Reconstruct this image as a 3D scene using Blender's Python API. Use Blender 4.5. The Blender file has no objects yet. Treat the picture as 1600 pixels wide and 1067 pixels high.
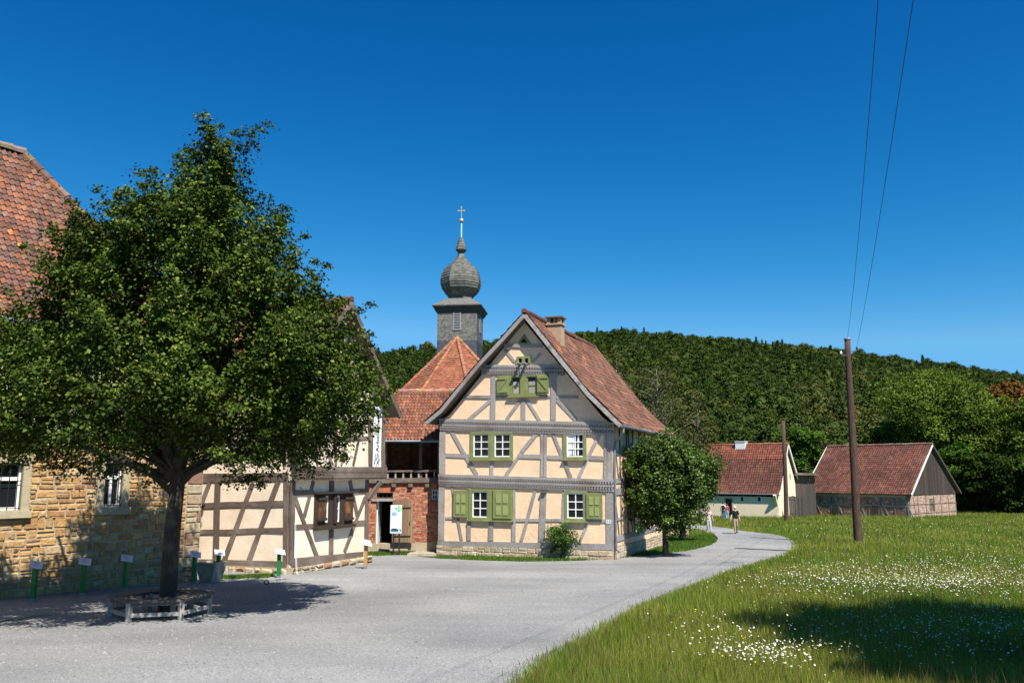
import bpy, math, random
import numpy as np
from mathutils import Vector, Matrix, noise as mnoise
from mathutils.geometry import tessellate_polygon

S = bpy.context.scene
COL = S.collection
R = math.radians
rnd = random.Random(7)

# ------------------------------------------------------------------ camera
CAMH, FPX, PITCH = 2.5, 1300.0, math.atan(205 / 1300.0)
cd = bpy.data.cameras.new('camera')
cd.sensor_width = 36.0
cd.lens = 36.0 * FPX / 1600.0
cd.clip_start = 0.1
cd.clip_end = 3000
cam = bpy.data.objects.new('camera', cd)
COL.objects.link(cam)
cam.location = (0, 0, CAMH)
cam.rotation_euler = (math.pi / 2 + PITCH, 0, 0)
S.camera = cam

# ------------------------------------------------------------------ light
SUN_AZ, SUN_EL = R(-61), R(55)          # azimuth measured from +X
SD = Vector((math.cos(SUN_AZ) * math.cos(SUN_EL), math.sin(SUN_AZ) * math.cos(SUN_EL), math.sin(SUN_EL)))
w = bpy.data.worlds.new('World')
S.world = w
w.use_nodes = True
nt = w.node_tree
nt.nodes.clear()
sky = nt.nodes.new('ShaderNodeTexSky')
sky.sky_type = 'NISHITA'
sky.sun_disc = False
sky.sun_elevation = SUN_EL
sky.sun_rotation = math.pi / 2 - SUN_AZ
sky.altitude = 300
sky.air_density = 1.0
sky.dust_density = 0.25
sky.ozone_density = 3.0
bg = nt.nodes.new('ShaderNodeBackground')
bg.inputs['Strength'].default_value = 0.085
wo = nt.nodes.new('ShaderNodeOutputWorld')
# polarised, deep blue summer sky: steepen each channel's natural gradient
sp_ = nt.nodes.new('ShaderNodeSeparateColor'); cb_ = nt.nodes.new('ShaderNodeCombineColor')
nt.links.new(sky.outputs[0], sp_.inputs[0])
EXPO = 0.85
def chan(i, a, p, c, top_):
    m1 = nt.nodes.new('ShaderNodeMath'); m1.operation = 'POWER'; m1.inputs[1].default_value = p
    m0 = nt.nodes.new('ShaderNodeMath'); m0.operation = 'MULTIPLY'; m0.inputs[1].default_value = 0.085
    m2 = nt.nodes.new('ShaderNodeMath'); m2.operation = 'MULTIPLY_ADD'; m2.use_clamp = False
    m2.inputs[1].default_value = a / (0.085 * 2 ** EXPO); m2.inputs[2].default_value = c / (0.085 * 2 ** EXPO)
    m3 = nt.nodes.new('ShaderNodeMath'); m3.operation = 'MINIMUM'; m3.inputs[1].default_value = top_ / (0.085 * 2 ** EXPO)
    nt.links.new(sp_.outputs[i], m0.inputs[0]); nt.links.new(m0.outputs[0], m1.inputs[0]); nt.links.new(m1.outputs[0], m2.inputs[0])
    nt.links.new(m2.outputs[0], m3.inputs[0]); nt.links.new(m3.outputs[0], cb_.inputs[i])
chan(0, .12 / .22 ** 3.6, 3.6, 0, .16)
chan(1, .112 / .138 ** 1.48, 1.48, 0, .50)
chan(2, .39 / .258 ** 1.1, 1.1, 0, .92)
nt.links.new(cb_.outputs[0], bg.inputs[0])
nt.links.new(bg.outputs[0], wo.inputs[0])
sl = bpy.data.lights.new('sun', 'SUN')
sl.energy = 5.0
sl.angle = R(0.5)
sl.color = (1.0, 0.95, 0.86)
so = bpy.data.objects.new('sun', sl)
COL.objects.link(so)
so.rotation_euler = SD.to_track_quat('Z', 'Y').to_euler()
so.location = (20, -20, 60)
S.view_settings.view_transform = 'Standard'
S.view_settings.look = 'None'
S.view_settings.gamma = 1
S.view_settings.exposure = EXPO
S.cycles.max_bounces = 5
S.cycles.diffuse_bounces = 2
S.cycles.glossy_bounces = 2
S.cycles.transmission_bounces = 3
S.cycles.transparent_max_bounces = 4

# ------------------------------------------------------------------ projection helpers
def ray(x, y):
    a = (x - 800.0) / FPX
    b = (533.5 - y) / FPX
    return Vector((a, math.cos(PITCH) - b * math.sin(PITCH), math.sin(PITCH) + b * math.cos(PITCH)))
_d = ray(800, 770)
SL = -_d.z / _d.y                        # the ground falls gently away from the camera
def gz(x, y):
    return -SL * y
def G(x, y):                             # photograph point on the ground -> world
    d = ray(x, y)
    t = -CAMH / (d.z + SL * d.y)
    return Vector((d.x * t, d.y * t, CAMH + d.z * t))
def at_depth(x, y, Y):
    d = ray(x, y)
    t = Y / d.y
    return Vector((d.x * t, Y, CAMH + d.z * t))
GN = Vector((0, SL, 1)).normalized()

class Plane:
    """vertical facade plane: P0, horizontal unit du, outward normal n"""
    def __init__(s, P0, du):
        s.P0 = Vector(P0)
        s.du = Vector((du[0], du[1], 0)).normalized()
        s.n = Vector((s.du.y, -s.du.x, 0))
        if s.n.dot(Vector((0, 0, 0)) - Vector((s.P0.x, s.P0.y, 0))) < 0:
            s.n = -s.n
    def P(s, u, z, o=0.0):
        p = s.P0 + s.du * u + s.n * o
        return Vector((p.x, p.y, z))
    def px(s, x, y, o=0.0):
        d = ray(x, y)
        q = s.P0 + s.n * o
        t = (q.x * s.n.x + q.y * s.n.y) / (d.x * s.n.x + d.y * s.n.y)
        p = Vector((d.x * t, d.y * t, CAMH + d.z * t))
        return ((p - q).x * s.du.x + (p - q).y * s.du.y, p.z)
    def rect(s, x0, y0, x1, y1, o=0.0):
        c = [s.px(a, b, o) for a, b in ((x0, y0), (x1, y0), (x0, y1), (x1, y1))]
        u0, u1 = (c[0][0] + c[2][0]) / 2, (c[1][0] + c[3][0]) / 2
        z1, z0 = (c[0][1] + c[1][1]) / 2, (c[2][1] + c[3][1]) / 2
        return (min(u0, u1), z0, max(u0, u1), z1)
    def ground(s, u):
        p = s.P0 + s.du * u
        return gz(p.x, p.y)

# ------------------------------------------------------------------ scene graph helpers
BASE = {}
def tag(o, label=None, cat=None, group=None, kind=None):
    if label: o['label'] = label
    if cat: o['category'] = cat
    if group: o['group'] = group
    if kind: o['kind'] = kind
    return o
def thing(name, loc, label, cat, group=None, rz=0):
    o = bpy.data.objects.new(name, None)
    o.empty_display_size = 0.3
    COL.objects.link(o)
    o.location = loc
    o.rotation_euler = (0, 0, rz)
    BASE[o.name] = Vector(loc)
    return tag(o, label, cat, group)
def copy_tree(o, parent=None):
    c = o.copy()
    COL.objects.link(c)
    if parent is not None: c.parent = parent
    for ch in list(o.children): copy_tree(ch, c)
    return c

def finish(me, name, mat, parent, base):
    o = bpy.data.objects.new(name, me)
    COL.objects.link(o)
    if mat is not None: me.materials.append(mat)
    if parent is not None:
        o.parent = parent
        BASE[o.name] = base
    else:
        o.location = base
        BASE[o.name] = base
    return o

class MB:
    def __init__(s):
        s.v, s.f, s.uv, s.c = [], [], [], []
    def poly(s, pts, uv=None, c=(1, 1, 1)):
        i = len(s.v)
        s.v.extend([tuple(p) for p in pts])
        s.f.append(tuple(range(i, i + len(pts))))
        if uv is None:
            a, b, d = Vector(pts[0]), Vector(pts[1]), Vector(pts[2])
            n = (b - a).cross(d - a)
            if n.length > 1e-12: n.normalize()
            if abs(n.z) < 0.8:
                t = Vector((-n.y, n.x, 0))
                if t.length < 1e-6: t = Vector((1, 0, 0))
                t.normalize()
                uv = [(Vector(p).dot(t), p[2]) for p in pts]
            else:
                uv = [(p[0], p[1]) for p in pts]
        s.uv.extend(uv)
        s.c.append(c)
    def box(s, c, X, Y, Z, col=(1, 1, 1)):
        """centre c, half-extent vectors X Y Z"""
        c, X, Y, Z = Vector(c), Vector(X), Vector(Y), Vector(Z)
        if X.cross(Y).dot(Z) < 0: X = -X
        p = {}
        for i in (-1, 1):
            for j in (-1, 1):
                for k in (-1, 1):
                    p[i, j, k] = c + X * i + Y * j + Z * k
        for q in (((1, -1, -1), (1, 1, -1), (1, 1, 1), (1, -1, 1)), ((-1, 1, -1), (-1, -1, -1), (-1, -1, 1), (-1, 1, 1)),
                  ((1, 1, -1), (-1, 1, -1), (-1, 1, 1), (1, 1, 1)), ((-1, -1, -1), (1, -1, -1), (1, -1, 1), (-1, -1, 1)),
                  ((-1, -1, 1), (1, -1, 1), (1, 1, 1), (-1, 1, 1)), ((-1, 1, -1), (1, 1, -1), (1, -1, -1), (-1, -1, -1))):
            s.poly([p[k] for k in q], None, col)
    def abox(s, x0, y0, z0, x1, y1, z1, col=(1, 1, 1)):
        s.box(((x0 + x1) / 2, (y0 + y1) / 2, (z0 + z1) / 2), ((x1 - x0) / 2, 0, 0), (0, (y1 - y0) / 2, 0), (0, 0, (z1 - z0) / 2), col)
    def beam(s, A, B, wd, n, t0, t1, jit=0.012, col=(1, 1, 1), seg=None, w2=None):
        """hand-hewn timber from A to B, width wd in the plane with normal n, from depth t0 to t1"""
        A, B, n = Vector(A), Vector(B), Vector(n)
        L = (B - A).length
        if L < 1e-4: return
        a = (B - A) / L
        sd = n.cross(a).normalized()
        k = seg or max(1, int(L / 0.7))
        ring = []
        vo = rnd.random() * 9
        for i in range(k + 1):
            t = i / k
            ww = (wd * (1 - t) + (w2 or wd) * t) * 0.5
            e = 0 if i in (0, k) else 1
            j1, j2, j3 = [rnd.uniform(-jit, jit) for _ in range(3)]
            p = A + a * (L * t) + sd * j1 * e
            ring.append([p + sd * (ww + j2) + n * t0, p + sd * (ww + j2) + n * (t1 + j3 * .4), p - sd * (ww + j3) + n * (t1 + j3 * .4), p - sd * (ww + j3) + n * t0])
        for i in range(k):
            for q in range(4):
                r0, r1 = ring[i], ring[i + 1]
                pts = [r0[q], r0[(q + 1) % 4], r1[(q + 1) % 4], r1[q]]
                u0, u1 = L * i / k + vo, L * (i + 1) / k + vo
                s.poly(pts, [(u0, q * .31 + vo), (u0, q * .31 + wd + vo), (u1, q * .31 + wd + vo), (u1, q * .31 + vo)], col)
        s.poly(list(reversed(ring[0])), None, col)
        s.poly(ring[-1], None, col)
    def tube(s, pts, rad, n=8, col=(1, 1, 1), cap=True):
        pts = [Vector(p) for p in pts]
        m = len(pts)
        if not hasattr(rad, '__len__'): rad = [rad] * m
        rings = []
        prev = None
        for i, p in enumerate(pts):
            t = (pts[min(i + 1, m - 1)] - pts[max(i - 1, 0)])
            t = t.normalized() if t.length > 0 else Vector((0, 0, 1))
            if prev is None:
                ref = Vector((1, 0, 0)) if abs(t.x) < 0.9 else Vector((0, 1, 0))
            else: ref = prev
            a = (ref - t * ref.dot(t)).normalized()
            prev = a
            b = t.cross(a)
            rings.append([p + (a * math.cos(2 * math.pi * k / n) + b * math.sin(2 * math.pi * k / n)) * rad[i] for k in range(n)])
        L = 0
        for i in range(m - 1):
            dl = (pts[i + 1] - pts[i]).length
            for k in range(n):
                k2 = (k + 1) % n
                s.poly([rings[i][k], rings[i][k2], rings[i + 1][k2], rings[i + 1][k]],
                       [(L, k / n), (L, (k + 1) / n), (L + dl, (k + 1) / n), (L + dl, k / n)], col)
            L += dl
        if cap:
            s.poly(list(reversed(rings[0])), None, col)
            s.poly(rings[-1], None, col)
    def lathe(s, c, prof, n=12, rot=0.0, col=(1, 1, 1), sx=1, sy=1):
        c = Vector(c)
        for i in range(len(prof) - 1):
            (r0, z0), (r1, z1) = prof[i], prof[i + 1]
            for k in range(n):
                a0, a1 = rot + 2 * math.pi * k / n, rot + 2 * math.pi * (k + 1) / n
                P = lambda r, z, a: c + Vector((r * math.cos(a) * sx, r * math.sin(a) * sy, z))
                pts = [P(r0, z0, a0), P(r0, z0, a1), P(r1, z1, a1), P(r1, z1, a0)]
                w0 = 2 * math.pi * max(r0, r1) / n
                sl_ = math.hypot(r1 - r0, z1 - z0) * (1 if z1 >= z0 else -1)
                uv = [(k * w0, z0), (k * w0 + w0, z0), (k * w0 + w0, z1), (k * w0, z1)]
                if r0 < 1e-5: pts, uv = pts[1:], uv[1:]
                elif r1 < 1e-5: pts, uv = pts[:3], uv[:3]
                s.poly(pts, uv, col)
    def plate(s, pl, outer, holes=(), f=0.05, b=0.0, col=(1, 1, 1), back=False):
        """flat plate on a facade plane with real holes; outer/holes are (u,z) loops"""
        loops = [[Vector((u, z, 0)) for u, z in outer]] + [[Vector((u, z, 0)) for u, z in h] for h in holes]
        flat = [p for l in loops for p in l]
        for t in tessellate_polygon(loops):
            q = [flat[i] for i in t]
            P3 = [pl.P(p.x, p.y, f) for p in q]
            if (P3[1] - P3[0]).cross(P3[2] - P3[0]).dot(pl.n) < 0:
                q.reverse(); P3.reverse()
            s.poly(P3, [(p.x, p.y) for p in q], col)
            if back:
                P4 = [pl.P(p.x, p.y, b) for p in reversed(q)]
                s.poly(P4, [(p.x, p.y) for p in reversed(q)], col)
        for l in loops:
            m = len(l)
            for i in range(m):
                p, q = l[i], l[(i + 1) % m]
                s.poly([pl.P(p.x, p.y, f), pl.P(p.x, p.y, b), pl.P(q.x, q.y, b), pl.P(q.x, q.y, f)],
                       [(0, p.y), (f - b, p.y), (f - b, q.y + abs(p.x - q.x)), (0, q.y + abs(p.x - q.x))], col)
    def build(s, name, mat, parent=None, base=None, smooth=False):
        if base is None:
            base = BASE[parent.name] if parent is not None else Vector((0, 0, 0))
        n = len(s.f)
        me = bpy.data.meshes.new(name)
        v = np.array(s.v, dtype=np.float32).reshape(-1, 3) - np.array(base, dtype=np.float32)
        tot = np.array([len(f) for f in s.f], dtype=np.int32)
        st = np.concatenate(([0], np.cumsum(tot)[:-1])).astype(np.int32)
        idx = np.concatenate([np.array(f, dtype=np.int32) for f in s.f])
        me.vertices.add(len(v)); me.vertices.foreach_set('co', v.ravel())
        me.loops.add(len(idx)); me.loops.foreach_set('vertex_index', idx)
        me.polygons.add(n); me.polygons.foreach_set('loop_start', st); me.polygons.foreach_set('loop_total', tot)
        uvl = me.uv_layers.new(name='UVMap')
        uvl.data.foreach_set('uv', np.array(s.uv, dtype=np.float32).ravel())
        at = me.attributes.new('col', 'FLOAT_VECTOR', 'FACE')
        at.data.foreach_set('vector', np.array(s.c, dtype=np.float32).ravel())
        me.update(calc_edges=True)
        if smooth:
            import bmesh
            bm = bmesh.new(); bm.from_mesh(me)
            bmesh.ops.remove_doubles(bm, verts=bm.verts, dist=1e-4)
            bm.to_mesh(me); bm.free()
            me.polygons.foreach_set('use_smooth', np.ones(len(me.polygons), dtype=bool))
        return finish(me, name, mat, parent, Vector(base))

def np_mesh(name, verts, k, cols, mat, parent=None, base=(0, 0, 0)):
    """verts (N*k,3): N separate faces of k vertices"""
    n = len(verts) // k
    me = bpy.data.meshes.new(name)
    v = (verts - np.array(base)[None, :]).astype(np.float32)
    me.vertices.add(len(v)); me.vertices.foreach_set('co', v.ravel())
    me.loops.add(n * k); me.loops.foreach_set('vertex_index', np.arange(n * k, dtype=np.int32))
    me.polygons.add(n)
    me.polygons.foreach_set('loop_start', np.arange(0, n * k, k, dtype=np.int32))
    me.polygons.foreach_set('loop_total', np.full(n, k, dtype=np.int32))
    at = me.attributes.new('col', 'FLOAT_VECTOR', 'FACE')
    at.data.foreach_set('vector', cols.astype(np.float32).ravel())
    me.update(calc_edges=True)
    return finish(me, name, mat, parent, Vector(base))

# ------------------------------------------------------------------ materials
def srgb(r, g, b):
    f = lambda c: (c / 255 / 12.92) if c / 255 <= 0.04045 else ((c / 255 + 0.055) / 1.055) ** 2.4
    return (f(r), f(g), f(b), 1)
def mat(name, c1, c2=None, sc=3.0, rough=0.85, bump=0.0, bsc=20.0, coord='Object', stretch=(1, 1, 1), attr=True,
        detail=6, spec=0.3, lo=0.35, hi=0.65, c3=None, sc3=0.5, metal=0.0, trans=0.0, dist=0.0, bdist=0.02):
    m = bpy.data.materials.new(name)
    m.use_nodes = True
    nt = m.node_tree
    N, L = nt.nodes, nt.links
    b = N['Principled BSDF']
    b.inputs['Roughness'].default_value = rough
    b.inputs['Specular IOR Level'].default_value = spec
    b.inputs['Metallic'].default_value = metal
    tc = N.new('ShaderNodeTexCoord')
    mp = N.new('ShaderNodeMapping')
    mp.inputs['Scale'].default_value = stretch
    L.new(tc.outputs[coord], mp.inputs[0])
    out = None
    if c2 is not None:
        nz = N.new('ShaderNodeTexNoise')
        nz.inputs['Scale'].default_value = sc
        nz.inputs['Detail'].default_value = detail
        nz.inputs['Distortion'].default_value = dist
        L.new(mp.outputs[0], nz.inputs['Vector'])
        mr = N.new('ShaderNodeMapRange')
        mr.inputs[1].default_value = lo; mr.inputs[2].default_value = hi
        L.new(nz.outputs['Fac'], mr.inputs[0])
        mx = N.new('ShaderNodeMix'); mx.data_type = 'RGBA'
        mx.inputs[6].default_value = c1; mx.inputs[7].default_value = c2
        L.new(mr.outputs[0], mx.inputs[0])
        out = mx.outputs[2]
        if c3 is not None:
            nz3 = N.new('ShaderNodeTexNoise'); nz3.inputs['Scale'].default_value = sc3; nz3.inputs['Detail'].default_value = 4
            L.new(tc.outputs['Object'], nz3.inputs['Vector'])
            mr3 = N.new('ShaderNodeMapRange'); mr3.inputs[1].default_value = .5; mr3.inputs[2].default_value = .72
            L.new(nz3.outputs['Fac'], mr3.inputs[0])
            mx3 = N.new('ShaderNodeMix'); mx3.data_type = 'RGBA'
            L.new(mr3.outputs[0], mx3.inputs[0]); L.new(out, mx3.inputs[6]); mx3.inputs[7].default_value = c3
            out = mx3.outputs[2]
    if attr:
        a = N.new('ShaderNodeAttribute'); a.attribute_name = 'col'
        mm = N.new('ShaderNodeMix'); mm.data_type = 'RGBA'; mm.blend_type = 'MULTIPLY'
        mm.inputs[0].default_value = 1
        L.new(a.outputs['Vector'], mm.inputs[7])
        if out is None: mm.inputs[6].default_value = c1
        else: L.new(out, mm.inputs[6])
        out = mm.outputs[2]
    if out is None: b.inputs['Base Color'].default_value = c1
    else: L.new(out, b.inputs['Base Color'])
    if bump > 0:
        nb = N.new('ShaderNodeTexNoise'); nb.inputs['Scale'].default_value = bsc; nb.inputs['Detail'].default_value = 5
        L.new(mp.outputs[0], nb.inputs['Vector'])
        bp = N.new('ShaderNodeBump'); bp.inputs['Strength'].default_value = bump; bp.inputs['Distance'].default_value = bdist
        L.new(nb.outputs['Fac'], bp.inputs['Height'])
        L.new(bp.outputs[0], b.inputs['Normal'])
    if trans > 0:
        tr = N.new('ShaderNodeBsdfTranslucent')
        if out is not None:
            br = N.new('ShaderNodeMix'); br.data_type = 'RGBA'; br.blend_type = 'MULTIPLY'; br.inputs[0].default_value = 1
            L.new(out, br.inputs[6]); br.inputs[7].default_value = (1.3, 1.5, 0.5, 1)
            L.new(br.outputs[2], tr.inputs[0])
        ms = N.new('ShaderNodeMixShader'); ms.inputs[0].default_value = trans
        L.new(b.outputs[0], ms.inputs[1]); L.new(tr.outputs[0], ms.inputs[2])
        L.new(ms.outputs[0], N['Material Output'].inputs[0])
    m.cycles.displacement_method = 'BUMP' if hasattr(m, 'cycles') else 'BUMP'
    return m

W1 = (1, 1, 1, 1)
MT = {}
MT['plaster'] = mat('ochre lime plaster', (.77, .53, .34, 1), (.84, .61, .41, 1), 6, .95, .7, 16, c3=(.64, .49, .33, 1), sc3=.8, dist=.4)
MT['plaster2'] = mat('pale pink plaster', (.78, .64, .49, 1), (.84, .71, .56, 1), 4, .95, .4, 14, c3=(.70, .57, .43, 1), sc3=.9, dist=.4)
MT['cream'] = mat('cream plaster', (.72, .60, .42, 1), (.78, .66, .48, 1), 2, .95, .2, 8)
MT['white'] = mat('white plaster', (.72, .72, .70, 1), (.78, .78, .76, 1), 3, .9, .2, 10)
MT['oak'] = mat('weathered grey oak', (.46, .43, .41, 1), (.20, .185, .175, 1), 9, .9, .8, 14, 'UV', (1.2, 9, 1), c3=(.24, .20, .17, 1), sc3=1.3, detail=9)
MT['oakdark'] = mat('dark brown oak', (.19, .145, .115, 1), (.085, .062, .048, 1), 7, .85, .8, 14, 'UV', (.6, 8, 1), c3=(.24, .20, .17, 1), sc3=1.1, detail=9)
MT['black'] = mat('tarred boards', (.035, .026, .024, 1), (.07, .052, .046, 1), 6, .9, .6, 12, 'UV', (6, .8, 1))
MT['stone'] = mat('sandstone', W1, (.72, .70, .68, 1), 7, .92, 1.0, 16, c3=(.88, .86, .8, 1), sc3=2.0, bdist=.03)
MT['mortar'] = mat('lime mortar', (.42, .34, .235, 1), (.33, .265, .185, 1), 9, .95, .6, 30)
MT['surround'] = mat('dressed stone', (.42, .36, .24, 1), (.36, .30, .20, 1), 4, .9, .4, 25)
MT['brick'] = mat('red brick', W1, (.72, .7, .7, 1), 9, .9, .8, 40)
MT['tile'] = mat('clay roof tile', W1, (.62, .60, .60, 1), 5, .88, .7, 22, c3=(.62, .60, .55, 1), sc3=.9, detail=8)
MT['slate'] = mat('grey slate', (.17, .165, .155, 1), (.10, .10, .098, 1), 5, .6, .5, 9)
MT['green'] = mat('olive green paint', (.21, .235, .085, 1), (.165, .185, .065, 1), 6, .7, .4, 18, 'UV', (1, 6, 1), c3=(.25, .28, .12, 1), sc3=3)
MT['green2'] = mat('light green paint', (.29, .33, .13, 1), (.25, .29, .11, 1), 6, .7, .3, 18)
MT['whitepaint'] = mat('white paint', (.80, .80, .78, 1), None, rough=.5)
MT['glass'] = mat('dark glass', (.012, .014, .016, 1), None, rough=.08, spec=.22, attr=False)
MT['dark'] = mat('dark interior', (.012, .011, .010, 1), None, rough=1, attr=False)
MT['zinc'] = mat('zinc', (.23, .26, .29, 1), (.17, .19, .21, 1), 4, .5, metal=.3)
MT['iron'] = mat('black iron', (.02, .02, .02, 1), None, rough=.5)
MT['copper'] = mat('green copper', (.30, .55, .50, 1), None, rough=.6)
MT['gold'] = mat('gilded metal', (.75, .58, .30, 1), None, rough=.35, metal=.6)
MT['bark'] = mat('dark bark', (.075, .062, .048, 1), (.03, .025, .02, 1), 9, .95, 1.0, 14, 'UV', (.7, 8, 1), c3=(.13, .12, .09, 1), sc3=2.5, bdist=.04)
MT['barkpale'] = mat('pale bark', (.30, .27, .22, 1), (.18, .16, .13, 1), 6, .95, .5, 14)
MT['polewood'] = mat('old pole wood', (.11, .062, .043, 1), (.035, .024, .02, 1), 5, .9, .8, 14, 'UV', (.35, 9, 1), detail=9, lo=.42, hi=.6)
MT['leaf'] = mat('linden leaf', W1, (.75, .8, .7, 1), .9, .6, spec=.12, trans=.10)
MT['leafdull'] = mat('bush leaf', W1, (.75, .8, .7, 1), .5, .75, spec=.08, trans=.2)
MT['leafgloss'] = mat('glossy leaf', W1, (.75, .8, .7, 1), .9, .5, spec=.2, trans=.10)
MT['grass'] = mat('meadow blades', W1, (.8, .8, .7, 1), .35, .6, spec=.25, trans=.3)
MT['petal'] = mat('daisy', W1, None, rough=.7, trans=.1)
MT['benchwood'] = mat('silvered bench wood', (.40, .37, .33, 1), (.25, .23, .21, 1), 8, .85, .6, 12, 'UV', (1, 9, 1))
MT['displaygreen'] = mat('green powder coat', (.012, .17, .04, 1), None, rough=.45)
MT['lectpanel'] = mat('grey white panel', (.55, .56, .57, 1), None, rough=.35)
MT['scorched'] = mat('scorched dark oak', (.055, .036, .027, 1), (.03, .02, .016, 1), 7, .8, .6, 14, 'UV', (.6, 8, 1))
MT['panel'] = mat('white panel', (.78, .78, .78, 1), None, rough=.3)
MT['boardwood'] = mat('light board wood', (.28, .18, .11, 1), (.18, .12, .08, 1), 7, .8, .4, 12, 'UV', (8, 1, 1))
MT['concrete'] = mat('worn concrete', (.42, .37, .29, 1), (.27, .235, .18, 1), 6, .9, .6, 20)
MT['flat'] = mat('coloured surface', W1, None, rough=.7)
MT['cloth'] = mat('cloth', W1, (.85, .85, .85, 1), 12, .9)
MT['skin'] = mat('skin', (.55, .33, .24, 1), None, rough=.55, attr=False)

# ------------------------------------------------------------------ generators
def stones(mb, pl, u0, u1, zb, zt, holes=(), h=(.14, .27), wd=(.2, .55), d=(.012, .035), pal=None, gap=.012, off=0.0, seed=1, cham=.018, jit=.008, clipf=None):
    """coursed masonry: every stone its own slightly proud, chamfered block"""
    rg = random.Random(seed)
    br = sorted({zb, zt} | {z for hh in holes for z in (hh[1], hh[3]) if zb < z < zt})
    rows = []
    for a, b in zip(br[:-1], br[1:]):
        z = a
        while z < b - 1e-4:
            hh = rg.uniform(*h)
            if b - z - hh < h[0] * .7: hh = b - z
            rows.append((z, min(b, z + hh))); z += hh
    for k, (z0, z1) in enumerate(rows):
        free = [(u0, u1)]
        for hh in holes:
            if hh[1] < z1 - 1e-3 and hh[3] > z0 + 1e-3:
                nf = []
                for a, b in free:
                    if hh[2] <= a or hh[0] >= b: nf.append((a, b))
                    else:
                        if hh[0] > a: nf.append((a, hh[0]))
                        if hh[2] < b: nf.append((hh[2], b))
                free = nf
        for a, b in free:
            u = a - (rg.uniform(0, wd[0]) if a == u0 and len(free) == 1 else 0)
            while u < b - .02:
                ww = rg.uniform(*wd)
                if b - u - ww < wd[0] * .6: ww = b - u
                a0, a1 = max(a, u), min(b, u + ww)
                u += ww
                if a1 - a0 < .04: continue
                if clipf and not clipf((a0 + a1) / 2, (z0 + z1) / 2): continue
                parts = [(z0, z1)]
                if z1 - z0 > .19 and rg.random() < .22: 
                    zm = z0 + (z1 - z0) * rg.uniform(.4, .6); parts = [(z0, zm), (zm, z1)]
                for (p0, p1) in parts:
                    c = rg.choice(pal); f = rg.uniform(.86, 1.12); c = tuple(x * f for x in c)
                    dd = rg.uniform(*d) + off
                    j = lambda: rg.uniform(-jit, jit)
                    g = gap * .5
                    o = [(a0 + g + j(), p0 + g + j()), (a1 - g + j(), p0 + g + j()), (a1 - g + j(), p1 - g + j()), (a0 + g + j(), p1 - g + j())]
                    cu, cz = (a0 + a1) / 2, (p0 + p1) / 2
                    i_ = []
                    for (x, y) in o:
                        sx = cham if x < cu else -cham; sy = cham if y < cz else -cham
                        i_.append((x + sx + j() * .6, y + sy + j() * .6))
                    P = [pl.P(x, y, dd + rg.uniform(-.006, .006)) for x, y in i_]
                    Q = [pl.P(x, y, off - .01) for x, y in o]
                    flip = (P[1] - P[0]).cross(P[2] - P[0]).dot(pl.n) < 0
                    def add(pts, uv):
                        if flip: pts = pts[::-1]; uv = uv[::-1]
                        mb.poly(pts, uv, c)
                    add(P, i_)
                    for q in range(4):
                        r = (q + 1) % 4
                        add([Q[q], Q[r], P[r], P[q]], [o[q], o[r], i_[r], i_[q]])

def tiles(mb, Sf, U, V, tw=.21, th=.30, inside=None, pal=None, seed=1, odd=None, patch=.8, hump=.035, lipd=.035, nprof=4, sagn=0.0):
    """clay pantiles on the surface Sf(u,v); v runs up the slope"""
    rg = random.Random(seed)
    nu, nv = max(1, int(round(U / tw))), max(1, int(round(V / th)))
    tw, th = U / nu, V / nv
    prof = [math.sin(2 * math.pi * (k / nprof) + .6) * hump + hump for k in range(nprof + 1)]
    for j in range(nv):
        for i in range(nu):
            uc, vc = (i + .5) * tw, (j + .5) * th
            if inside and not inside(uc, vc): continue
            P0 = Sf(uc, vc)
            e = .05
            Tu, Tv = (Sf(uc + e, vc) - Sf(uc - e, vc)), (Sf(uc, vc + e) - Sf(uc, vc - e))
            N = Tu.cross(Tv).normalized()
            if N.z < 0: N = -N
            pn = mnoise.noise(Vector((P0.x * patch, P0.y * patch, P0.z * patch + seed)))
            pn2 = mnoise.noise(Vector((P0.x * 2.3, P0.y * 2.3, P0.z * 2.3 + seed * 2)))
            c = Vector(rg.choice(pal))
            c = c * (1 + .30 * pn + .22 * pn2) * rg.uniform(.78, 1.2)
            if odd and rg.random() < .012: c = Vector(odd)
            c = tuple(c)
            ov = th * .22
            jl = rg.uniform(-.012, .014); ju = rg.uniform(-.006, .006); jt = rg.uniform(-.008, .008)
            lo, hi = [], []
            for k in range(nprof + 1):
                x = i * tw + tw * k / nprof
                a = Sf(x, j * th - ov + jl); b = Sf(x, (j + 1) * th)
                kk = (k / nprof - .5) * 2
                lo.append(a + N * (prof[k] + lipd + jt * kk) + Tu.normalized() * ju)
                hi.append(b + N * (prof[k] + .004 + jt * kk) + Tu.normalized() * ju)
            test = (lo[1] - lo[0]).cross(hi[0] - lo[0]).dot(N) > 0
            for k in range(nprof):
                q = [lo[k], lo[k + 1], hi[k + 1], hi[k]]
                l2 = [lo[k] - N * (lipd * .9), lo[k + 1] - N * (lipd * .9), lo[k + 1], lo[k]]
                if not test: q.reverse(); l2.reverse()
                mb.poly(q, None, c); mb.poly(l2, None, c)

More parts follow.
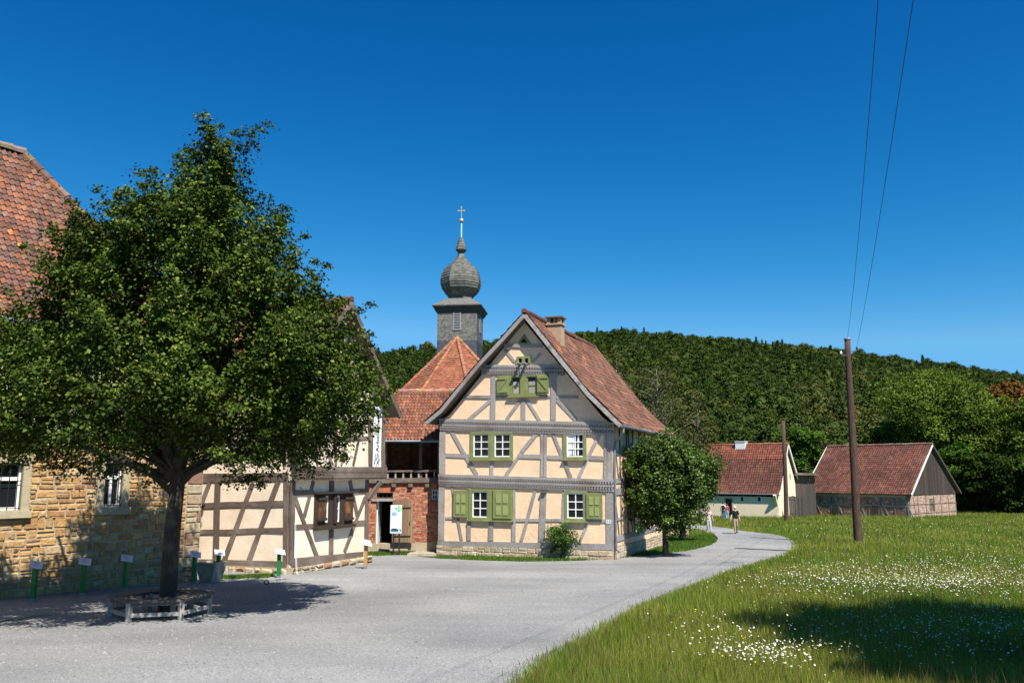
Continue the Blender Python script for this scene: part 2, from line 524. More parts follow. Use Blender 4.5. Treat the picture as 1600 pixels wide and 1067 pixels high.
def caps(mb, A, B, r=.12, step=.36, pal=None, seed=1, up=Vector((0, 0, 1))):
    """half round ridge tiles from A to B"""
    rg = random.Random(seed)
    A, B = Vector(A), Vector(B)
    L = (B - A).length; a = (B - A) / L
    n = max(1, int(L / step))
    s_ = a.cross(up).normalized(); n_ = s_.cross(a)
    for i in range(n):
        c = tuple(x * rg.uniform(.75, 1.2) for x in rg.choice(pal))
        p, q = A + a * (L * i / n - .03), A + a * (L * (i + 1) / n)
        r0, r1 = r * 1.12, r * .95
        o = n_ * rg.uniform(-.01, .015)
        for k in range(6):
            t0, t1 = math.pi * (k / 6 * 1.3 - .15), math.pi * ((k + 1) / 6 * 1.3 - .15)
            f = lambda pp, rr, t: pp + o + s_ * (rr * math.cos(t)) + n_ * (rr * math.sin(t))
            mb.poly([f(p, r0, t0), f(q, r1, t0), f(q, r1, t1), f(p, r0, t1)][::-1], None, c)
            mb.poly([p - n_ * .02, f(p, r0, t1), f(p, r0, t0)], None, c)

def leaves(centers, radii, per, size, rg, cols, flat=.55, droop=.25, up=.85, bright=None, outward=None):
    """kite shaped folded leaves scattered round cluster centres -> (verts, colours), two triangles... as quads"""
    M = len(centers)
    n = M * per
    ci = np.repeat(np.arange(M), per)
    off = rg.normal(size=(n, 3)) * .5
    off[:, 2] *= flat
    rad = radii[ci][:, None]
    p = centers[ci] + off * rad
    # droop at the rim of each spray
    p[:, 2] -= droop * (off[:, 0] ** 2 + off[:, 1] ** 2) * radii[ci]
    nrm = rg.normal(size=(n, 3)) * .55
    nrm[:, 2] += up
    if outward is not None: nrm += outward[ci] * .45
    nrm /= np.linalg.norm(nrm, axis=1)[:, None]
    ax = rg.normal(size=(n, 3))
    ax[:, 2] -= .35
    ax -= nrm * (ax * nrm).sum(1)[:, None]
    ax /= np.linalg.norm(ax, axis=1)[:, None]
    sd = np.cross(nrm, ax)
    s = (size * rg.uniform(.65, 1.25, n))[:, None]
    w_ = .42
    v = np.empty((n, 4, 3))
    v[:, 0] = p
    v[:, 1] = p + ax * s * .45 + sd * s * w_ + nrm * s * .09
    v[:, 2] = p + ax * s - nrm * s * .12
    v[:, 3] = p + ax * s * .45 - sd * s * w_ + nrm * s * .09
    cc = np.array(cols)[rg.integers(0, len(cols), n)]
    b = rg.uniform(.7, 1.25, n)
    if bright is not None: b = b * bright[ci]
    cc = cc * b[:, None]
    return v.reshape(-1, 3), cc

def blob_profile(rg, zc, hw, hz, n=9):
    pass

LG = [(.085, .135, .022), (.065, .11, .018), (.11, .16, .03), (.05, .09, .016)]
def tree(name, label, cat, loc, H, zb, prof, nb=60, sub=6, per=30, size=.12, brad=.8, crad=.4, trunk=(.2, .1), lean=(0, 0),
         cols=LG, lmat='leaf', bmat='bark', group=None, seed=1, fork=None, limbs=None, limb_r=.05, shell=.62, flat=.55, core=None, squash=1.0, extra=None, roots=True, nlimb=None, warp=None, inset=.5, shoots=0):
    """prof(t, ang) -> crown radius at relative height t; boughs carry sprays of leaves"""
    rg = np.random.default_rng(seed)
    pr = random.Random(seed)
    loc = Vector(loc)
    t_ = thing(name, loc, label, cat, group)
    ft = fork or (zb + .3)
    mb = MB()
    # trunk
    pts, rr = [], []
    K = 12
    top = Vector((lean[0], lean[1], H * .93))
    for i in range(K + 1):
        t = i / K
        z = t * top.z
        wob = .04 * H / 10 * math.sin(t * 7 + seed)
        pts.append(loc + Vector((lean[0] * t ** 2.6 + wob * min(1, t * 4), lean[1] * t ** 2.6 + wob * .6 * min(1, t * 4), z - (.15 if i == 0 else 0))))
        r_ = trunk[0] + (trunk[1] * .3 - trunk[0]) * max(0, (z - ft * .6) / max(.1, top.z - ft * .6)) if z > ft * .6 else trunk[0] * (1.0 + .12 * (1 - z / (ft * .6)))
        rr.append(max(r_, .015))
    if roots:
        pts.insert(1, pts[0] + Vector((0, 0, .15))); rr.insert(1, rr[0] * 1.12); rr[0] *= 1.75
        pts.insert(2, pts[0] + Vector((0, 0, .42))); rr.insert(2, rr[2] * 1.0)
    mb.tube(pts, rr, 12)
    def axis(z):
        t = min(1, max(0, z / top.z))
        return loc + Vector((lean[0] * t ** 2.6, lean[1] * t ** 2.6, z))
    # boughs
    B = []
    tries = 0
    while len(B) < nb and tries < nb * 60:
        tries += 1
        t = rg.uniform(0, 1) ** .92
        ang = rg.uniform(0, 2 * math.pi)
        Rm = prof(t, ang)
        if rg.uniform() > (Rm / prof.rmax) ** 1.1 + .04: continue
        k = shell + (1 - shell) * rg.uniform() ** .7 if rg.uniform() < .78 else rg.uniform(.15, shell)
        r = max(0.0, Rm * k - brad * inset)
        z = zb + t * (H - zb - brad * (inset * .8 + shoots * 1.5)) + brad * (inset - .35) * .4 * (1 - t) - brad * .25 * (1 - t)
        c = axis(max(z, 0)) ; c = Vector((c.x + r * math.cos(ang), c.y + r * math.sin(ang), loc.z + z))
        if any((c - q).length < brad * .55 for q in B[-60:]): continue
        B.append(c)
    if warp: B = [warp(c) for c in B]
    nl = nlimb if nlimb is not None else len(B)
    for i, c in enumerate(B[:nl]):
        dz = c.z - loc.z
        hr = math.hypot(c.x - axis(dz).x, c.y - axis(dz).y)
        z0 = max(ft * pr.uniform(.92, 1.5), min(top.z * .95, dz - hr * pr.uniform(.45, .8)))
        a = axis(z0)
        m1 = a.lerp(c, .35) + Vector((0, 0, hr * .10)); m2 = a.lerp(c, .72) + Vector((pr.uniform(-.1, .1), pr.uniform(-.1, .1), hr * .07))
        r0 = limb_r * (.55 + .8 * hr / prof.rmax)
        mb.tube([a, m1, m2, c], [r0, r0 * .75, r0 * .45, .012], 5, cap=False)
    for L in (limbs or []):
        mb.tube(L[0], L[1], 8)
    mb.build('trunk', MT[bmat], t_, smooth=True)
    C, Rr, br, ow = [], [], [], []
    for c in B:
        bb = rg.uniform(.78, 1.22)
        ax_ = axis(max(0, c.z - loc.z)); od = np.array([c.x - ax_.x, c.y - ax_.y, 0]); od /= max(.3, np.linalg.norm(od))
        sd_ = []
        for k in range(sub):
            o = rg.normal(size=3) * .5 * brad; o[2] *= flat * .9
            if shoots:
                if k % 3 == 0:
                    dv = od * rg.uniform(.1, .7) + np.array([0, 0, rg.uniform(.25, 1.0)]) + rg.normal(size=3) * .3; dv /= np.linalg.norm(dv)
                    st = rg.normal(size=3) * .35 * brad; sd_ = (dv, st)
                o = sd_[1] + sd_[0] * shoots * (k % 3) * .5
            C.append((c.x + o[0], c.y + o[1], c.z + o[2]))
            Rr.append(crad * rg.uniform(.7, 1.3) * ((1 - .22 * (k % 3)) if shoots else 1)); br.append(bb * rg.uniform(.85, 1.15))
            d = Vector((c.x + o[0] - loc.x - lean[0] * .5, c.y + o[1] - loc.y - lean[1] * .5, 0))
            d = d.normalized() if d.length > .01 else Vector((0, 0, 1))
            ow.append(tuple(d))
    for (c, r_) in (extra or []):
        for k in range(sub):
            o = rg.normal(size=3) * .5 * r_
            C.append((c[0] + o[0], c[1] + o[1], c[2] + o[2] * .6)); Rr.append(crad * r_ / brad); br.append(1.0); ow.append((0, 0, 1))
    v, cc = leaves(np.array(C), np.array(Rr), per, size, rg, cols, flat=flat, bright=np.array(br), outward=np.array(ow))
    np_mesh('crown', v, 4, cc, MT[lmat], t_, tuple(loc))
    return t_
def prof_table(tab, left=None):
    """tab: (t, rx+, rx-) list; radius interpolated by direction"""
    rm = max(max(a[1], a[2]) for a in tab)
    def f(t, ang):
        for i in range(len(tab) - 1):
            if tab[i][0] <= t <= tab[i + 1][0]:
                k = (t - tab[i][0]) / (tab[i + 1][0] - tab[i][0])
                rp = tab[i][1] * (1 - k) + tab[i + 1][1] * k
                rn = tab[i][2] * (1 - k) + tab[i + 1][2] * k
                c = .5 + .5 * math.cos(ang)
                return rp * c + rn * (1 - c)
        return tab[-1][1]
    f.rmax = rm
    return f
def prof_ell(r, squash=1.0, top=2.0):
    def f(t, ang):
        x = 2 * t - 1
        return r * max(0.05, 1 - abs(x) ** top) ** (1 / top) * (1 + .12 * math.sin(3 * ang + 5 * t))
    f.rmax = r * 1.12
    return f

# ------------------------------------------------------------------ ground, gravel, hill
def node_mat_ground():
    m = bpy.data.materials.new('meadow soil and turf'); m.use_nodes = True
    N, L = m.node_tree.nodes, m.node_tree.links
    b = N['Principled BSDF']; b.inputs['Roughness'].default_value = .95; b.inputs['Specular IOR Level'].default_value = .1
    tc = N.new('ShaderNodeTexCoord')
    n1 = N.new('ShaderNodeTexNoise'); n1.inputs['Scale'].default_value = .16; n1.inputs['Detail'].default_value = 8
    n2 = N.new('ShaderNodeTexNoise'); n2.inputs['Scale'].default_value = 7; n2.inputs['Detail'].default_value = 8
    for n in (n1, n2): L.new(tc.outputs['Object'], n.inputs['Vector'])
    cr = N.new('ShaderNodeValToRGB')
    cr.color_ramp.elements[0].position = .36; cr.color_ramp.elements[0].color = (.040, .075, .010, 1)
    cr.color_ramp.elements[1].position = .66; cr.color_ramp.elements[1].color = (.105, .130, .026, 1)
    e = cr.color_ramp.elements.new(.52); e.color = (.065, .105, .014, 1)
    L.new(n1.outputs['Fac'], cr.inputs[0])
    c2 = N.new('ShaderNodeValToRGB')
    c2.color_ramp.elements[0].position = .3; c2.color_ramp.elements[0].color = (.45, .45, .45, 1)
    c2.color_ramp.elements[1].position = .75; c2.color_ramp.elements[1].color = (1.25, 1.25, 1.2, 1)
    L.new(n2.outputs['Fac'], c2.inputs[0])
    mx = N.new('ShaderNodeMix'); mx.data_type = 'RGBA'; mx.blend_type = 'MULTIPLY'; mx.inputs[0].default_value = 1
    L.new(cr.outputs[0], mx.inputs[6]); L.new(c2.outputs[0], mx.inputs[7])
    L.new(mx.outputs[2], b.inputs['Base Color'])
    bp = N.new('ShaderNodeBump'); bp.inputs['Strength'].default_value = .9; bp.inputs['Distance'].default_value = .1
    L.new(n2.outputs['Fac'], bp.inputs['Height']); L.new(bp.outputs[0], b.inputs['Normal'])
    return m
def node_mat_gravel():
    m = bpy.data.materials.new('pale crushed gravel'); m.use_nodes = True
    N, L = m.node_tree.nodes, m.node_tree.links
    b = N['Principled BSDF']; b.inputs['Roughness'].default_value = .95; b.inputs['Specular IOR Level'].default_value = .15
    tc = N.new('ShaderNodeTexCoord')
    def noise(sc, det, st=(1, 1, 1)):
        mp = N.new('ShaderNodeMapping'); mp.inputs['Scale'].default_value = st
        L.new(tc.outputs['Object'], mp.inputs[0])
        n = N.new('ShaderNodeTexNoise'); n.inputs['Scale'].default_value = sc; n.inputs['Detail'].default_value = det
        L.new(mp.outputs[0], n.inputs['Vector']); return n
    n1 = noise(.35, 7); n2 = noise(30, 3); n3 = noise(1.1, 6, (.25, 1, 1))
    vo = N.new('ShaderNodeTexVoronoi'); vo.inputs['Scale'].default_value = 55
    L.new(tc.outputs['Object'], vo.inputs['Vector'])
    cr = N.new('ShaderNodeValToRGB')
    cr.color_ramp.elements[0].position = .3; cr.color_ramp.elements[0].color = (.235, .235, .235, 1)
    cr.color_ramp.elements[1].position = .72; cr.color_ramp.elements[1].color = (.32, .315, .305, 1)
    L.new(n1.outputs['Fac'], cr.inputs[0])
    def mul(a, src, lo, hi, t0, t1):
        c = N.new('ShaderNodeMapRange'); c.inputs[1].default_value = t0; c.inputs[2].default_value = t1
        c.inputs[3].default_value = lo; c.inputs[4].default_value = hi
        L.new(src, c.inputs[0])
        x = N.new('ShaderNodeMix'); x.data_type = 'RGBA'; x.blend_type = 'MULTIPLY'; x.inputs[0].default_value = 1
        L.new(a, x.inputs[6]); L.new(c.outputs[0], x.inputs[7]); return x.outputs[2]
    o = mul(cr.outputs[0], n2.outputs['Fac'], .78, 1.2, .3, .7)
    o = mul(o, n3.outputs['Fac'], .92, 1.06, .35, .65)
    n5 = noise(.09, 5, (.5, 1.6, 1)); o = mul(o, n5.outputs['Fac'], .80, 1.12, .35, .65)
    sp = N.new('ShaderNodeSeparateColor'); L.new(vo.outputs['Color'], sp.inputs[0])
    o = mul(o, sp.outputs[0], .74, 1.24, 0, 1)
    L.new(o, b.inputs['Base Color'])
    bp = N.new('ShaderNodeBump'); bp.inputs['Strength'].default_value = .9; bp.inputs['Distance'].default_value = .02
    L.new(vo.outputs['Distance'], bp.inputs['Height']); 
    bp2 = N.new('ShaderNodeBump'); bp2.inputs['Strength'].default_value = .5; bp2.inputs['Distance'].default_value = .03
    L.new(n3.outputs['Fac'], bp2.inputs['Height']); L.new(bp.outputs[0], bp2.inputs['Normal'])
    L.new(bp2.outputs[0], b.inputs['Normal'])
    return m
MT['ground'] = node_mat_ground(); MT['gravel'] = node_mat_gravel()

mb = MB()
ys = [-60, -20, 0, 20, 40, 70, 100, 130, 200, 400, 900]
xs = [-900, -400, -150, -60, -20, 0, 20, 60, 150, 400, 900]
for i in range(len(xs) - 1):
    for j in range(len(ys) - 1):
        q = [(xs[i], ys[j]), (xs[i + 1], ys[j]), (xs[i + 1], ys[j + 1]), (xs[i], ys[j + 1])]
        mb.poly([(x, y, gz(x, y)) for x, y in q])
tag(mb.build('ground', MT['ground']), kind='structure')

def smooth_poly(p, k=2):
    for _ in range(k):
        q = [p[0]]
        for a, b in zip(p[:-1], p[1:]):
            q.append((a[0] * .75 + b[0] * .25, a[1] * .75 + b[1] * .25)); q.append((a[0] * .25 + b[0] * .75, a[1] * .25 + b[1] * .75))
        q.append(p[-1]); p = q
    return p
def gp(pts): return [(G(x, y).x, G(x, y).y) for x, y in pts]
meadow_edge = smooth_poly([(3.2, -30), (1.6, 2)] + gp([(770, 1130), (835, 1067), (868, 1034), (925, 1004), (985, 964), (1060, 930), (1130, 901), (1190, 882), (1238, 868), (1254, 852), (1244, 842), (1222, 835), (1180, 831), (1150, 826.5), (1120, 823), (1098, 821), (1070, 819), (1000, 817)]))
house_edge = smooth_poly(gp([(1000, 822), (1070, 825), (1098, 829), (1118, 835), (1122, 844), (1110, 852), (1080, 860), (1020, 867), (960, 873.5), (870, 877.5), (770, 877), (684, 872.5)]) )
apron = gp([(640, 868), (610, 866), (560, 867)]) + [(-13, 36), (-20, 34), (-60, 25), (-60, -30)]
loop = meadow_edge + house_edge + apron
rg_ = random.Random(3)
jl = []
for i, (x, y) in enumerate(loop):
    x2, y2 = loop[(i + 1) % len(loop)]
    L_ = math.hypot(x2 - x, y2 - y)
    n_ = max(1, min(40, int(L_ / .25)))
    for k in range(n_):
        t = k / n_
        near = abs(x) < 30 and 3 < y < 70
        jl.append((x + (x2 - x) * t + (rg_.uniform(-.05, .05) if near else 0), y + (y2 - y) * t + (rg_.uniform(-.06, .06) if near else 0)))
mb = MB()
vv = [Vector((x, y, 0)) for x, y in jl]
for t in tessellate_polygon([vv]):
    q = [vv[i] for i in t]
    if (q[1] - q[0]).cross(q[2] - q[0]).z < 0: q.reverse()
    mb.poly([(p.x, p.y, gz(p.x, p.y) + .012) for p in q])
tag(mb.build('gravel_path', MT['gravel']), kind='structure')

def in_poly(x, y, P=jl):
    c = False
    j = len(P) - 1
    for i in range(len(P)):
        if (P[i][1] > y) != (P[j][1] > y) and x < (P[j][0] - P[i][0]) * (y - P[i][1]) / (P[j][1] - P[i][1]) + P[i][0]: c = not c
        j = i
    return c
def in_poly_np(x, y, P=jl):
    c = np.zeros(len(x), bool); j = len(P) - 1
    for i in range(len(P)):
        xi, yi = P[i]; xj, yj = P[j]
        if yi != yj:
            m = ((yi > y) != (yj > y)) & (x < (xj - xi) * (y - yi) / (yj - yi) + xi)
            c ^= m
        j = i
    return c

# hill: ridge line by bearing
RID = [(-1500, 600), (-400, 580), (200, 566), (590, 558), (640, 556), (700, 547), (800, 538), (900, 530), (960, 528), (1040, 532), (1100, 535), (1200, 547), (1280, 552), (1340, 560), (1400, 568), (1500, 581), (1600, 596), (1800, 632), (2400, 720), (3200, 742)]
YF, YR = 120.0, 400.0
def hill_z(X, Y):
    px_ = X / max(Y, 1) * FPX * 1.0 / math.cos(PITCH) * .985 + 800
    for (a, ya), (b, yb) in zip(RID[:-1], RID[1:]):
        if px_ <= b:
            k = max(0, (px_ - a) / (b - a)); yr = ya + (yb - ya) * k; break
    else: yr = 742
    d = ray(px_, yr)
    zr = CAMH + d.z / d.y * YR
    t = (Y - YF) / (YR - YF)
    zf = gz(0, YF) - 1
    if t <= 0: return zf + t * 8
    if t <= 1:
        s = t ** 1.15
        z = zf + (zr - zf) * s
    else:
        z = zr - (t - 1) * 30
    return z + 2.5 * mnoise.noise(Vector((X * .012, Y * .012, 0)))* min(1, t * 3) * (1 if t<.9 else .4)
mb = MB()
gx = np.linspace(-700, 700, 71); gy = list(np.linspace(100, 400, 26)) + [420, 460, 520, 600]
for i in range(len(gx) - 1):
    for j in range(len(gy) - 1):
        q = [(gx[i], gy[j]), (gx[i + 1], gy[j]), (gx[i + 1], gy[j + 1]), (gx[i], gy[j + 1])]
        mb.poly([(x, y, hill_z(x, y)) for x, y in q])
MT['hill'] = mat('forest floor', (.03, .045, .012, 1), (.05, .06, .02, 1), .3, .95, attr=False)
tag(mb.build('hill', MT['hill']), kind='structure')

# forest on the hill: one uncountable mass, tree crowns instanced over the slope
def forest_mat():
    m = bpy.data.materials.new('forest canopy'); m.use_nodes = True
    N, L = m.node_tree.nodes, m.node_tree.links
    b = N['Principled BSDF']; b.inputs['Roughness'].default_value = .75; b.inputs['Specular IOR Level'].default_value = .12
    ge = N.new('ShaderNodeNewGeometry'); oi = N.new('ShaderNodeObjectInfo')
    n1 = N.new('ShaderNodeTexNoise'); n1.inputs['Scale'].default_value = .016; n1.inputs['Detail'].default_value = 4
    L.new(ge.outputs['Position'], n1.inputs['Vector'])
    ad = N.new('ShaderNodeMath'); ad.operation = 'MULTIPLY_ADD'; ad.inputs[1].default_value = .34
    L.new(oi.outputs['Random'], ad.inputs[0]); L.new(n1.outputs['Fac'], ad.inputs[2])
    cr = N.new('ShaderNodeValToRGB')
    E = cr.color_ramp.elements
    E[0].position = .38; E[0].color = (.026, .046, .007, 1)
    E[1].position = .95; E[1].color = (.100, .100, .024, 1)
    for p, c in ((.52, (.038, .066, .008, 1)), (.64, (.055, .086, .011, 1)), (.76, (.042, .062, .012, 1)), (.86, (.072, .095, .017, 1))):
        e = E.new(p); e.color = c
    L.new(ad.outputs[0], cr.inputs[0])
    a = N.new('ShaderNodeAttribute'); a.attribute_name = 'col'
    mm = N.new('ShaderNodeMix'); mm.data_type = 'RGBA'; mm.blend_type = 'MULTIPLY'; mm.inputs[0].default_value = 1
    L.new(cr.outputs[0], mm.inputs[6]); L.new(a.outputs['Vector'], mm.inputs[7])
    L.new(mm.outputs[2], b.inputs['Base Color'])
    return m
MT['forest'] = forest_mat()
protos = bpy.data.collections.new('forest_tree_kinds')
def forest_proto(kind, seed):
    rg = np.random.default_rng(seed)
    if kind == 'conifer':
        M = 150
        t = rg.uniform(0, 1, M) ** .7; a = rg.uniform(0, 2 * np.pi, M)
        r = 2.6 * (1 - t) ** .9 * rg.uniform(.4, 1, M) + .05
        C = np.stack([r * np.cos(a), r * np.sin(a), 1 + 12.5 * t], 1)
        v, cc = leaves(C, .2 + .5 * (1 - t), 5, .6, rg, [(.75, .85, .9)], flat=.4, up=.35, droop=.5)
    else:
        M = 46
        d = rg.normal(size=(M, 3)); d /= np.linalg.norm(d, axis=1)[:, None]
        C = d * np.array([3.4, 3.4, 3.6]) * rg.uniform(.65, 1.05, M)[:, None]
        C[:, 2] = np.where(C[:, 2] < -1.6, -1.6, C[:, 2]) + 6.2
        o = (C - np.array([0, 0, 6])) / 4
        v, cc = leaves(C, rg.uniform(.9, 1.4, M), 44, .58, rg, [(1, 1, 1), (.85, .9, .8), (1.15, 1.15, 1.0)], flat=.7, up=1.3, droop=.15, bright=rg.uniform(.82, 1.18, M), outward=o * .8)
    if kind != 'conifer':
        q = []
        for i in range(5):
            for j in range(10):
                P = lambda a, b: (2.9 * math.sin(math.pi * a / 5) * math.cos(2 * math.pi * b / 10) * (1 + .12 * math.sin(b * 2.1 + seed)), 2.9 * math.sin(math.pi * a / 5) * math.sin(2 * math.pi * b / 10) * (1 + .12 * math.cos(b * 1.7 + seed)), 6.0 + 3.2 * math.cos(math.pi * a / 5))
                q += [P(i, j), P(i + 1, j), P(i + 1, j + 1), P(i, j + 1)]
        v = np.concatenate([v, np.array(q)]); cc = np.concatenate([cc, np.full((50, 3), .8)])
    n = len(v) // 4
    me = bpy.data.meshes.new('forest_tree')
    me.vertices.add(len(v)); me.vertices.foreach_set('co', v.astype(np.float32).ravel())
    me.loops.add(len(v)); me.loops.foreach_set('vertex_index', np.arange(len(v), dtype=np.int32))
    me.polygons.add(n); me.polygons.foreach_set('loop_start', np.arange(0, n * 4, 4, dtype=np.int32)); me.polygons.foreach_set('loop_total', np.full(n, 4, np.int32))
    at = me.attributes.new('col', 'FLOAT_VECTOR', 'FACE'); at.data.foreach_set('vector', cc.astype(np.float32).ravel())
    me.update(calc_edges=True)
    me.materials.append(MT['forest'])
    o = bpy.data.objects.new('forest_tree', me); protos.objects.link(o)
for k_, s_ in (('broad', 1), ('broad', 2), ('broad', 3), ('conifer', 4), ('conifer', 5)): forest_proto(k_, s_)
fr = random.Random(11)
PV, PS, PI = [], [], []
Y = 122.0
while Y < 415:
    stp = 4.3
    hwid = Y * .70 + 60
    x = -hwid
    while x < hwid:
        X = x + fr.uniform(-2, 2); YY = Y + fr.uniform(-2, 2)
        t = (YY - YF) / (YR - YF)
        con = fr.random() < (.03 + .22 * max(0, mnoise.noise(Vector((X * .02, YY * .02, 5))) + .1) + (.03 if t > .93 else 0))
        s_ = fr.uniform(.42, .9) * (.8 if t > .93 else 1) * (1.0 if con else 1)
        if not con and fr.random() < .08: s_ *= 1.25
        if t < .96 or fr.random() < .75:
            PV.append((X, YY, hill_z(X, YY) - (2.0 + fr.uniform(0, 2)) * s_)); PS.append(s_); PI.append(fr.choice((3, 4)) if con else fr.choice((0, 1, 2)))
        x += stp
    Y += stp
me = bpy.data.meshes.new('hillside_forest')
me.vertices.add(len(PV)); me.vertices.foreach_set('co', np.array(PV, dtype=np.float32).ravel())
for nm, tp, dat in (('sc', 'FLOAT', PS), ('idx', 'INT', PI), ('rz', 'FLOAT', [fr.uniform(0, 6.28) for _ in PV])):
    a = me.attributes.new(nm, tp, 'POINT'); a.data.foreach_set('value', np.array(dat, dtype=np.float32 if tp == 'FLOAT' else np.int32))
fo = bpy.data.objects.new('hillside_forest', me); COL.objects.link(fo)
tag(fo, 'dense dark green mixed forest covering the long hill', 'forest', kind='stuff')
gn = bpy.data.node_groups.new('scatter', 'GeometryNodeTree')
gn.interface.new_socket('Geometry', in_out='INPUT', socket_type='NodeSocketGeometry')
gn.interface.new_socket('Geometry', in_out='OUTPUT', socket_type='NodeSocketGeometry')
N, L = gn.nodes, gn.links
gi, go = N.new('NodeGroupInput'), N.new('NodeGroupOutput')
iop = N.new('GeometryNodeInstanceOnPoints')
ci_ = N.new('GeometryNodeCollectionInfo')
ci_.inputs[0].default_value = protos
ci_.inputs['Separate Children'].default_value = True
ci_.inputs['Reset Children'].default_value = True
iop.inputs['Pick Instance'].default_value = True
def attr_(nm, tp):
    n = N.new('GeometryNodeInputNamedAttribute'); n.data_type = tp; n.inputs['Name'].default_value = nm; return n.outputs[0]
L.new(gi.outputs[0], iop.inputs['Points']); L.new(ci_.outputs[0], iop.inputs['Instance'])
L.new(attr_('idx', 'INT'), iop.inputs['Instance Index'])
L.new(attr_('sc', 'FLOAT'), iop.inputs['Scale'])
cx = N.new('ShaderNodeCombineXYZ'); L.new(attr_('rz', 'FLOAT'), cx.inputs[2])
L.new(cx.outputs[0], iop.inputs['Rotation'])
L.new(iop.outputs[0], go.inputs[0])
md = fo.modifiers.new('scatter', 'NODES'); md.node_group = gn

# ================================================================== buildings
def z_(ox, oy, sc):
    return lambda x, y: (ox + x / sc, oy + y / sc)
TPAL = [(.27, .098, .054), (.24, .088, .05), (.30, .12, .065), (.21, .085, .058), (.18, .085, .062), (.27, .13, .08)]
TPAL_OLD = [(.24, .098, .058), (.20, .088, .06), (.28, .118, .066), (.165, .085, .063), (.14, .085, .068), (.24, .13, .09)]
TPAL_RED = [(.33, .115, .06), (.36, .13, .07), (.29, .10, .06), (.38, .16, .085)]
TPAL_DK = [(.135, .045, .030), (.11, .042, .03), (.16, .056, .036), (.10, .045, .034), (.15, .066, .045)]

def timber(par, pl, T, items, mt, name, t0=-.03, t1=.035, o=0.0, jit=.010):
    """items: (x0,y0,x1,y1,w) in a zoom frame T with width in zoom px, laid on the facade plane"""
    for it in items:
        x0, y0, x1, y1, w_ = it[:5]
        a = T(x0, y0); b = T(x1, y1)
        ua, za = pl.px(a[0], a[1], o); ub, zb = pl.px(b[0], b[1], o)
        A, B = pl.P(ua, za, o), pl.P(ub, zb, o)
        # width in metres measured on the plane across the timber
        dx, dy = b[0] - a[0], b[1] - a[1]
        l = math.hypot(dx, dy); nx, ny = -dy / l, dx / l
        sc = T(1, 0)[0] - T(0, 0)[0]
        mxp = ((a[0] + b[0]) / 2, (a[1] + b[1]) / 2)
        p = pl.px(mxp[0] - nx * w_ * sc / 2, mxp[1] - ny * w_ * sc / 2, o); q = pl.px(mxp[0] + nx * w_ * sc / 2, mxp[1] + ny * w_ * sc / 2, o)
        e = Vector((ub - ua, zb - za)); e.normalize()
        d = Vector((q[0] - p[0], q[1] - p[1])); wm = abs(d.x * e.y - d.y * e.x)
        m = MB(); f = rnd.uniform(.88, 1.12)
        dep = rnd.uniform(0, .008)
        m.beam(A, B, wm, pl.n, t0, t1 + dep, jit, (f, f, f))
        m.build(name, mt, par)

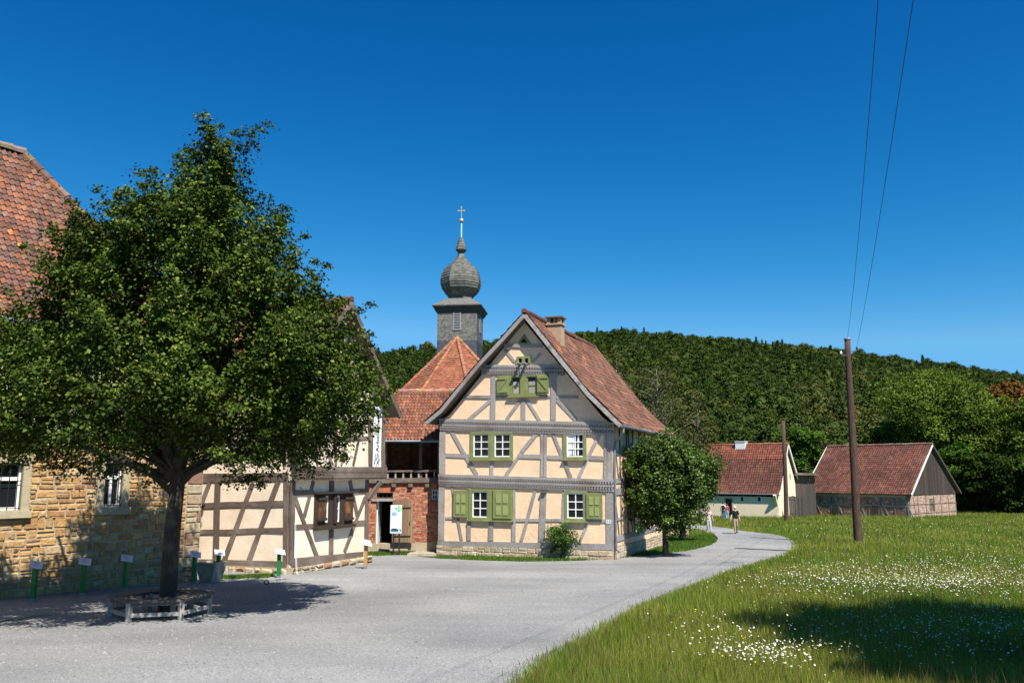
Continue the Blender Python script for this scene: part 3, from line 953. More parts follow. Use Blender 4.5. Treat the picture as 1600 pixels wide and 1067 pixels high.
def window(par, pl, outer, sashes, casing_mat, f=.06, b=-.08, shutters=(), rows=3, cols=2, bw=.035, transom=None, frame_mat=None, sill=True, glass_back=-.05, bars=0):
    """outer rect (u0,z0,u1,z1), sashes: list of rects; returns the window object"""
    u0, z0, u1, z1 = outer
    m = MB()
    R4 = lambda r: [(r[0], r[1]), (r[2], r[1]), (r[2], r[3]), (r[0], r[3])]
    m.plate(pl, R4(outer), [R4(s) for s in sashes], f, b)
    if sill:
        c = pl.P((u0 + u1) / 2, z0 - .01, f + .02)
        m.box(c, pl.du * ((u1 - u0) / 2 + .03), pl.n * .045, Vector((0, 0, .025)))
    w_ = m.build('window', casing_mat, par)
    for s in sashes:
        a0, c0, a1, c1 = s
        m = MB()
        fr = .045
        holes = []
        W_, H_ = (a1 - a0 - 2 * fr), (c1 - c0 - 2 * fr)
        for i in range(cols):
            for j in range(rows):
                x0 = a0 + fr + W_ * i / cols + (bw / 2 if i else 0); x1 = a0 + fr + W_ * (i + 1) / cols - (bw / 2 if i < cols - 1 else 0)
                y0 = c0 + fr + H_ * j / rows + (bw / 2 if j else 0); y1 = c0 + fr + H_ * (j + 1) / rows - (bw / 2 if j < rows - 1 else 0)
                holes.append([(x0, y0), (x1, y0), (x1, y1), (x0, y1)])
        m.plate(pl, R4((a0 - .005, c0 - .005, a1 + .005, c1 + .005)), holes, f - .035, f - .075)
        m.build('sash', frame_mat or MT['whitepaint'], w_)
        m = MB(); m.plate(pl, R4((a0, c0, a1, c1)), [], f - .062, f - .068); m.build('pane', MT['glass'], w_)
        if bars:
            m = MB()
            for k in range(bars):
                uu = a0 + (a1 - a0) * (k + .5) / bars
                m.tube([pl.P(uu, c0 - .03, f - .02), pl.P(uu, c1 + .03, f - .02)], .011, 6)
            for q in (.12, .5, .9): m.tube([pl.P(a0 - .03, c0 + (c1 - c0) * q, f - .02), pl.P(a1 + .03, c0 + (c1 - c0) * q, f - .02)], .007, 5)
            m.build('bars', MT['iron'], w_)
    for sh in shutters:
        a0, c0, a1, c1 = sh[0]
        kind = sh[1]
        m = MB()
        m.plate(pl, R4(sh[0]), [], f + .045, f + .005, back=True)
        sh_o = m.build('shutter', casing_mat, w_)
        m = MB()
        if kind == 'panel':
            W_, H_ = a1 - a0, c1 - c0
            for i in range(2):
                for j in range(2):
                    x0 = a0 + W_ * (.17 + .36 * i); y0 = c0 + H_ * (.12 + .42 * j)
                    x1, y1 = x0 + W_ * .27, y0 + H_ * .32
                    m.plate(pl, R4((x0, y0, x1, y1)), [], f + .062, f + .04)
            m.build('panel', MT['green2'], sh_o)
        else:
            for q in (.14, .82): m.box(pl.P((a0 + a1) / 2, c0 + (c1 - c0) * q, f + .058), pl.du * (a1 - a0) * .46, pl.n * .014, Vector((0, 0, .032)))
            s0, s1 = (a0 + .06, a1 - .06) if kind == 'z' else (a1 - .06, a0 + .06)
            m.beam(pl.P(s0, c0 + (c1 - c0) * .2, 0), pl.P(s1, c0 + (c1 - c0) * .76, 0), .06, pl.n, f + .045, f + .07, 0)
            m.build('brace', casing_mat, sh_o)
    return w_

def carved(par, pl, T, pts, wpx, mt, o=0.0, rows=2, pitch=.11, proud=.09, dark=None):
    """storey beam with cut rope mouldings between image points"""
    (x0, y0), (x1, y1) = pts
    a, b = T(x0, y0), T(x1, y1)
    sc = T(1, 0)[0] - T(0, 0)[0]
    ua, za = pl.px(a[0], a[1], o); ub, zb = pl.px(b[0], b[1], o)
    _, zt = pl.px(a[0], a[1] - wpx * sc / 2, o); hh = 2 * (zt - za)
    m = MB()
    L = ub - ua
    bands = [(.30, .5, proud), (.0, .24, proud * 1.15), (-.30, -.02, proud * .8)]
    bands = [(.28, .5, proud * 1.2), (-.12, .10, proud), (-.5, -.34, proud * .7)]
    for b0, b1, pr in bands:
        A = pl.P(ua, za + hh * (b0 + b1) / 2, o); B = pl.P(ub, zb + hh * (b0 + b1) / 2, o)
        m.beam(A, B, hh * (b1 - b0), pl.n, -.02, pr, .006)
    w_ = m.build('carved_beam', mt, par)
    m = MB()
    for b0, b1, pr in ((.12, .28, proud * 1.3), (-.32, -.16, proud * 1.1)):
        A = pl.P(ua, za + hh * (b0 + b1) / 2, o); B = pl.P(ub, zb + hh * (b0 + b1) / 2, o)
        m.beam(A, B, hh * (b1 - b0), pl.n, -.02, pr - .07, 0, (.45, .42, .40), seg=1)
        n_ = int(L / pitch)
        for k in range(n_):
            t = (k + .5) / n_
            c = A.lerp(B, t) + pl.n * (pr - .04)
            m.box(c, pl.du * pitch * .27 + Vector((0, 0, hh * (b1 - b0) * .25)), pl.n * .04, Vector((0, 0, hh * (b1 - b0) * .42)) , (1.15, 1.12, 1.1))
    m.build('moulding', mt, w_)
    return w_

def tilegrid_roof(par, name, Sf, U, V, **k):
    m = MB(); tiles(m, Sf, U, V, **k); o = m.build(name, MT['tile'], par); return o
def slab(m, Sf, U, V, th=.12, nu=6, nv=8, col=(1, 1, 1), drop=.02, inside=None):
    """solid boarding below the tiles"""
    P = lambda i, j: Sf(U * i / nu, V * j / nv)
    def nrm(i, j):
        a = Sf(U * i / nu + .05, V * j / nv) - Sf(U * i / nu - .05, V * j / nv); b = Sf(U * i / nu, V * j / nv + .05) - Sf(U * i / nu, V * j / nv - .05)
        n = a.cross(b).normalized(); return n if n.z > 0 else -n
    for i in range(nu):
        for j in range(nv):
            q = [(i, j), (i + 1, j), (i + 1, j + 1), (i, j + 1)]
            m.poly([P(*x) - nrm(*x) * drop for x in q], None, col)
            m.poly([P(*x) - nrm(*x) * (drop + th) for x in q][::-1], None, col)
    def edge(a, b):
        m.poly([P(*a) - nrm(*a) * drop, P(*b) - nrm(*b) * drop, P(*b) - nrm(*b) * (drop + th), P(*a) - nrm(*a) * (drop + th)], None, col)
    for i in range(nu): edge((i, 0), (i + 1, 0)); edge((i, nv), (i + 1, nv))
    for j in range(nv): edge((0, j), (0, j + 1)); edge((nu, j), (nu, j + 1))
def poly_surface(prof, P0, dirU):
    """prof: list of 3D points from eave to ridge (first section); dirU: unit vector along the eave"""
    pr = [Vector(p) for p in prof]
    cum = [0]
    for a, b in zip(pr[:-1], pr[1:]): cum.append(cum[-1] + (b - a).length)
    V = cum[-1]
    def S_(u, v):
        if v <= 0: d = (pr[1] - pr[0]).normalized(); return pr[0] + d * v + dirU * u
        if v >= V: d = (pr[-1] - pr[-2]).normalized(); return pr[-1] + d * (v - V) + dirU * u
        for i in range(len(cum) - 1):
            if v <= cum[i + 1]:
                t = (v - cum[i]) / (cum[i + 1] - cum[i]); return pr[i].lerp(pr[i + 1], t) + dirU * u
    return S_, V

# ------------------------------------------------------------------ main half-timbered house
Z1 = z_(650, 470, 2.5405)
Z7 = z_(840, 660, 4.847)
DU = Vector((0.930, -0.367, 0)).normalized()
DP = Vector((0.367, 0.930, 0)).normalized()
HP = Plane(G(684, 867), DU)
def hp(x, y, o=0.0): return HP.px(*Z1(x, y), o)
uR = hp(782, 960)[0]
zg = min(HP.ground(0), HP.ground(uR)) 
house = thing('timber_framed_house', HP.P(uR / 2, HP.ground(uR / 2)), 'tall half-timbered house with ochre plaster, green shutters and steep red tiled gable roof', 'house')
HL = 9.4
eaveL, eaveR = hp(96, 470)[1], hp(780, 490)[1]
outl = [(hp(88, 962)[0], hp(88, 962)[1]), hp(96, 478), hp(135, 450), hp(430, 84), hp(740, 462), hp(782, 492), (uR, hp(785, 972)[1])]
R4 = lambda r: [(r[0], r[1]), (r[2], r[1]), (r[2], r[3]), (r[0], r[3])]
def zr(x0, y0, x1, y1, pl=HP, T=Z1, o=0.0):
    a, b = T(x0, y0), T(x1, y1); return pl.rect(a[0], a[1], b[0], b[1], o)
win_specs = [
    (zr(218, 517, 386, 631), [zr(229, 528, 291, 619), zr(313, 528, 376, 619)], [], 3),
    (zr(586, 518, 677, 630), [zr(599, 529, 667, 619)], [], 3),
    (zr(212, 747, 387, 871), [zr(225, 756, 286, 859), zr(312, 756, 378, 859)], [(zr(153, 752, 211, 858), 'panel'), (zr(309, 750, 383, 863), 'panel')], 3),
    (zr(590, 749, 682, 875), [zr(601, 762, 668, 863)], [(zr(679, 761, 742, 865), 'panel')], 3),
    (zr(368, 295, 488, 380), [zr(380, 302, 415, 371), zr(441, 300, 480, 371)], [(zr(325, 297, 369, 373), 'z'), (zr(484, 292, 529, 371), 's')], 2),
]
holes = [R4((w_[0][0] + .03, w_[0][1] + .03, w_[0][2] - .03, w_[0][3] - .03)) for w_ in win_specs]
tri = [hp(404, 172), hp(457, 172), hp(430, 137)]
box_ = zr(402, 221, 457, 250)
m = MB()
m.plate(HP, outl, holes, 0, -.25)
# side wall, rear wall
CR = HP.P(uR, 0); CL = HP.P(hp(92, 900)[0], 0)
SPl = Plane(HP.P(uR, 0), DP); SPl.n = DU.copy()
LPl = Plane(HP.P(hp(92, 900)[0], 0), DP); LPl.n = -DU
zs0, zs1 = hp(785, 972)[1], hp(782, 492)[1]
m.plate(SPl, [(0.001, zs0 - .05), (HL, zs0 - .3), (HL, zs1), (0.001, zs1)], [], 0, -.2)
m.plate(LPl, [(0, zs0), (HL, zs0 - .2), (HL, zs1), (0, zs1)], [], 0, -.2)
BK = Plane(HP.P(0, 0) + DP * HL, DU); BK.n = DP.copy()
m.plate(BK, [(p[0], p[1]) for p in outl], [], 0, -.2)
wall = m.build('wall', MT['plaster'], house)
for i, (o, s, sh, rows) in enumerate(win_specs):
    if i == 2:  window(house, HP, o, s[:1], MT['green'], shutters=sh, rows=rows)
    elif i == 4:
        wg = window(house, HP, o, s, MT['green'], shutters=sh, rows=2, cols=1, bw=.03, b=-.2, frame_mat=MT['green'])
        for r_ in s:
            m = MB()
            for k in range(5):
                uu = r_[0] + .09 + (r_[2] - r_[0] - .18) * k / 4; m.plate(HP, R4((uu - .022, r_[1] + .05, uu + .022, r_[1] + (r_[3] - r_[1]) * .72)), [], .004, -.001, (.5, .46, .38))
            m.build('curtain', MT['whitepaint'], wg)
    else:
        w_ur = window(house, HP, o, s, MT['green'], shutters=sh, rows=rows)
        if i == 1: w_keep = w_ur
for (x0, x1, xb) in ((602, 622, 618), (622, 634, 630), (641, 648, 646)):
    pts_ = [hp(x0, 533), hp(x1, 533), hp((x1 + xb) / 2, 575), hp(xb, 612), hp(x0, 612)]
    m = MB(); m.plate(HP, pts_, [], .001, -.001, (1, 1, 1)); m.build('curtain', MT['whitepaint'], w_keep)
# triangle light and the little pigeon box
m = MB(); m.plate(HP, [hp(402, 173), hp(458, 173), hp(430, 133)], [[hp(416, 166), hp(444, 166), hp(430, 147)]], .06, -.02); wt = m.build('window', MT['green'], house)
m = MB(); m.plate(HP, [hp(412, 168), hp(448, 168), hp(430, 142)], [], .012, -.0); m.build('pane', MT['dark'], wt)
m = MB(); m.plate(HP, R4(box_), [R4(zr(410, 229, 423, 248)), R4(zr(435, 229, 448, 248))], .09, -.0); wt = m.build('dovecote_opening', MT['green'], house)
m = MB(); m.plate(HP, R4(zr(405, 224, 453, 249)), [], .02, 0.0); m.build('pane', MT['dark'], wt)
for xx in (417, 441):
    m = MB(); u_, zz = hp(xx, 249); m.box(HP.P(u_, zz - .02, .24), DU * .055, HP.n * .2, Vector((0, 0, .02))); m.build('perch', MT['oak'], wt)
# timber frame
timber(house, HP, Z1, [(88, 963, 785, 976, 24)], MT['oak'], 'sill_beam', t1=.06)
timber(house, HP, Z1, [(107, 520, 105, 690, 24), (501, 522, 500, 697, 9), (516, 522, 514, 698, 12), (753, 528, 750, 706, 8), (770, 528, 769, 708, 20), (301, 634, 301, 692, 13),
                       (104, 728, 101, 950, 25), (211, 873, 211, 950, 15), (212, 728, 212, 748, 13), (298, 875, 298, 952, 18), (388, 735, 388, 955, 14), (509, 745, 500, 957, 23), (588, 745, 586, 958, 11),
                       (769, 745, 770, 963, 27), (308, 300, 305, 472, 18), (547, 292, 545, 472, 20), (427, 387, 426, 472, 16)], MT['oak'], 'post')
timber(house, HP, Z1, [(500, 757, 520, 757, 9)], MT['oakdark'], 'bracket', t1=.14)
timber(house, HP, Z1, [(118, 612, 216, 616, 16), (405, 616, 497, 618, 16), (523, 620, 589, 622, 15), (690, 622, 748, 624, 15), (118, 861, 156, 862, 10), (396, 868, 492, 869, 12), (516, 869, 592, 870, 12), (690, 872, 756, 873, 12),
                       (190, 381, 299, 382, 12), (317, 381, 372, 381, 10), (488, 379, 536, 380, 10), (558, 381, 645, 382, 12), (220, 735, 386, 738, 8)], MT['oak'], 'rail', t1=.03)
timber(house, HP, Z1, [(143, 520, 242, 690, 14), (480, 526, 420, 600, 14), (422, 597, 356, 694, 14), (543, 524, 616, 700, 13), (730, 528, 646, 702, 14), (142, 728, 181, 948, 10), (476, 740, 419, 952, 12),
                       (686, 872, 650, 957, 12), (735, 745, 727, 762, 12), (299, 393, 207, 473, 14), (416, 392, 359, 473, 12), (440, 392, 492, 473, 12), (560, 392, 637, 474, 14), (351, 190, 394, 243, 10), (494, 208, 461, 246, 10)], MT['oak'], 'brace', t1=.026)
timber(house, HP, Z1, [(352, 177, 503, 180, 12)], MT['oak'], 'tie_beam', t1=.05)
carved(house, HP, Z1, [(92, 710), (785, 733)], 46, MT['oak'])
carved(house, HP, Z1, [(96, 490), (790, 508)], 46, MT['oak'])
carved(house, HP, Z1, [(262, 273), (590, 277)], 38, MT['oak'])
# foundation
m = MB()
fz = lambda u, z: True
fb = min(HP.ground(0), HP.ground(uR)) - .15
SPAL = [(.50, .40, .27), (.55, .46, .33), (.44, .34, .23), (.58, .50, .38), (.48, .42, .32)]
zf = hp(430, 978)[1]
m.plate(HP, [(hp(86, 970)[0] - .03, fb), (uR + .03, fb), (uR + .03, hp(785, 982)[1]), (hp(86, 970)[0] - .03, hp(86, 968)[1])], [], .05, -.2)
m.plate(SPl, [(0.05, fb - .3), (HL, fb - .3), (HL, zs0 - .3), (.05, zs0 - .02)], [], .05, -.15)
f_ = m.build('foundation', MT['mortar'], house)
m = MB()
stones(m, HP, hp(86, 970)[0] - .03, uR + .02, fb, zf - .02, h=(.12, .2), wd=(.2, .5), d=(.01, .03), pal=SPAL, off=.05, seed=5)
stones(m, SPl, .06, HL, fb, zs0 - .1, h=(.14, .24), wd=(.2, .5), d=(.01, .03), pal=SPAL, off=.05, seed=6)
m.build('stonework', MT['stone'], f_)
# side wall timber
def on(pl, u0, z0, u1, z1, w_, name, mt='oakdark', t1=.035, par=None):
    m = MB(); f = rnd.uniform(.85, 1.15); m.beam(pl.P(u0, z0), pl.P(u1, z1), w_, pl.n, -.03, t1 + rnd.uniform(0, .006), .01, (f, f, f)); return m.build(name, MT[mt], par or house)
def sp(x, y): return SPl.px(*Z7(x, y))
za_, zb_, zc_, zd_, ze_ = sp(640, 228)[1], sp(640, 438)[1], sp(640, 518)[1], sp(640, 723)[1], sp(640, 868)[1]
for zz, w_, nm in ((za_, .17, 'rail'), (zb_, .2, 'beam'), (zc_, .24, 'beam'), (zd_, .1, 'rail'), (ze_, .2, 'sill_beam')): on(SPl, .13, zz, HL, zz - .02, w_, nm, 'oak')
for k in range(9):
    uu = .1 + k * (HL - .3) / 8
    wd_ = .24 if k == 0 else .09
    on(SPl, uu, ze_, uu, zc_ - .12, wd_, 'post', 'oak' if k == 0 else 'oakdark')
    on(SPl, uu, zb_, uu, zs1 - .05, wd_, 'post', 'oak' if k == 0 else 'oakdark')
for k in range(4):
    uu = .35 + k * 2.3
    on(SPl, uu, zc_ - .12, uu + .55, ze_, .08, 'brace'); on(SPl, uu, zs1 - .1, uu + .6, zb_, .08, 'brace')
# roof: verge profile from the photograph, swept back
OV = .42
def verge(pts): return [HP.P(*HP.px(*Z1(x, y), OV), OV) for x, y in pts]
vR = verge([(812, 488), (762, 440), (680, 360), (560, 210), (431, 48)])
vL = verge([(40, 478), (100, 428), (150, 366), (250, 245), (350, 138), (431, 48)])
apex = (vR[-1] + vL[-1]) / 2; vR[-1] = apex; vL[-1] = apex
RL = HL + 1.0
SR, VR = poly_surface(vR, None, DP)
SL_, VL = poly_surface(vL, None, DP)
def sagged(Sf, amt=.06):
    return lambda u, v: Sf(u, v) + Vector((0, 0, amt * mnoise.noise(Vector((u * .35, v * .5, 3.1))) - amt * 1.5 * math.sin(max(0, min(1, u / RL)) * math.pi)))
SRs, SLs = sagged(SR), sagged(SL_)
tilegrid_roof(house, 'roof', SRs, RL, VR, tw=.155, th=.26, pal=TPAL_OLD, seed=21, odd=(.5, .2, .08))
tilegrid_roof(house, 'roof', SLs, RL, VL, tw=.21, th=.30, pal=TPAL, seed=22)
m = MB(); slab(m, SRs, RL - .02, VR, th=.10); slab(m, SLs, RL - .02, VL, th=.10); m.build('roof_boarding', MT['oakdark'], house)
m = MB(); caps(m, SRs(-.03, VR) + Vector((0, 0, .05)), SRs(RL, VR) + Vector((0, 0, .02)), r=.12, pal=TPAL_OLD, seed=3); m.build('ridge_tiles', MT['tile'], house)
MT['verge'] = mat('silvered verge board', (.52, .50, .47, 1), (.25, .23, .21, 1), 8, .9, .8, 14, 'UV', (1.2, 6, 1), c3=(.18, .15, .13, 1), sc3=2.3, detail=9)
for vv_, mt_, nn in ((vR, 'verge', 1), (vL, 'oak', 2)):
    m = MB()
    for a, b in zip(vv_[:-1], vv_[1:]):
        dn = Vector((0, 0, -.11))
        m.beam(a + dn * .8, b + dn * .8, .15, HP.n, -.06, .03, .003, seg=1)
    m.build('verge_board', MT[mt_], house)
# gutter and downpipe on the right
gA = SR(0.02, -.06) + Vector((0, 0, -.03)); gB = SR(RL, -.06) + Vector((0, 0, -.06))
m = MB(); m.tube([gA, gA.lerp(gB, .5), gB], .065, 8); gut = m.build('gutter', MT['zinc'], house)
pA = HP.P(*HP.px(963, 700, .02), .02)
dp = [gA + DP * .25 + Vector((0, 0, -.02)), gA + DP * .22 + Vector((0, 0, -.22)), SPl.P(.12, pA.z + .15, .12), SPl.P(.10, pA.z - .1, .10), SPl.P(.10, zs0 + .25, .10), SPl.P(.10, zs0 - .12, .10), SPl.P(.1, zs0 - .22, .22)]
m = MB(); m.tube(dp, .045, 8); m.build('downpipe', MT['zinc'], house)
m = MB(); m.tube([SPl.P(.02, zs1 - .15, .05), SPl.P(.02, fb + .2, .05), SPl.P(.06, fb + .12, .15)], .022, 6); m.build('cable_pipe', MT['polewood'], house)
# chimney
def ridge_at(u): return SRs(u, VR)
ch = ridge_at(1.75)
d0 = at_depth(863, 515, ch.y)
m = MB()
cz = at_depth(863, 509, ch.y).z
cpos = Vector((at_depth(864, 515, ch.y).x, ch.y, 0)) + Vector((.12, 0, 0))
def rotbox(m, c, hx, hy, z0, z1, col=(1, 1, 1), X=DU, Y=DP): m.box(Vector((c.x, c.y, (z0 + z1) / 2)), X * hx, Y * hy, Vector((0, 0, (z1 - z0) / 2)), col)
rotbox(m, cpos, .30, .26, ch.z - 1.2, cz)
rotbox(m, cpos, .35, .31, cz, cz + .06)
for sx in (-1, 1):
    for sy in (-1, 1): rotbox(m, cpos + DU * .24 * sx + DP * .2 * sy, .07, .06, cz + .06, cz + .30)
rotbox(m, cpos + DP * 0, .03, .22, cz + .06, cz + .30)
rotbox(m, cpos, .38, .34, cz + .30, cz + .36, (.4, .4, .4))
MT['chim'] = mat('sandstone chimney', (.45, .30, .19, 1), (.36, .25, .17, 1), 5, .9, .5, 20)
m.build('chimney', MT['chim'], house)
# house number
nr = zr(757, 868, 775, 884)
m = MB(); m.plate(HP, R4(nr), [], .055, .035); num = m.build('number_plate', MT['whitepaint'], house)
def text(parent, body, pl, u, z, size, o, rot=0.0, mt=None, align='CENTER', name='lettering'):
    cu = bpy.data.curves.new(name, 'FONT'); cu.body = body; cu.size = size; cu.align_x = align; cu.align_y = 'CENTER'; cu.extrude = .002
    ob = bpy.data.objects.new(name, cu); COL.objects.link(ob)
    cu.materials.append(mt or MT['iron'])
    X, Yv, Zv = pl.du.copy(), Vector((0, 0, 1)), pl.n.copy()
    if X.cross(Yv).dot(Zv) < 0: X = -X
    M = Matrix((X, Yv, Zv)).transposed().to_4x4() @ Matrix.Rotation(rot, 4, 'Z')
    M.translation = pl.P(u, z, o) - BASE[parent.name]
    me = bpy.data.meshes.new_from_object(ob); bpy.data.objects.remove(ob); me.transform(M)
    if not me.materials: me.materials.append(mt or MT['iron'])
    ob = bpy.data.objects.new(name, me); COL.objects.link(ob); ob.parent = parent
    BASE[ob.name] = BASE[parent.name]
    return ob
text(num, '10', HP, (nr[0] + nr[2]) / 2, (nr[1] + nr[3]) / 2, .16, .058)
# curtain hint inside upper right window
# ------------------------------------------------------------------ left half-timbered house
Z4 = z_(280, 660, 4.103)
CC = G(451, 897)
EV = Vector((0.367, 0.930, 0)).normalized(); WV = Vector((-0.930, 0.367, 0)).normalized()
RP = Plane(CC, EV); RP.n = Vector((EV.y, -EV.x, 0))
LP = Plane(CC, WV); LP.n = Vector((WV.y, -WV.x, 0)); 
if LP.n.y > 0: LP.n = -LP.n
lh = thing('timber_framed_house', CC + EV * 2 + WV * 3, 'low half-timbered house with dark beams and pale pink plaster half hidden by the linden', 'house')
def r4(x, y, o=0.0): return RP.px(*Z4(x, y), o)
def l4(x, y, o=0.0): return LP.px(*Z4(x, y), o)
uE = r4(1203, 700)[0]
uEE = r4(1313, 320, .25)[0]
zsill = r4(735, 895)[1]
ztop = r4(760, 365)[1]
vapex = RP.px(549, 470, .75); veave = RP.px(626, 648, .75)
JO = .22
zup = r4(760, 270, JO)[1]
eave_z = veave[1] + .35
half = veave[0] - vapex[0]
LL = 9.5
wopen = zr(862, 452, 1100, 662, RP, Z4)
m = MB()
m.plate(RP, [(0, zsill - .2), (uE + .05, zsill - .05), (uE + .05, ztop + .1), (0, ztop + .1)], [R4((wopen[0] + .05, wopen[1] + .05, wopen[2] - .05, wopen[3] - .05))], 0, -.2)
slope = (vapex[1] - veave[1]) / half
gl = [(-.02, ztop + .02), (uEE - .02, ztop + .02), (uEE - .02, vapex[1] - slope * (uEE - vapex[0]) - .1), (vapex[0], vapex[1] - .12), (-.02, vapex[1] - slope * (vapex[0] + .02) - .1)]
m.plate(RP, gl, [], JO, JO - .2)
m.plate(LP, [(0.001, zsill - .2), (LL, zsill - .2), (LL, eave_z + .3), (0.001, eave_z + .3)], [], 0, -.2)
BP = Plane(RP.P(uE, 0), WV); BP.n = EV.copy()
m.plate(BP, [(0, zsill - .3), (LL, zsill - .3), (LL, eave_z + .3), (0, eave_z + .3)], [], 0, -.2)
m.build('wall', MT['plaster2'], lh)
def tl(pl, T, items, name, mt='oakdark', **k): timber(lh, pl, T, items, MT[mt], name, **k)
tl(LP, Z4, [(250, 370, 238, 885, 33), (690, 365, 684, 900, 27)], 'post')
tl(RP, Z4, [(728, 365, 716, 905, 26), (975, 372, 970, 848, 25), (1203, 368, 1195, 860, 20)], 'post')
tl(LP, Z4, [(197, 388, 100, 640, 25), (475, 385, 290, 885, 29), (636, 380, 450, 885, 31)], 'brace', t1=.03)
tl(LP, Z4, [(90, 533, 680, 517, 36), (90, 702, 672, 688, 32), (90, 366, 700, 353, 34), (90, 338, 700, 333, 20)], 'rail', t1=.028)
tl(LP, Z4, [(90, 897, 690, 912, 46)], 'sill_beam', t1=.07)
tl(RP, Z4, [(716, 897, 1170, 848, 48)], 'sill_beam', t1=.07)
tl(RP, Z4, [(740, 450, 860, 448, 32), (1100, 442, 1195, 440, 32), (735, 670, 860, 662, 32), (1098, 648, 1186, 640, 32)], 'rail', t1=.028)
tl(RP, Z4, [(860, 375, 800, 602, 20), (1092, 372, 1138, 592, 22), (738, 480, 882, 862, 23), (1190, 480, 1058, 828, 18)], 'brace', t1=.024)
# strut carrying the jetty, seen against the brick barn
m = MB(); A = RP.P(*r4(1210, 495, .02), .02); B_ = RP.P(*r4(1285, 380, JO), JO); m.beam(A, B_, .16, RP.n, -.06, .08, .01); m.build('strut', MT['oakdark'], lh)
carved(lh, RP, Z4, [(742, 325), (1316, 325)], 92, MT['oakdark'], o=JO, proud=.1)
# upper storey timbers
zu0, zu1 = r4(1000, 270, JO)[1], RP.px(590, 655, JO)[1]
def uon(pl, u0, z0, u1, z1, w_, name, o=JO, t1=.035):
    m = MB(); f = rnd.uniform(.85, 1.15); m.beam(pl.P(u0, z0, o), pl.P(u1, z1, o), w_, pl.n, -.03, t1 + rnd.uniform(0, .006), .01, (f, f, f)); m.build(name, MT['oakdark'], lh)
tl(RP, Z4, [(1218, -20, 1221, 272, 17), (1000, 60, 1001, 272, 14), (1302, -10, 1306, 280, 22), (757, 100, 757, 272, 26)], 'post', o=JO)
tl(RP, Z4, [(915, 70, 977, 272, 18), (1080, 80, 1037, 272, 10), (1160, 60, 1114, 272, 12), (835, 90, 886, 268, 16)], 'brace', o=JO, t1=.03)
tl(RP, Z4, [(770, 110, 990, 106, 22), (1010, 105, 1210, 100, 22), (1228, 128, 1298, 130, 14)], 'rail', o=JO, t1=.028)
zt2 = RP.px(560, 640, JO)[1]
for zz in (zt2, zt2 + 1.5, zt2 + 2.7):
    hw = (vapex[1] - zz) / slope - .25
    if hw > .3: uon(RP, max(0, vapex[0] - hw), zz, min(uEE, vapex[0] + hw), zz, .18, 'tie_beam', t1=.05)
for k in range(7):
    uu = .3 + k * (uEE - .6) / 6
    ht = vapex[1] - slope * abs(uu - vapex[0]) - .3
    if ht > zt2 + .3: uon(RP, uu, zt2 + .1, uu, ht, .14, 'post')
for k in range(9): uon(LP, .1 + k * 1.15, zu0, .1 + k * 1.15, eave_z + .2, .16, 'post', o=0)
for k in range(4): uon(LP, .3 + k * 2.3, zu0, 1.1 + k * 2.3, eave_z, .13, 'brace', o=0, t1=.028)
uon(LP, 0, (zu0 + eave_z) / 2, LL, (zu0 + eave_z) / 2, .15, 'rail', o=0, t1=.025)
# louvre with ledge high in the gable
lg = (vapex[0] - .35, vapex[1] - 1.55, vapex[0] + .35, vapex[1] - .75)
m = MB(); m.plate(RP, R4(lg), [], JO + .06, JO); m.build('hatch', MT['black'], lh)
# window with plank shutters
w_ = window(lh, RP, wopen, [zr(922, 470, 945, 640, RP, Z4), zr(996, 468, 1018, 636, RP, Z4)], MT['scorched'], rows=2, cols=1, f=.09, b=-.1, sill=False)
m = MB(); a0, c0, a1, c1 = wopen
m.box(RP.P((a0 + a1) / 2, c1 + .02, .12), EV * ((a1 - a0) / 2 + .06), RP.n * .09, Vector((0, 0, .03))); m.build('lintel', MT['scorched'], w_)
m = MB(); m.box(RP.P((a0 + a1) / 2, c0 - .03, .12), EV * ((a1 - a0) / 2 + .04), RP.n * .09, Vector((0, 0, .05))); m.build('sill', MT['scorched'], w_)
m = MB(); m.beam(RP.P(*r4(981, 470)), RP.P(*r4(981, 645)), .17, RP.n, .08, .15, .008); m.build('post', MT['scorched'], w_)
MT['shutterwood'] = mat('scorched shutter boards', (.035, .02, .014, 1), (.11, .05, .022, 1), 4, .7, .5, 14, 'UV', (7, .8, 1), c3=(.24, .12, .04, 1), sc3=3)
for (x0, y0, x1, y1) in ((872, 478, 922, 632), (1045, 474, 1095, 628)):
    rr_ = zr(x0, y0, x1, y1, RP, Z4); m = MB(); m.plate(RP, R4(rr_), [], .135, .09, back=True); sh = m.build('shutter', MT['shutterwood'], w_)
    m = MB()
    for q in (.08, .93): m.box(RP.P((rr_[0] + rr_[2]) / 2, rr_[1] + (rr_[3] - rr_[1]) * q, .15), EV * (rr_[2] - rr_[0]) * .55, RP.n * .02, Vector((0, 0, .04)))
    m.build('batten', MT['scorched'], sh)
# rubble foundation
m = MB()
m.plate(RP, [(-.05, CC.z - .5), (uE + .25, CC.z - .5), (uE + .25, r4(1165, 868)[1]), (-.05, r4(735, 925)[1])], [], .10, -.2)
m.plate(LP, [(-.05, CC.z - .5), (LL, CC.z - .5), (LL, l4(240, 915)[1]), (-.05, l4(680, 930)[1])], [], .10, -.2)
f_ = m.build('foundation', MT['mortar'], lh)
RPAL = [(.46, .36, .22), (.50, .42, .28), (.38, .26, .16), (.42, .36, .27), (.52, .46, .36), (.36, .20, .12)]
m = MB()
stones(m, RP, -.02, uE + .25, CC.z - .4, r4(960, 890)[1], h=(.22, .36), wd=(.3, .6), d=(.03, .09), pal=RPAL, off=.10, seed=15, cham=.06, jit=.02, gap=.03)
stones(m, LP, -.02, 4.5, LP.ground(0) - .1, l4(460, 922)[1], h=(.14, .26), wd=(.2, .5), d=(.03, .08), pal=RPAL, off=.10, seed=16, cham=.05, jit=.02, gap=.03)
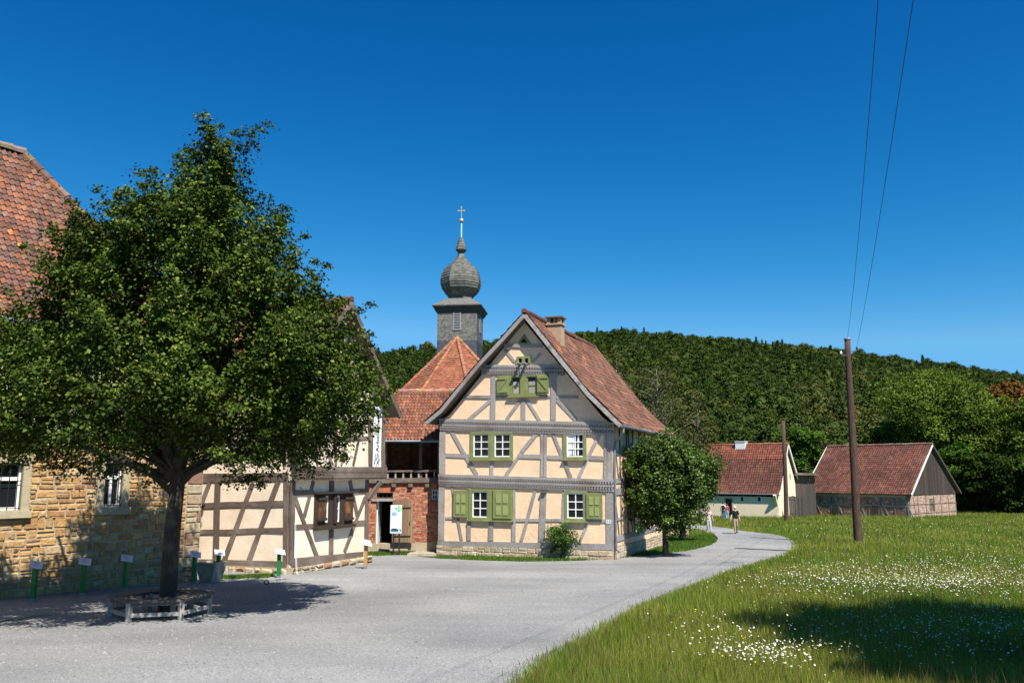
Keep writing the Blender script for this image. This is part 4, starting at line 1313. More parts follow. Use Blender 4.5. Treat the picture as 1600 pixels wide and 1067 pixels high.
m.build('stonework', MT['stone'], f_)
# roof
VO = .75
AP = RP.P(vapex[0], vapex[1], VO)
eR = RP.P(veave[0], veave[1], VO); eL = RP.P(-.32, vapex[1] - slope * (vapex[0] + .32), VO)
SRr, Vr = poly_surface([eR, AP], None, WV); SLl, Vl = poly_surface([eL, AP], None, WV)
RLn = LL + .8
tilegrid_roof(lh, 'roof', SRr, RLn, Vr, tw=.24, th=.34, pal=TPAL, seed=31)
tilegrid_roof(lh, 'roof', SLl, RLn, Vl, tw=.22, th=.31, pal=TPAL, seed=32)
m = MB(); slab(m, SRr, RLn - .02, Vr); slab(m, SLl, RLn - .02, Vl); m.build('roof_boarding', MT['oakdark'], lh)
m = MB(); caps(m, AP + Vector((0, 0, .04)), AP + WV * RLn + Vector((0, 0, .04)), pal=TPAL, seed=33); m.build('ridge_tiles', MT['tile'], lh)
for a in (eR, eL):
    m = MB(); m.beam(a + Vector((0, 0, -.09)), AP + Vector((0, 0, -.09)), .16, RP.n, -.06, .03, .004, seg=1); m.build('verge_board', MT['oakdark'], lh)
# pale cord and ring at the corner
m = MB()
for dx in (0, .05): m.tube([RP.P(.05 + dx, r4(700, 640)[1], .12), RP.P(.06 + dx, r4(700, 800)[1], .15), RP.P(.04 + dx, r4(700, 960)[1], .25), RP.P(.02 + dx, CC.z - .05, .4)], .006, 5)
tag(m.build('rope', MT['whitepaint'], None, base=RP.P(.05, CC.z, .3)), 'pale rope hanging down the corner post of the low half-timbered house', 'rope')

# banner on the upper storey
bn0 = RP.px(584.6, 640, JO + .1); bn1 = RP.px(594.6, 730.5, JO + .1)
ban = thing('banner', RP.P((bn0[0] + bn1[0]) / 2, bn1[1], JO + .1), 'tall narrow white banner with vertical writing hung on the dark carved beam', 'banner')
m = MB(); m.plate(RP, R4((min(bn0[0], bn1[0]), bn1[1], max(bn0[0], bn1[0]), bn0[1] + .35)), [], JO + .105, JO + .09, back=True); m.build('cloth', MT['panel'], ban)
bu = (bn0[0] + bn1[0]) / 2
MT['ink'] = mat('dark ink', (.05, .06, .07, 1), None, rough=.8)
_, zt0 = RP.px(590, 707, JO + .1)
text(ban, 'Arbeitstiere', RP, bu + .02, zt0 + .02, .30, JO + .112, math.pi / 2, MT['ink'], 'LEFT')
m = MB(); rgb = random.Random(4)
zq0 = RP.px(590, 727, JO + .1)[1]; zq1 = RP.px(590, 710, JO + .1)[1]; hh = zq1 - zq0; bwid = abs(bn1[0] - bn0[0])
for k in range(16):
    t = k / 15
    uu = bu + bwid * .3 * math.sin(k * 2.3) * (1 - .3 * t); zz = zq0 + hh * t
    m.beam(RP.P(uu - .03, zz - .03), RP.P(uu + rgb.uniform(-.06, .06), zz + .07), rgb.uniform(.02, .05), RP.n, JO + .1, JO + .112, 0, rgb.choice([(.2, .2, .2), (.3, .5, .6), (1, 1, 1)]))
m.build('drawing', MT['flat'] if False else mat('printed drawing', (.12, .14, .16, 1), None, rough=.8), ban)

# ------------------------------------------------------------------ stone building at the far left
ST = G(308, 907)
SV = Vector((-.588, -.809, 0)).normalized()
SPn = Plane(ST, SV); SPn.n = Vector((.809, -.588, 0))
Z5 = z_(0, 680, 4.105)
sb = thing('stone_house', ST + SV * 4 - SPn.n * 3, 'large ochre sandstone house with barred windows and hipped red tiled roof', 'house')
def s5(x, y, o=0.0): return SPn.px(*Z5(x, y), o)
SLn = 15.0
z0s = ST.z - .6
z1s = SPn.px(150, 684)[1]
zev = SPn.px(106, 512, .3)[1]
w1 = SPn.rect(0, 723, 34, 797); w1 = (w1[0], w1[1], w1[2] , w1[3]); w1w = w1[2] - w1[0]
w1 = (w1[0], w1[1], w1[0] + 1.15, w1[3])
w2 = SPn.rect(162, 722, 191, 792)
if w2[2] - w2[0] < .7: pass
wd2 = w2[2] - w2[0]
w3 = (w1[2] + 2.9, w1[1], w1[2] + 4.0, w1[3])
ws = [w1, w2, w3]
sur = [(a - .20, b - .20, c + .20, d + .22) for a, b, c, d in ws]
m = MB()
m.plate(SPn, [(0, z0s), (SLn, z0s), (SLn, zev + .3), (0, zev + .3)], [R4(r) for r in ws], 0, -.4)
Q2 = Plane(ST, -SPn.n); Q2.n = -SV
m.plate(Q2, [(0.001, z0s), (9, z0s), (9, zev + .3), (0.001, zev + .3)], [], 0, -.4)
wl = m.build('wall', MT['mortar'], sb)
OPAL = [(.50, .28, .10), (.54, .32, .12), (.45, .25, .09), (.56, .37, .16), (.48, .31, .15), (.40, .20, .08), (.32, .15, .08), (.52, .30, .11), (.54, .42, .25)]
OPAL = [tuple(a * .62 + b * .38 for a, b in zip(c, (.47, .30, .135))) for c in OPAL]
m = MB()
stones(m, SPn, .5, SLn, z0s + .2, z1s, holes=sur, h=(.12, .25), wd=(.14, .50), d=(.012, .04), pal=OPAL, seed=41, cham=.022, jit=.014, gap=.022)
stones(m, Q2, .4, 9, z0s + .2, z1s, h=(.15, .3), wd=(.25, .6), d=(.01, .03), pal=OPAL, seed=42)
m.build('stonework', MT['stone'], wl)
CPAL = [(.48, .38, .24), (.43, .32, .20), (.38, .29, .20), (.30, .18, .12), (.50, .42, .28)]
m = MB()
stones(m, SPn, .0, .5, z0s + .2, z1s, h=(.22, .38), wd=(.5, .5), d=(.03, .045), pal=CPAL, seed=43, cham=.02, gap=.015)
m.build('quoin', MT['stone'], wl)
for i, (a, b, c, d) in enumerate(ws):
    m = MB()
    m.plate(SPn, R4((a - .18, b - .02, c + .18, d + .20)), [R4((a, b, c, d))], .05, -.16)
    m.box(SPn.P((a + c) / 2, b - .10, .05), SV * ((c - a) / 2 + .22), SPn.n * .09, Vector((0, 0, .085)))
    wn = m.build('window', MT['surround'], sb)
    m = MB()
    hs_ = []
    zt_ = b + (d - b) * .62
    cols_ = 2
    for k in range(cols_):
        x0 = a + .06 + (c - a - .12) * k / cols_ + (.035 if k else 0); x1 = a + .06 + (c - a - .12) * (k + 1) / cols_ - (.035 if k < cols_ - 1 else 0)
        hs_.append(R4((x0, b + .07, x1, zt_)))
    hs_.append(R4((a + .06, zt_ + .09, c - .06, d - .05)))
    m.plate(SPn, R4((a, b, c, d)), hs_, -.10, -.17)
    m.build('sash', MT['whitepaint'], wn)
    m = MB(); m.plate(SPn, R4((a, b, c, d)), [], -.145, -.15); m.build('pane', MT['glass'], wn)
    m = MB()
    nb_ = max(3, int((c - a) / .17))
    for k in range(nb_):
        uu = a + (c - a) * (k + .5) / nb_
        m.tube([SPn.P(uu, b - .02, -.03), SPn.P(uu, d + .02, -.03)], .011, 6)
    for q in (.04, .62, .96): m.tube([SPn.P(a - .02, b + (d - b) * q, -.03), SPn.P(c + .02, b + (d - b) * q, -.03)], .009, 5)
    m.build('bars', MT['iron'], wn)
# plastered upper storey with a few timbers
m = MB()
upw = [(1.6 + 2.6 * k, z1s + .75, 2.5 + 2.6 * k, zev - .35) for k in range(5)]
m.plate(SPn, [(0, z1s), (SLn, z1s), (SLn, zev + .2), (0, zev + .2)], [R4(r) for r in upw], .02, -.1)
m.plate(Q2, [(0, z1s), (9, z1s), (9, zev + .2), (0, zev + .2)], [], .02, -.1)
m.build('upper_wall', MT['white'], sb)
for r in upw: window(sb, SPn, (r[0] - .06, r[1] - .06, r[2] + .06, r[3] + .06), [r], MT['whitepaint'], rows=3, cols=2)
for k in range(9):
    m = MB(); m.beam(SPn.P(.15 + k * 1.3, z1s + .1, .02), SPn.P(.15 + k * 1.3, zev + .1, .02), .17, SPn.n, -.02, .035, .01); m.build('post', MT['oakdark'], sb)
m = MB(); m.beam(SPn.P(0, z1s + .06, .02), SPn.P(SLn, z1s + .06, .02), .2, SPn.n, -.02, .06, .01); m.build('beam', MT['oakdark'], sb)
# hipped roof
EO = .45
c0 = SPn.P(-.35, zev, EO)                       # eave corner
ridgeA = None
pit = 1.55
d_r = ray(36, 243)
# ridge end: lies above the hip line that starts at the eave corner and runs at 45 deg in plan
best = None
for k in range(400):
    r_ = 1.5 + k * .02
    p = c0 + (SV - SPn.n) * r_
    t = p.y / d_r.y
    if abs(p.x) > 1e-3:
        ex = d_r.x * t - p.x
        if best is None or abs(ex) < best[0]: best = (abs(ex), r_, CAMH + d_r.z * t)
rr_, zr_ = best[1], best[2]
print('hip run', rr_, 'ridge z', zr_, 'eave', zev, 'err', best[0])
RA = c0 + (SV - SPn.n) * rr_; RA.z = zr_
def S_front(u, v):
    e = c0 + SV * u; top = e - SPn.n * rr_; top = Vector((top.x, top.y, zr_))
    Vt = (top - e).length
    t = v / Vt
    bow = -.22 * math.sin(max(0, min(1, t)) * math.pi) * 1.0
    if t < .18: bow += .10 * (1 - t / .18)
    return e.lerp(top, t) + Vector((0, 0, bow + .03 * mnoise.noise(Vector((u * .4, v * .5, 9)))))
Vf = math.hypot(rr_, zr_ - zev)
tilegrid_roof(sb, 'roof', S_front, SLn + .5, Vf, tw=.15, th=.24, pal=TPAL_OLD, seed=51, inside=lambda u, v: u > rr_ * v / Vf - .05, odd=(.62, .22, .07), patch=.6, hump=.03, lipd=.04)
def S_hip(u, v):
    e = c0 - SPn.n * u; top = e + SV * rr_; top = Vector((top.x, top.y, zr_)); t = v / Vf
    return e.lerp(top, t) + Vector((0, 0, -.15 * math.sin(max(0, min(1, t)) * math.pi)))
tilegrid_roof(sb, 'roof', S_hip, 2 * rr_, Vf, tw=.22, th=.27, pal=TPAL_OLD, seed=52, inside=lambda u, v: rr_ * v / Vf - .05 < u < 2 * rr_ - rr_ * v / Vf)
m = MB()
A1, A2 = c0, c0 + SV * (SLn + .5); Bk = c0 - SPn.n * 2 * rr_; Bk2 = Bk + SV * (SLn + .5); RB = RA + SV * (SLn + .5 - rr_)
dz = Vector((0, 0, -.33))
for q in ([A1, A2, RB, RA], [Bk, A1, RA], [Bk2, Bk, RA, RB]): m.poly([p + dz for p in q])
dz = Vector((0, 0, -.06))
m.poly([A1 + dz, Bk + dz, Bk2 + dz, A2 + dz])
m.build('roof_boarding', MT['oakdark'], sb)
m = MB()
hp_ = [S_front(rr_ * t, Vf * t) for t in (0, .25, .5, .75, 1)]
for a, b in zip(hp_[:-1], hp_[1:]): caps(m, a + Vector((0, 0, .07)), b + Vector((0, 0, .07)), r=.13, pal=TPAL_OLD, seed=53)
caps(m, RA + Vector((0, 0, .09)), RB + Vector((0, 0, .09)), r=.14, pal=[(.33, .24, .18), (.30, .16, .10)], seed=54)
m.build('ridge_tiles', MT['tile'], sb)
m = MB(); m.tube([c0 + SPn.n * .08 + Vector((0, 0, -.04)), c0 + SV * 15 + SPn.n * .08 + Vector((0, 0, -.04))], .075, 8); m.build('gutter', MT['zinc'], sb)

# ------------------------------------------------------------------ brick barn between the two houses
Z6 = z_(540, 600, 3.679)
Z6b = z_(560, 740, 7.114)
BY = 35.95
BP_ = Plane(Vector((at_depth(630, 860, BY).x, BY, gz(0, BY))), (1, 0, 0)); BP_.n = Vector((0, -1, 0))
barn = thing('brick_barn', BP_.P(0, gz(0, BY)), 'red brick barn with open timber loft and tiled roof between the two half-timbered houses', 'barn')
bp = lambda x, y, o=0.0: BP_.px(x, y, o)
uA, uB = bp(560, 800)[0] - 1.2, bp(700, 800)[0] + 1.2
zbb = bp(630, 849)[1]; zbt = bp(630, 756)[1]
door = BP_.rect(587, 783, 613, 850); tr = BP_.rect(586, 769.5, 613, 778.5); wn_ = BP_.rect(673, 764, 685, 782)
zl0, zl1 = bp(640, 752)[1], bp(640, 688)[1]
m = MB()
m.plate(BP_, [(uA, gz(0, BY) - .4), (uB, gz(0, BY) - .4), (uB, zl0), (uA, zl0)], [R4((door[0], zbb, door[2], tr[3])), R4(wn_)], 0, -.35)
wl = m.build('wall', MT['mortar'], barn)
BPAL = [(.42, .13, .065), (.47, .16, .08), (.38, .11, .06), (.50, .20, .11), (.34, .10, .06), (.30, .09, .06), (.52, .25, .15)]
m = MB()
arch = (door[0] - .08, tr[3], door[2] + .08, tr[3] + .28)
arch2 = (wn_[0] - .08, wn_[3], wn_[2] + .08, wn_[3] + .26)
stones(m, BP_, uA, uB, zbb + .05, zl0 - .04, holes=[(door[0], zbb, door[2], tr[3]), wn_, arch, arch2], h=(.085, .085), wd=(.20, .27), d=(.004, .012), pal=BPAL, seed=61, gap=.014, cham=.004, jit=.003)
def soldier(r):
    n_ = max(3, int((r[2] - r[0]) / .09))
    for k in range(n_):
        a0 = r[0] + (r[2] - r[0]) * k / n_; a1 = r[0] + (r[2] - r[0]) * (k + 1) / n_
        c = tuple(x * rnd.uniform(.85, 1.2) for x in rnd.choice(BPAL[:4]))
        m.plate(BP_, R4((a0 + .007, r[1] + .006, a1 - .007, r[3] - .006)), [], .014, 0, c)
soldier(arch); soldier(arch2)
soldier((wn_[0] - .12, wn_[1] - .12, wn_[2] + .12, wn_[1]))
m.build('brickwork', MT['brick'], wl)
window(barn, BP_, (wn_[0], wn_[1], wn_[2], wn_[3]), [(wn_[0] + .03, wn_[1] + .03, wn_[2] - .03, wn_[3] - .03)], MT['oak'], rows=2, cols=2, f=-.10, b=-.2, bw=.03, sill=False)
# door opening: dark room, lit white reveal, transom, open plank door
m = MB()
dx0, dz0, dx1, dz1 = door
m.poly([BP_.P(dx0 - 1.5, zbb, -1.8), BP_.P(dx1 + 1.5, zbb, -1.8), BP_.P(dx1 + 1.5, tr[3] + .3, -1.8), BP_.P(dx0 - 1.5, tr[3] + .3, -1.8)])
m.poly([BP_.P(dx0 - 1.5, zbb, -.36), BP_.P(dx1 + 1.5, zbb, -.36), BP_.P(dx1 + 1.5, zbb, -1.8), BP_.P(dx0 - 1.5, zbb, -1.8)])
m.poly([BP_.P(dx0 - 1.5, zbb, -.36), BP_.P(dx0 - 1.5, tr[3] + .3, -.36), BP_.P(dx0 - 1.5, tr[3] + .3, -1.8), BP_.P(dx0 - 1.5, zbb, -1.8)])
m.poly([BP_.P(dx1 + 1.5, zbb, -.36), BP_.P(dx1 + 1.5, tr[3] + .3, -.36), BP_.P(dx1 + 1.5, tr[3] + .3, -1.8), BP_.P(dx1 + 1.5, zbb, -1.8)])
m.poly([BP_.P(dx0 - 1.5, tr[3] + .3, -.36), BP_.P(dx1 + 1.5, tr[3] + .3, -.36), BP_.P(dx1 + 1.5, tr[3] + .3, -1.8), BP_.P(dx0 - 1.5, tr[3] + .3, -1.8)])
m.build('passage', MT['dark'], barn)
m = MB(); m.box(BP_.P(dx0 + .03, (zbb + dz1) / 2, -.75), Vector((.02, 0, 0)), Vector((0, .6, 0)), Vector((0, 0, (dz1 - zbb) / 2))); m.build('reveal', MT['white'], barn)
m = MB(); m.box(BP_.P((dx0 + dx1) / 2 - .03, (tr[1] + dz1) / 2, .0), Vector(((dx1 - dx0) / 2 + .16, 0, 0)), Vector((0, .07, 0)), Vector((0, 0, .055))); m.build('lintel', MT['oak'], barn)
m = MB()
for k in range(4): m.tube([BP_.P(dx0 + .1 + k * (dx1 - dx0 - .2) / 3, tr[1], -.1), BP_.P(dx0 + .1 + k * (dx1 - dx0 - .2) / 3, tr[3], -.1)], .012, 5)
m.plate(BP_, R4((dx0, tr[1], dx1, tr[3])), [R4((dx0 + .06, tr[1] + .05, dx1 - .06, tr[3] - .04))], -.12, -.16)
m.build('transom_window', MT['oakdark'], barn)
dr = BP_.rect(613, 781, 644, 847, .12)
m = MB()
npl = 5
for k in range(npl):
    a0 = dr[0] + (dr[2] - dr[0]) * k / npl; a1 = dr[0] + (dr[2] - dr[0]) * (k + 1) / npl
    f = rnd.uniform(.8, 1.2); m.plate(BP_, R4((a0 + .004, dr[1], a1 - .004, dr[3])), [], .16 + rnd.uniform(0, .008), .12, (f, f, f), back=True)
m.plate(BP_, R4((dr[2] - .07, dr[1] - .02, dr[2] + .03, dr[3] + .02)), [], .19, .10, (1.25, 1.2, 1.1), back=True)
do = m.build('door', MT['boardwood'], barn)
m = MB()
for q in (.15, .82): m.box(BP_.P((dr[0] + dr[2]) / 2, dr[1] + (dr[3] - dr[1]) * q, .18), Vector(((dr[2] - dr[0]) * .45, 0, 0)), Vector((0, .012, 0)), Vector((0, 0, .02)))
m.tube([BP_.P(dr[2] - .08, dr[1] + .75, .2), BP_.P(dr[2] - .08, dr[1] + .9, .24)], .015, 6)
m.build('handle', MT['iron'], do)
# loft: floor beam, posts, rail, balusters, dark infill behind
zl0, zl1 = bp(640, 752)[1], bp(640, 688)[1]
m = MB(); m.beam(BP_.P(uA, zl0 + .02, .03), BP_.P(uB, zl0 + .06, .03), .20, BP_.n, -.2, .10, .012); m.build('floor_beam', MT['oakdark'], barn)
for xx in (616, 642, 668): 
    u_ = bp(xx, 757)[0]; m = MB(); m.box(BP_.P(u_, zl0 - .16, .04), Vector((.09, 0, 0)), Vector((0, .1, 0)), Vector((0, 0, .07))); m.build('joist_end', MT['oakdark'], barn)
m = MB(); m.beam(BP_.P(uA, zl0 + .42, .02), BP_.P(uB, zl0 + .46, .02), .08, BP_.n, -.05, .04, .01); rl = m.build('railing', MT['oakdark'], barn)
k = uA + .1
while k < uB:
    m = MB(); m.box(BP_.P(k, zl0 + .27, -.02), Vector((.035, 0, 0)), Vector((0, .03, 0)), Vector((0, 0, .17))); m.build('baluster', MT['oak'], rl); k += .33
LO = -3.2
LB = Plane(BP_.P0 + Vector((0, -LO, 0)), (1, 0, 0)); LB.n = Vector((0, -1, 0))
m = MB()
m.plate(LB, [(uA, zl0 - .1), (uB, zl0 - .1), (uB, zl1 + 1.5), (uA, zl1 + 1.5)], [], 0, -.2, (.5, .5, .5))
m.poly([BP_.P(uA, zl0 + .08, 0), BP_.P(uB, zl0 + .08, 0), BP_.P(uB, zl0 + .08, LO), BP_.P(uA, zl0 + .08, LO)])
for uu in (uA, uB): m.poly([BP_.P(uu, zl0 - .1, 0), BP_.P(uu, zl0 - .1, LO), BP_.P(uu, zl1 + 1.2, LO), BP_.P(uu, zl1 + .2, 0)])
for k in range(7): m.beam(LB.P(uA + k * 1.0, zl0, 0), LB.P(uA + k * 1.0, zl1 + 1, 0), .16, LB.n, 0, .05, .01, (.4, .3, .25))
lw = m.build('loft_wall', MT['mortar'], barn)
m = MB(); stones(m, LB, uA, uB, zl0 + .1, zl0 + 1.5, h=(.085, .085), wd=(.2, .27), d=(.004, .012), pal=BPAL, seed=63, gap=.014, cham=.004, jit=.003); m.build('brickwork', MT['brick'], lw)
for xx in (601, 657, 686): u_ = bp(xx, 720)[0]; m = MB(); m.beam(BP_.P(u_, zl0 + .1, -.1), BP_.P(u_, zl1 + .1, -.1), .15, BP_.n, -.08, .06, .01); m.build('post', MT['oakdark'], barn)
# barn roof
eZ = BP_.px(640, 687, .45); rZ = None
D_ = 3.0
rp_ = at_depth(640, 613, BY + D_)
e0 = BP_.P(uA - .2, eZ[1], .45); r0_ = Vector((e0.x, BY + D_, rp_.z))
Sb, Vb = poly_surface([e0, r0_], None, Vector((1, 0, 0)))
UL = uB - uA + 1.6
tilegrid_roof(barn, 'roof', Sb, UL, Vb, tw=.14, th=.26, pal=TPAL, seed=62, patch=.5)
r1b = Vector((e0.x, BY + 2 * D_ + .4, e0.z)); Sb2, Vb2 = poly_surface([r1b, r0_], None, Vector((1, 0, 0)))
m = MB(); slab(m, Sb, UL, Vb); slab(m, Sb2, UL, Vb2); m.build('roof_boarding', MT['oakdark'], barn)
m = MB(); caps(m, Sb(0, Vb) + Vector((0, 0, .04)), Sb(UL, Vb) + Vector((0, 0, .04)), r=.12, step=.3, pal=[(.36, .24, .17), (.40, .2, .12)], seed=64); m.build('ridge_tiles', MT['tile'], barn)
m = MB(); m.tube([e0 + Vector((0, -.06, -.06)), e0 + Vector((UL, -.06, -.06))], .055, 6); m.build('gutter', MT['zinc'], barn)
# plinth platform in front
plz = bp(620, 850)[1]
m = MB(); m.abox(bp(565, 850)[0] - .5, BY - .8, gz(0, BY) - .3, bp(676, 850)[0], BY + .3, plz - .01); m.build('stone_step', MT['concrete'], barn)

# ------------------------------------------------------------------ church
CY = 74.0
chb = Vector((at_depth(716, 700, CY).x, CY, gz(0, CY)))
church = thing('church', chb, 'village church with grey slated tower, onion dome, golden cross and red tiled apse', 'church')
ya = R(-6)
TX = Vector((math.cos(ya), math.sin(ya), 0)); TY = Vector((-math.sin(ya), math.cos(ya), 0))
hwt = (745 - 683) / FPX * CY / 2 / math.cos(ya) * 1.0
fc = Vector((at_depth(714, 520, CY - hwt).x, CY - hwt, 0))
tc_ = fc + TY * hwt
ztt = at_depth(715, 487, CY - hwt).z
m = MB(); rotbox(m, tc_, hwt, hwt, gz(0, CY) - .5, ztt, X=TX, Y=TY)
# slate courses
zz = ztt - 8
k_ = 0
m.build('tower', MT['slate'], church)
m = MB(); rgs = random.Random(8)
zz = ztt - 7.5
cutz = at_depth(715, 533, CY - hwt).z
for side, (nx, tx) in enumerate(((-TY, TX), (TX, TY))):
    zz = ztt - 7.5; row = 0
    while zz < ztt - .02:
        u = -hwt - (row % 2) * .13
        while u < hwt:
            a0, a1 = max(-hwt, u), min(hwt, u + .26)
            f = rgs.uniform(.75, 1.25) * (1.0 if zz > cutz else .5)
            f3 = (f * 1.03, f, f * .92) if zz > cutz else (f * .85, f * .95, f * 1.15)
            c = tc_ + nx * hwt
            P = lambda uu, z_3, o: Vector((c.x, c.y, 0)) + tx * uu + nx * o + Vector((0, 0, z_3))
            if a1 - a0 > .02:
                m.poly([P(a0, zz + .03, .035), P((a0 + a1) / 2, zz - .02, .04), P(a1, zz + .03, .035), P(a1, zz + .23, .005), P(a0, zz + .23, .005)] if side == 0 or True else [], None, f3)
            u += .26
        zz += .19; row += 1
m.build('slate_cladding', MT['slate'], church)
# cornice + skirt roof + onion
hh_c = at_depth(715, 477, CY - hwt).z
hwc = hwt + .42
m = MB()
sqc = lambda h, z: [Vector((tc_.x, tc_.y, z)) + TX * a * h + TY * b * h for a, b in ((-1, -1), (1, -1), (1, 1), (-1, 1))]
lv_ = [sqc(hwt + .01, ztt - .05), sqc(hwt + .12, ztt), sqc(hwc - .06, hh_c - .12), sqc(hwc, hh_c - .1), sqc(hwc, hh_c)]
for a_, b_ in zip(lv_[:-1], lv_[1:]):
    for k in range(4): m.poly([a_[k], a_[(k + 1) % 4], b_[(k + 1) % 4], b_[k]], None, (.45, .45, .45))
m.poly(lv_[-1])
m.build('cornice', MT['slate'], church)
zk = at_depth(715, 468, CY).z - .1
def toz(y): return at_depth(718, y, CY).z
def tor(px_): return px_ / FPX * CY * 1.0
m = MB()
sq = lambda h, z: [Vector((tc_.x, tc_.y, z)) + TX * a * h + TY * b * h for a, b in ((-1, -1), (1, -1), (1, 1), (-1, 1))]
lo_, hi_ = sq(hwc, hh_c), sq(hwt * .62, zk)
for k in range(4):
    a, b = lo_[k], lo_[(k + 1) % 4]; c, d = hi_[(k + 1) % 4], hi_[k]
    m.poly([a, b, c, d], None, (.95, .93, .88))
m.poly(hi_)
m.build('skirt_roof', MT['slate'], church)
pr = [(19, 469), (19.5, 464), (24, 460), (29, 453), (31.5, 445), (31.5, 438), (29.5, 429), (26, 422), (19.5, 416), (11.5, 409), (6, 401), (4, 396), (5, 394.5), (8.5, 391), (7.5, 386), (5, 378), (3, 372), (2, 371)]
prof = [(tor(r_ * 1.05), toz(y_)) for r_, y_ in pr]
m = MB()
ang0 = ya + math.pi / 8
NS = 8
rgo = random.Random(5)
# each slope of the onion in slated courses
for i in range(len(prof) - 1):
    (r0, z0), (r1, z1) = prof[i], prof[i + 1]
    cs = max(1, int(math.hypot(r1 - r0, z1 - z0) / .2))
    for q in range(cs):
        ra, rb = r0 + (r1 - r0) * q / cs, r0 + (r1 - r0) * (q + 1) / cs
        za, zb2 = z0 + (z1 - z0) * q / cs, z0 + (z1 - z0) * (q + 1) / cs
        for k in range(NS):
            a0, a1 = ang0 + 2 * math.pi * k / NS, ang0 + 2 * math.pi * (k + 1) / NS
            P = lambda r_, z3, a: Vector((tc_.x + r_ * math.cos(a), tc_.y + r_ * math.sin(a), z3))
            f = rgo.uniform(.95, 1.45)
            nn_ = max(1, int(ra * .77 / .3))
            A0, A1, B0, B1 = P(ra + .03, za - .01, a0), P(ra + .03, za - .01, a1), P(rb, zb2, a0), P(rb, zb2, a1)
            for w2_ in range(nn_):
                f = rgo.uniform(.6, 1.05)
                s0, s1 = w2_ / nn_, (w2_ + 1) / nn_
                m.poly([A0.lerp(A1, s0), A0.lerp(A1, s1), B0.lerp(B1, s1), B0.lerp(B1, s0)], None, (f * 1.02, f, f * .9))
m.build('onion_dome', MT['slate'], church)
m = MB(); m.tube([Vector((tc_.x, tc_.y, toz(373))), Vector((tc_.x, tc_.y, toz(347)))], .085, 8); m.build('finial', MT['copper'], church)
m = MB(); zb3 = toz(345); m.lathe((tc_.x, tc_.y, zb3), [(.0, -.22), (.15, -.16), (.22, 0), (.15, .16), (0, .22)], 12); m.build('ball', MT['gold'], church, smooth=True)
m = MB(); zx = toz(331)
c_ = Vector((tc_.x, tc_.y, 0))
m.box(c_ + Vector((0, 0, (toz(345) + toz(323)) / 2)), TX * .03, TY * .03, Vector((0, 0, (toz(323) - toz(345)) / 2)))
m.box(c_ + Vector((0, 0, toz(329.5))), TX * .26, TY * .031, Vector((0, 0, .035)))
for (a, b) in ((-.28, 0), (.28, 0), (0, .33)): m.box(c_ + Vector((0, 0, toz(329.5) + b)) + TX * a, TX * .06, TY * .033, Vector((0, 0, .06)))
m.build('cross', MT['gold'], church)
# louvred belfry openings
TPf = Plane(tc_ - TY * hwt, TX); TPf.n = -TY; TPs = Plane(tc_ + TX * hwt, TY); TPs.n = TX.copy()
for pl_, ce in ((TPf, 0.0), (TPs, 0.0)):
    zl, zh = toz(521), toz(495)
    arc = [(ce - .34, zl), (ce + .34, zl)] + [(ce + .34 * math.cos(t), zh + .34 * math.sin(t)) for t in [math.pi * i / 8 for i in range(9)]]
    inn = [(ce - .27, zl + .08), (ce + .27, zl + .08)] + [(ce + .27 * math.cos(t), zh + .27 * math.sin(t)) for t in [math.pi * i / 8 for i in range(9)]]
    m = MB(); m.plate(pl_, arc, [inn], .09, 0); lv = m.build('belfry_window', MT['oak'], church)
    m = MB()
    zz = zl + .1
    while zz < zh + .1: m.box(pl_.P(ce, zz, .05), pl_.du * .27, pl_.n * .04 + Vector((0, 0, -.05)), Vector((0, 0, .012))); zz += .15
    m.build('louvre', MT['zinc'], lv)
    m = MB(); m.plate(pl_, inn, [], .045, 0, (.1, .1, .1)); m.build('pane', MT['dark'], lv)
# apse with octagonal tiled roof
AY = 66.5
ac = Vector((at_depth(713.5, 600, AY).x, AY, 0))
az, bz = at_depth(713.5, 528, AY).z, at_depth(713.5, 640, AY).z
RAp = 82 / 80 * (114 / FPX * AY) * 1.0
RAp = (82 / 80) * 82 / FPX * AY * (112 / 84)
m = MB()
vs = [ac + Vector((RAp * math.sin(R(a)), -RAp * math.cos(R(a)), bz)) for a in (-75, -30, 15, 60, 105, 150, 195, 240)]
APX = Vector((ac.x, ac.y, az))
rga = random.Random(12)
for k in range(8):
    A_, B_ = vs[k], vs[(k + 1) % 8]
    rows_ = 34
    for i in range(rows_):
        t0, t1 = i / rows_, (i + 1) / rows_
        a0, b0 = A_.lerp(APX, t0), B_.lerp(APX, t0); a1, b1 = A_.lerp(APX, t1), B_.lerp(APX, t1)
        wdt = (b0 - a0).length; n_ = max(1, int(wdt / .24))
        N_ = (B_ - A_).cross(APX - A_).normalized()
        if N_.z < 0: N_ = -N_
        for j in range(n_):
            s0, s1 = j / n_, (j + 1) / n_
            c = tuple(x * rga.uniform(.86, 1.14) for x in rga.choice(TPAL_RED))
            lift = N_ * .045
            q = [a0.lerp(b0, s0) + lift, a0.lerp(b0, s1) + lift, a1.lerp(b1, s1), a1.lerp(b1, s0)]
            m.poly(q, None, c)
            m.poly([a0.lerp(b0, s0), a0.lerp(b0, s1), q[1], q[0]], None, tuple(x * .8 for x in c))
m.build('apse_roof', MT['tile'], church)
m = MB()
for k in range(8): caps(m, vs[k] + Vector((0, 0, .06)), APX + Vector((0, 0, .06)), r=.13, pal=[(.44, .20, .11), (.38, .16, .09)], seed=70 + k)
m.build('hip_tiles', MT['tile'], church)
m = MB(); m.lathe((ac.x, ac.y, 0), [(RAp * .93, gz(0, AY) - .4), (RAp * .93, bz + .1)], 8, rot=R(-30 - 90)); m.build('apse_wall', MT['white'], church)

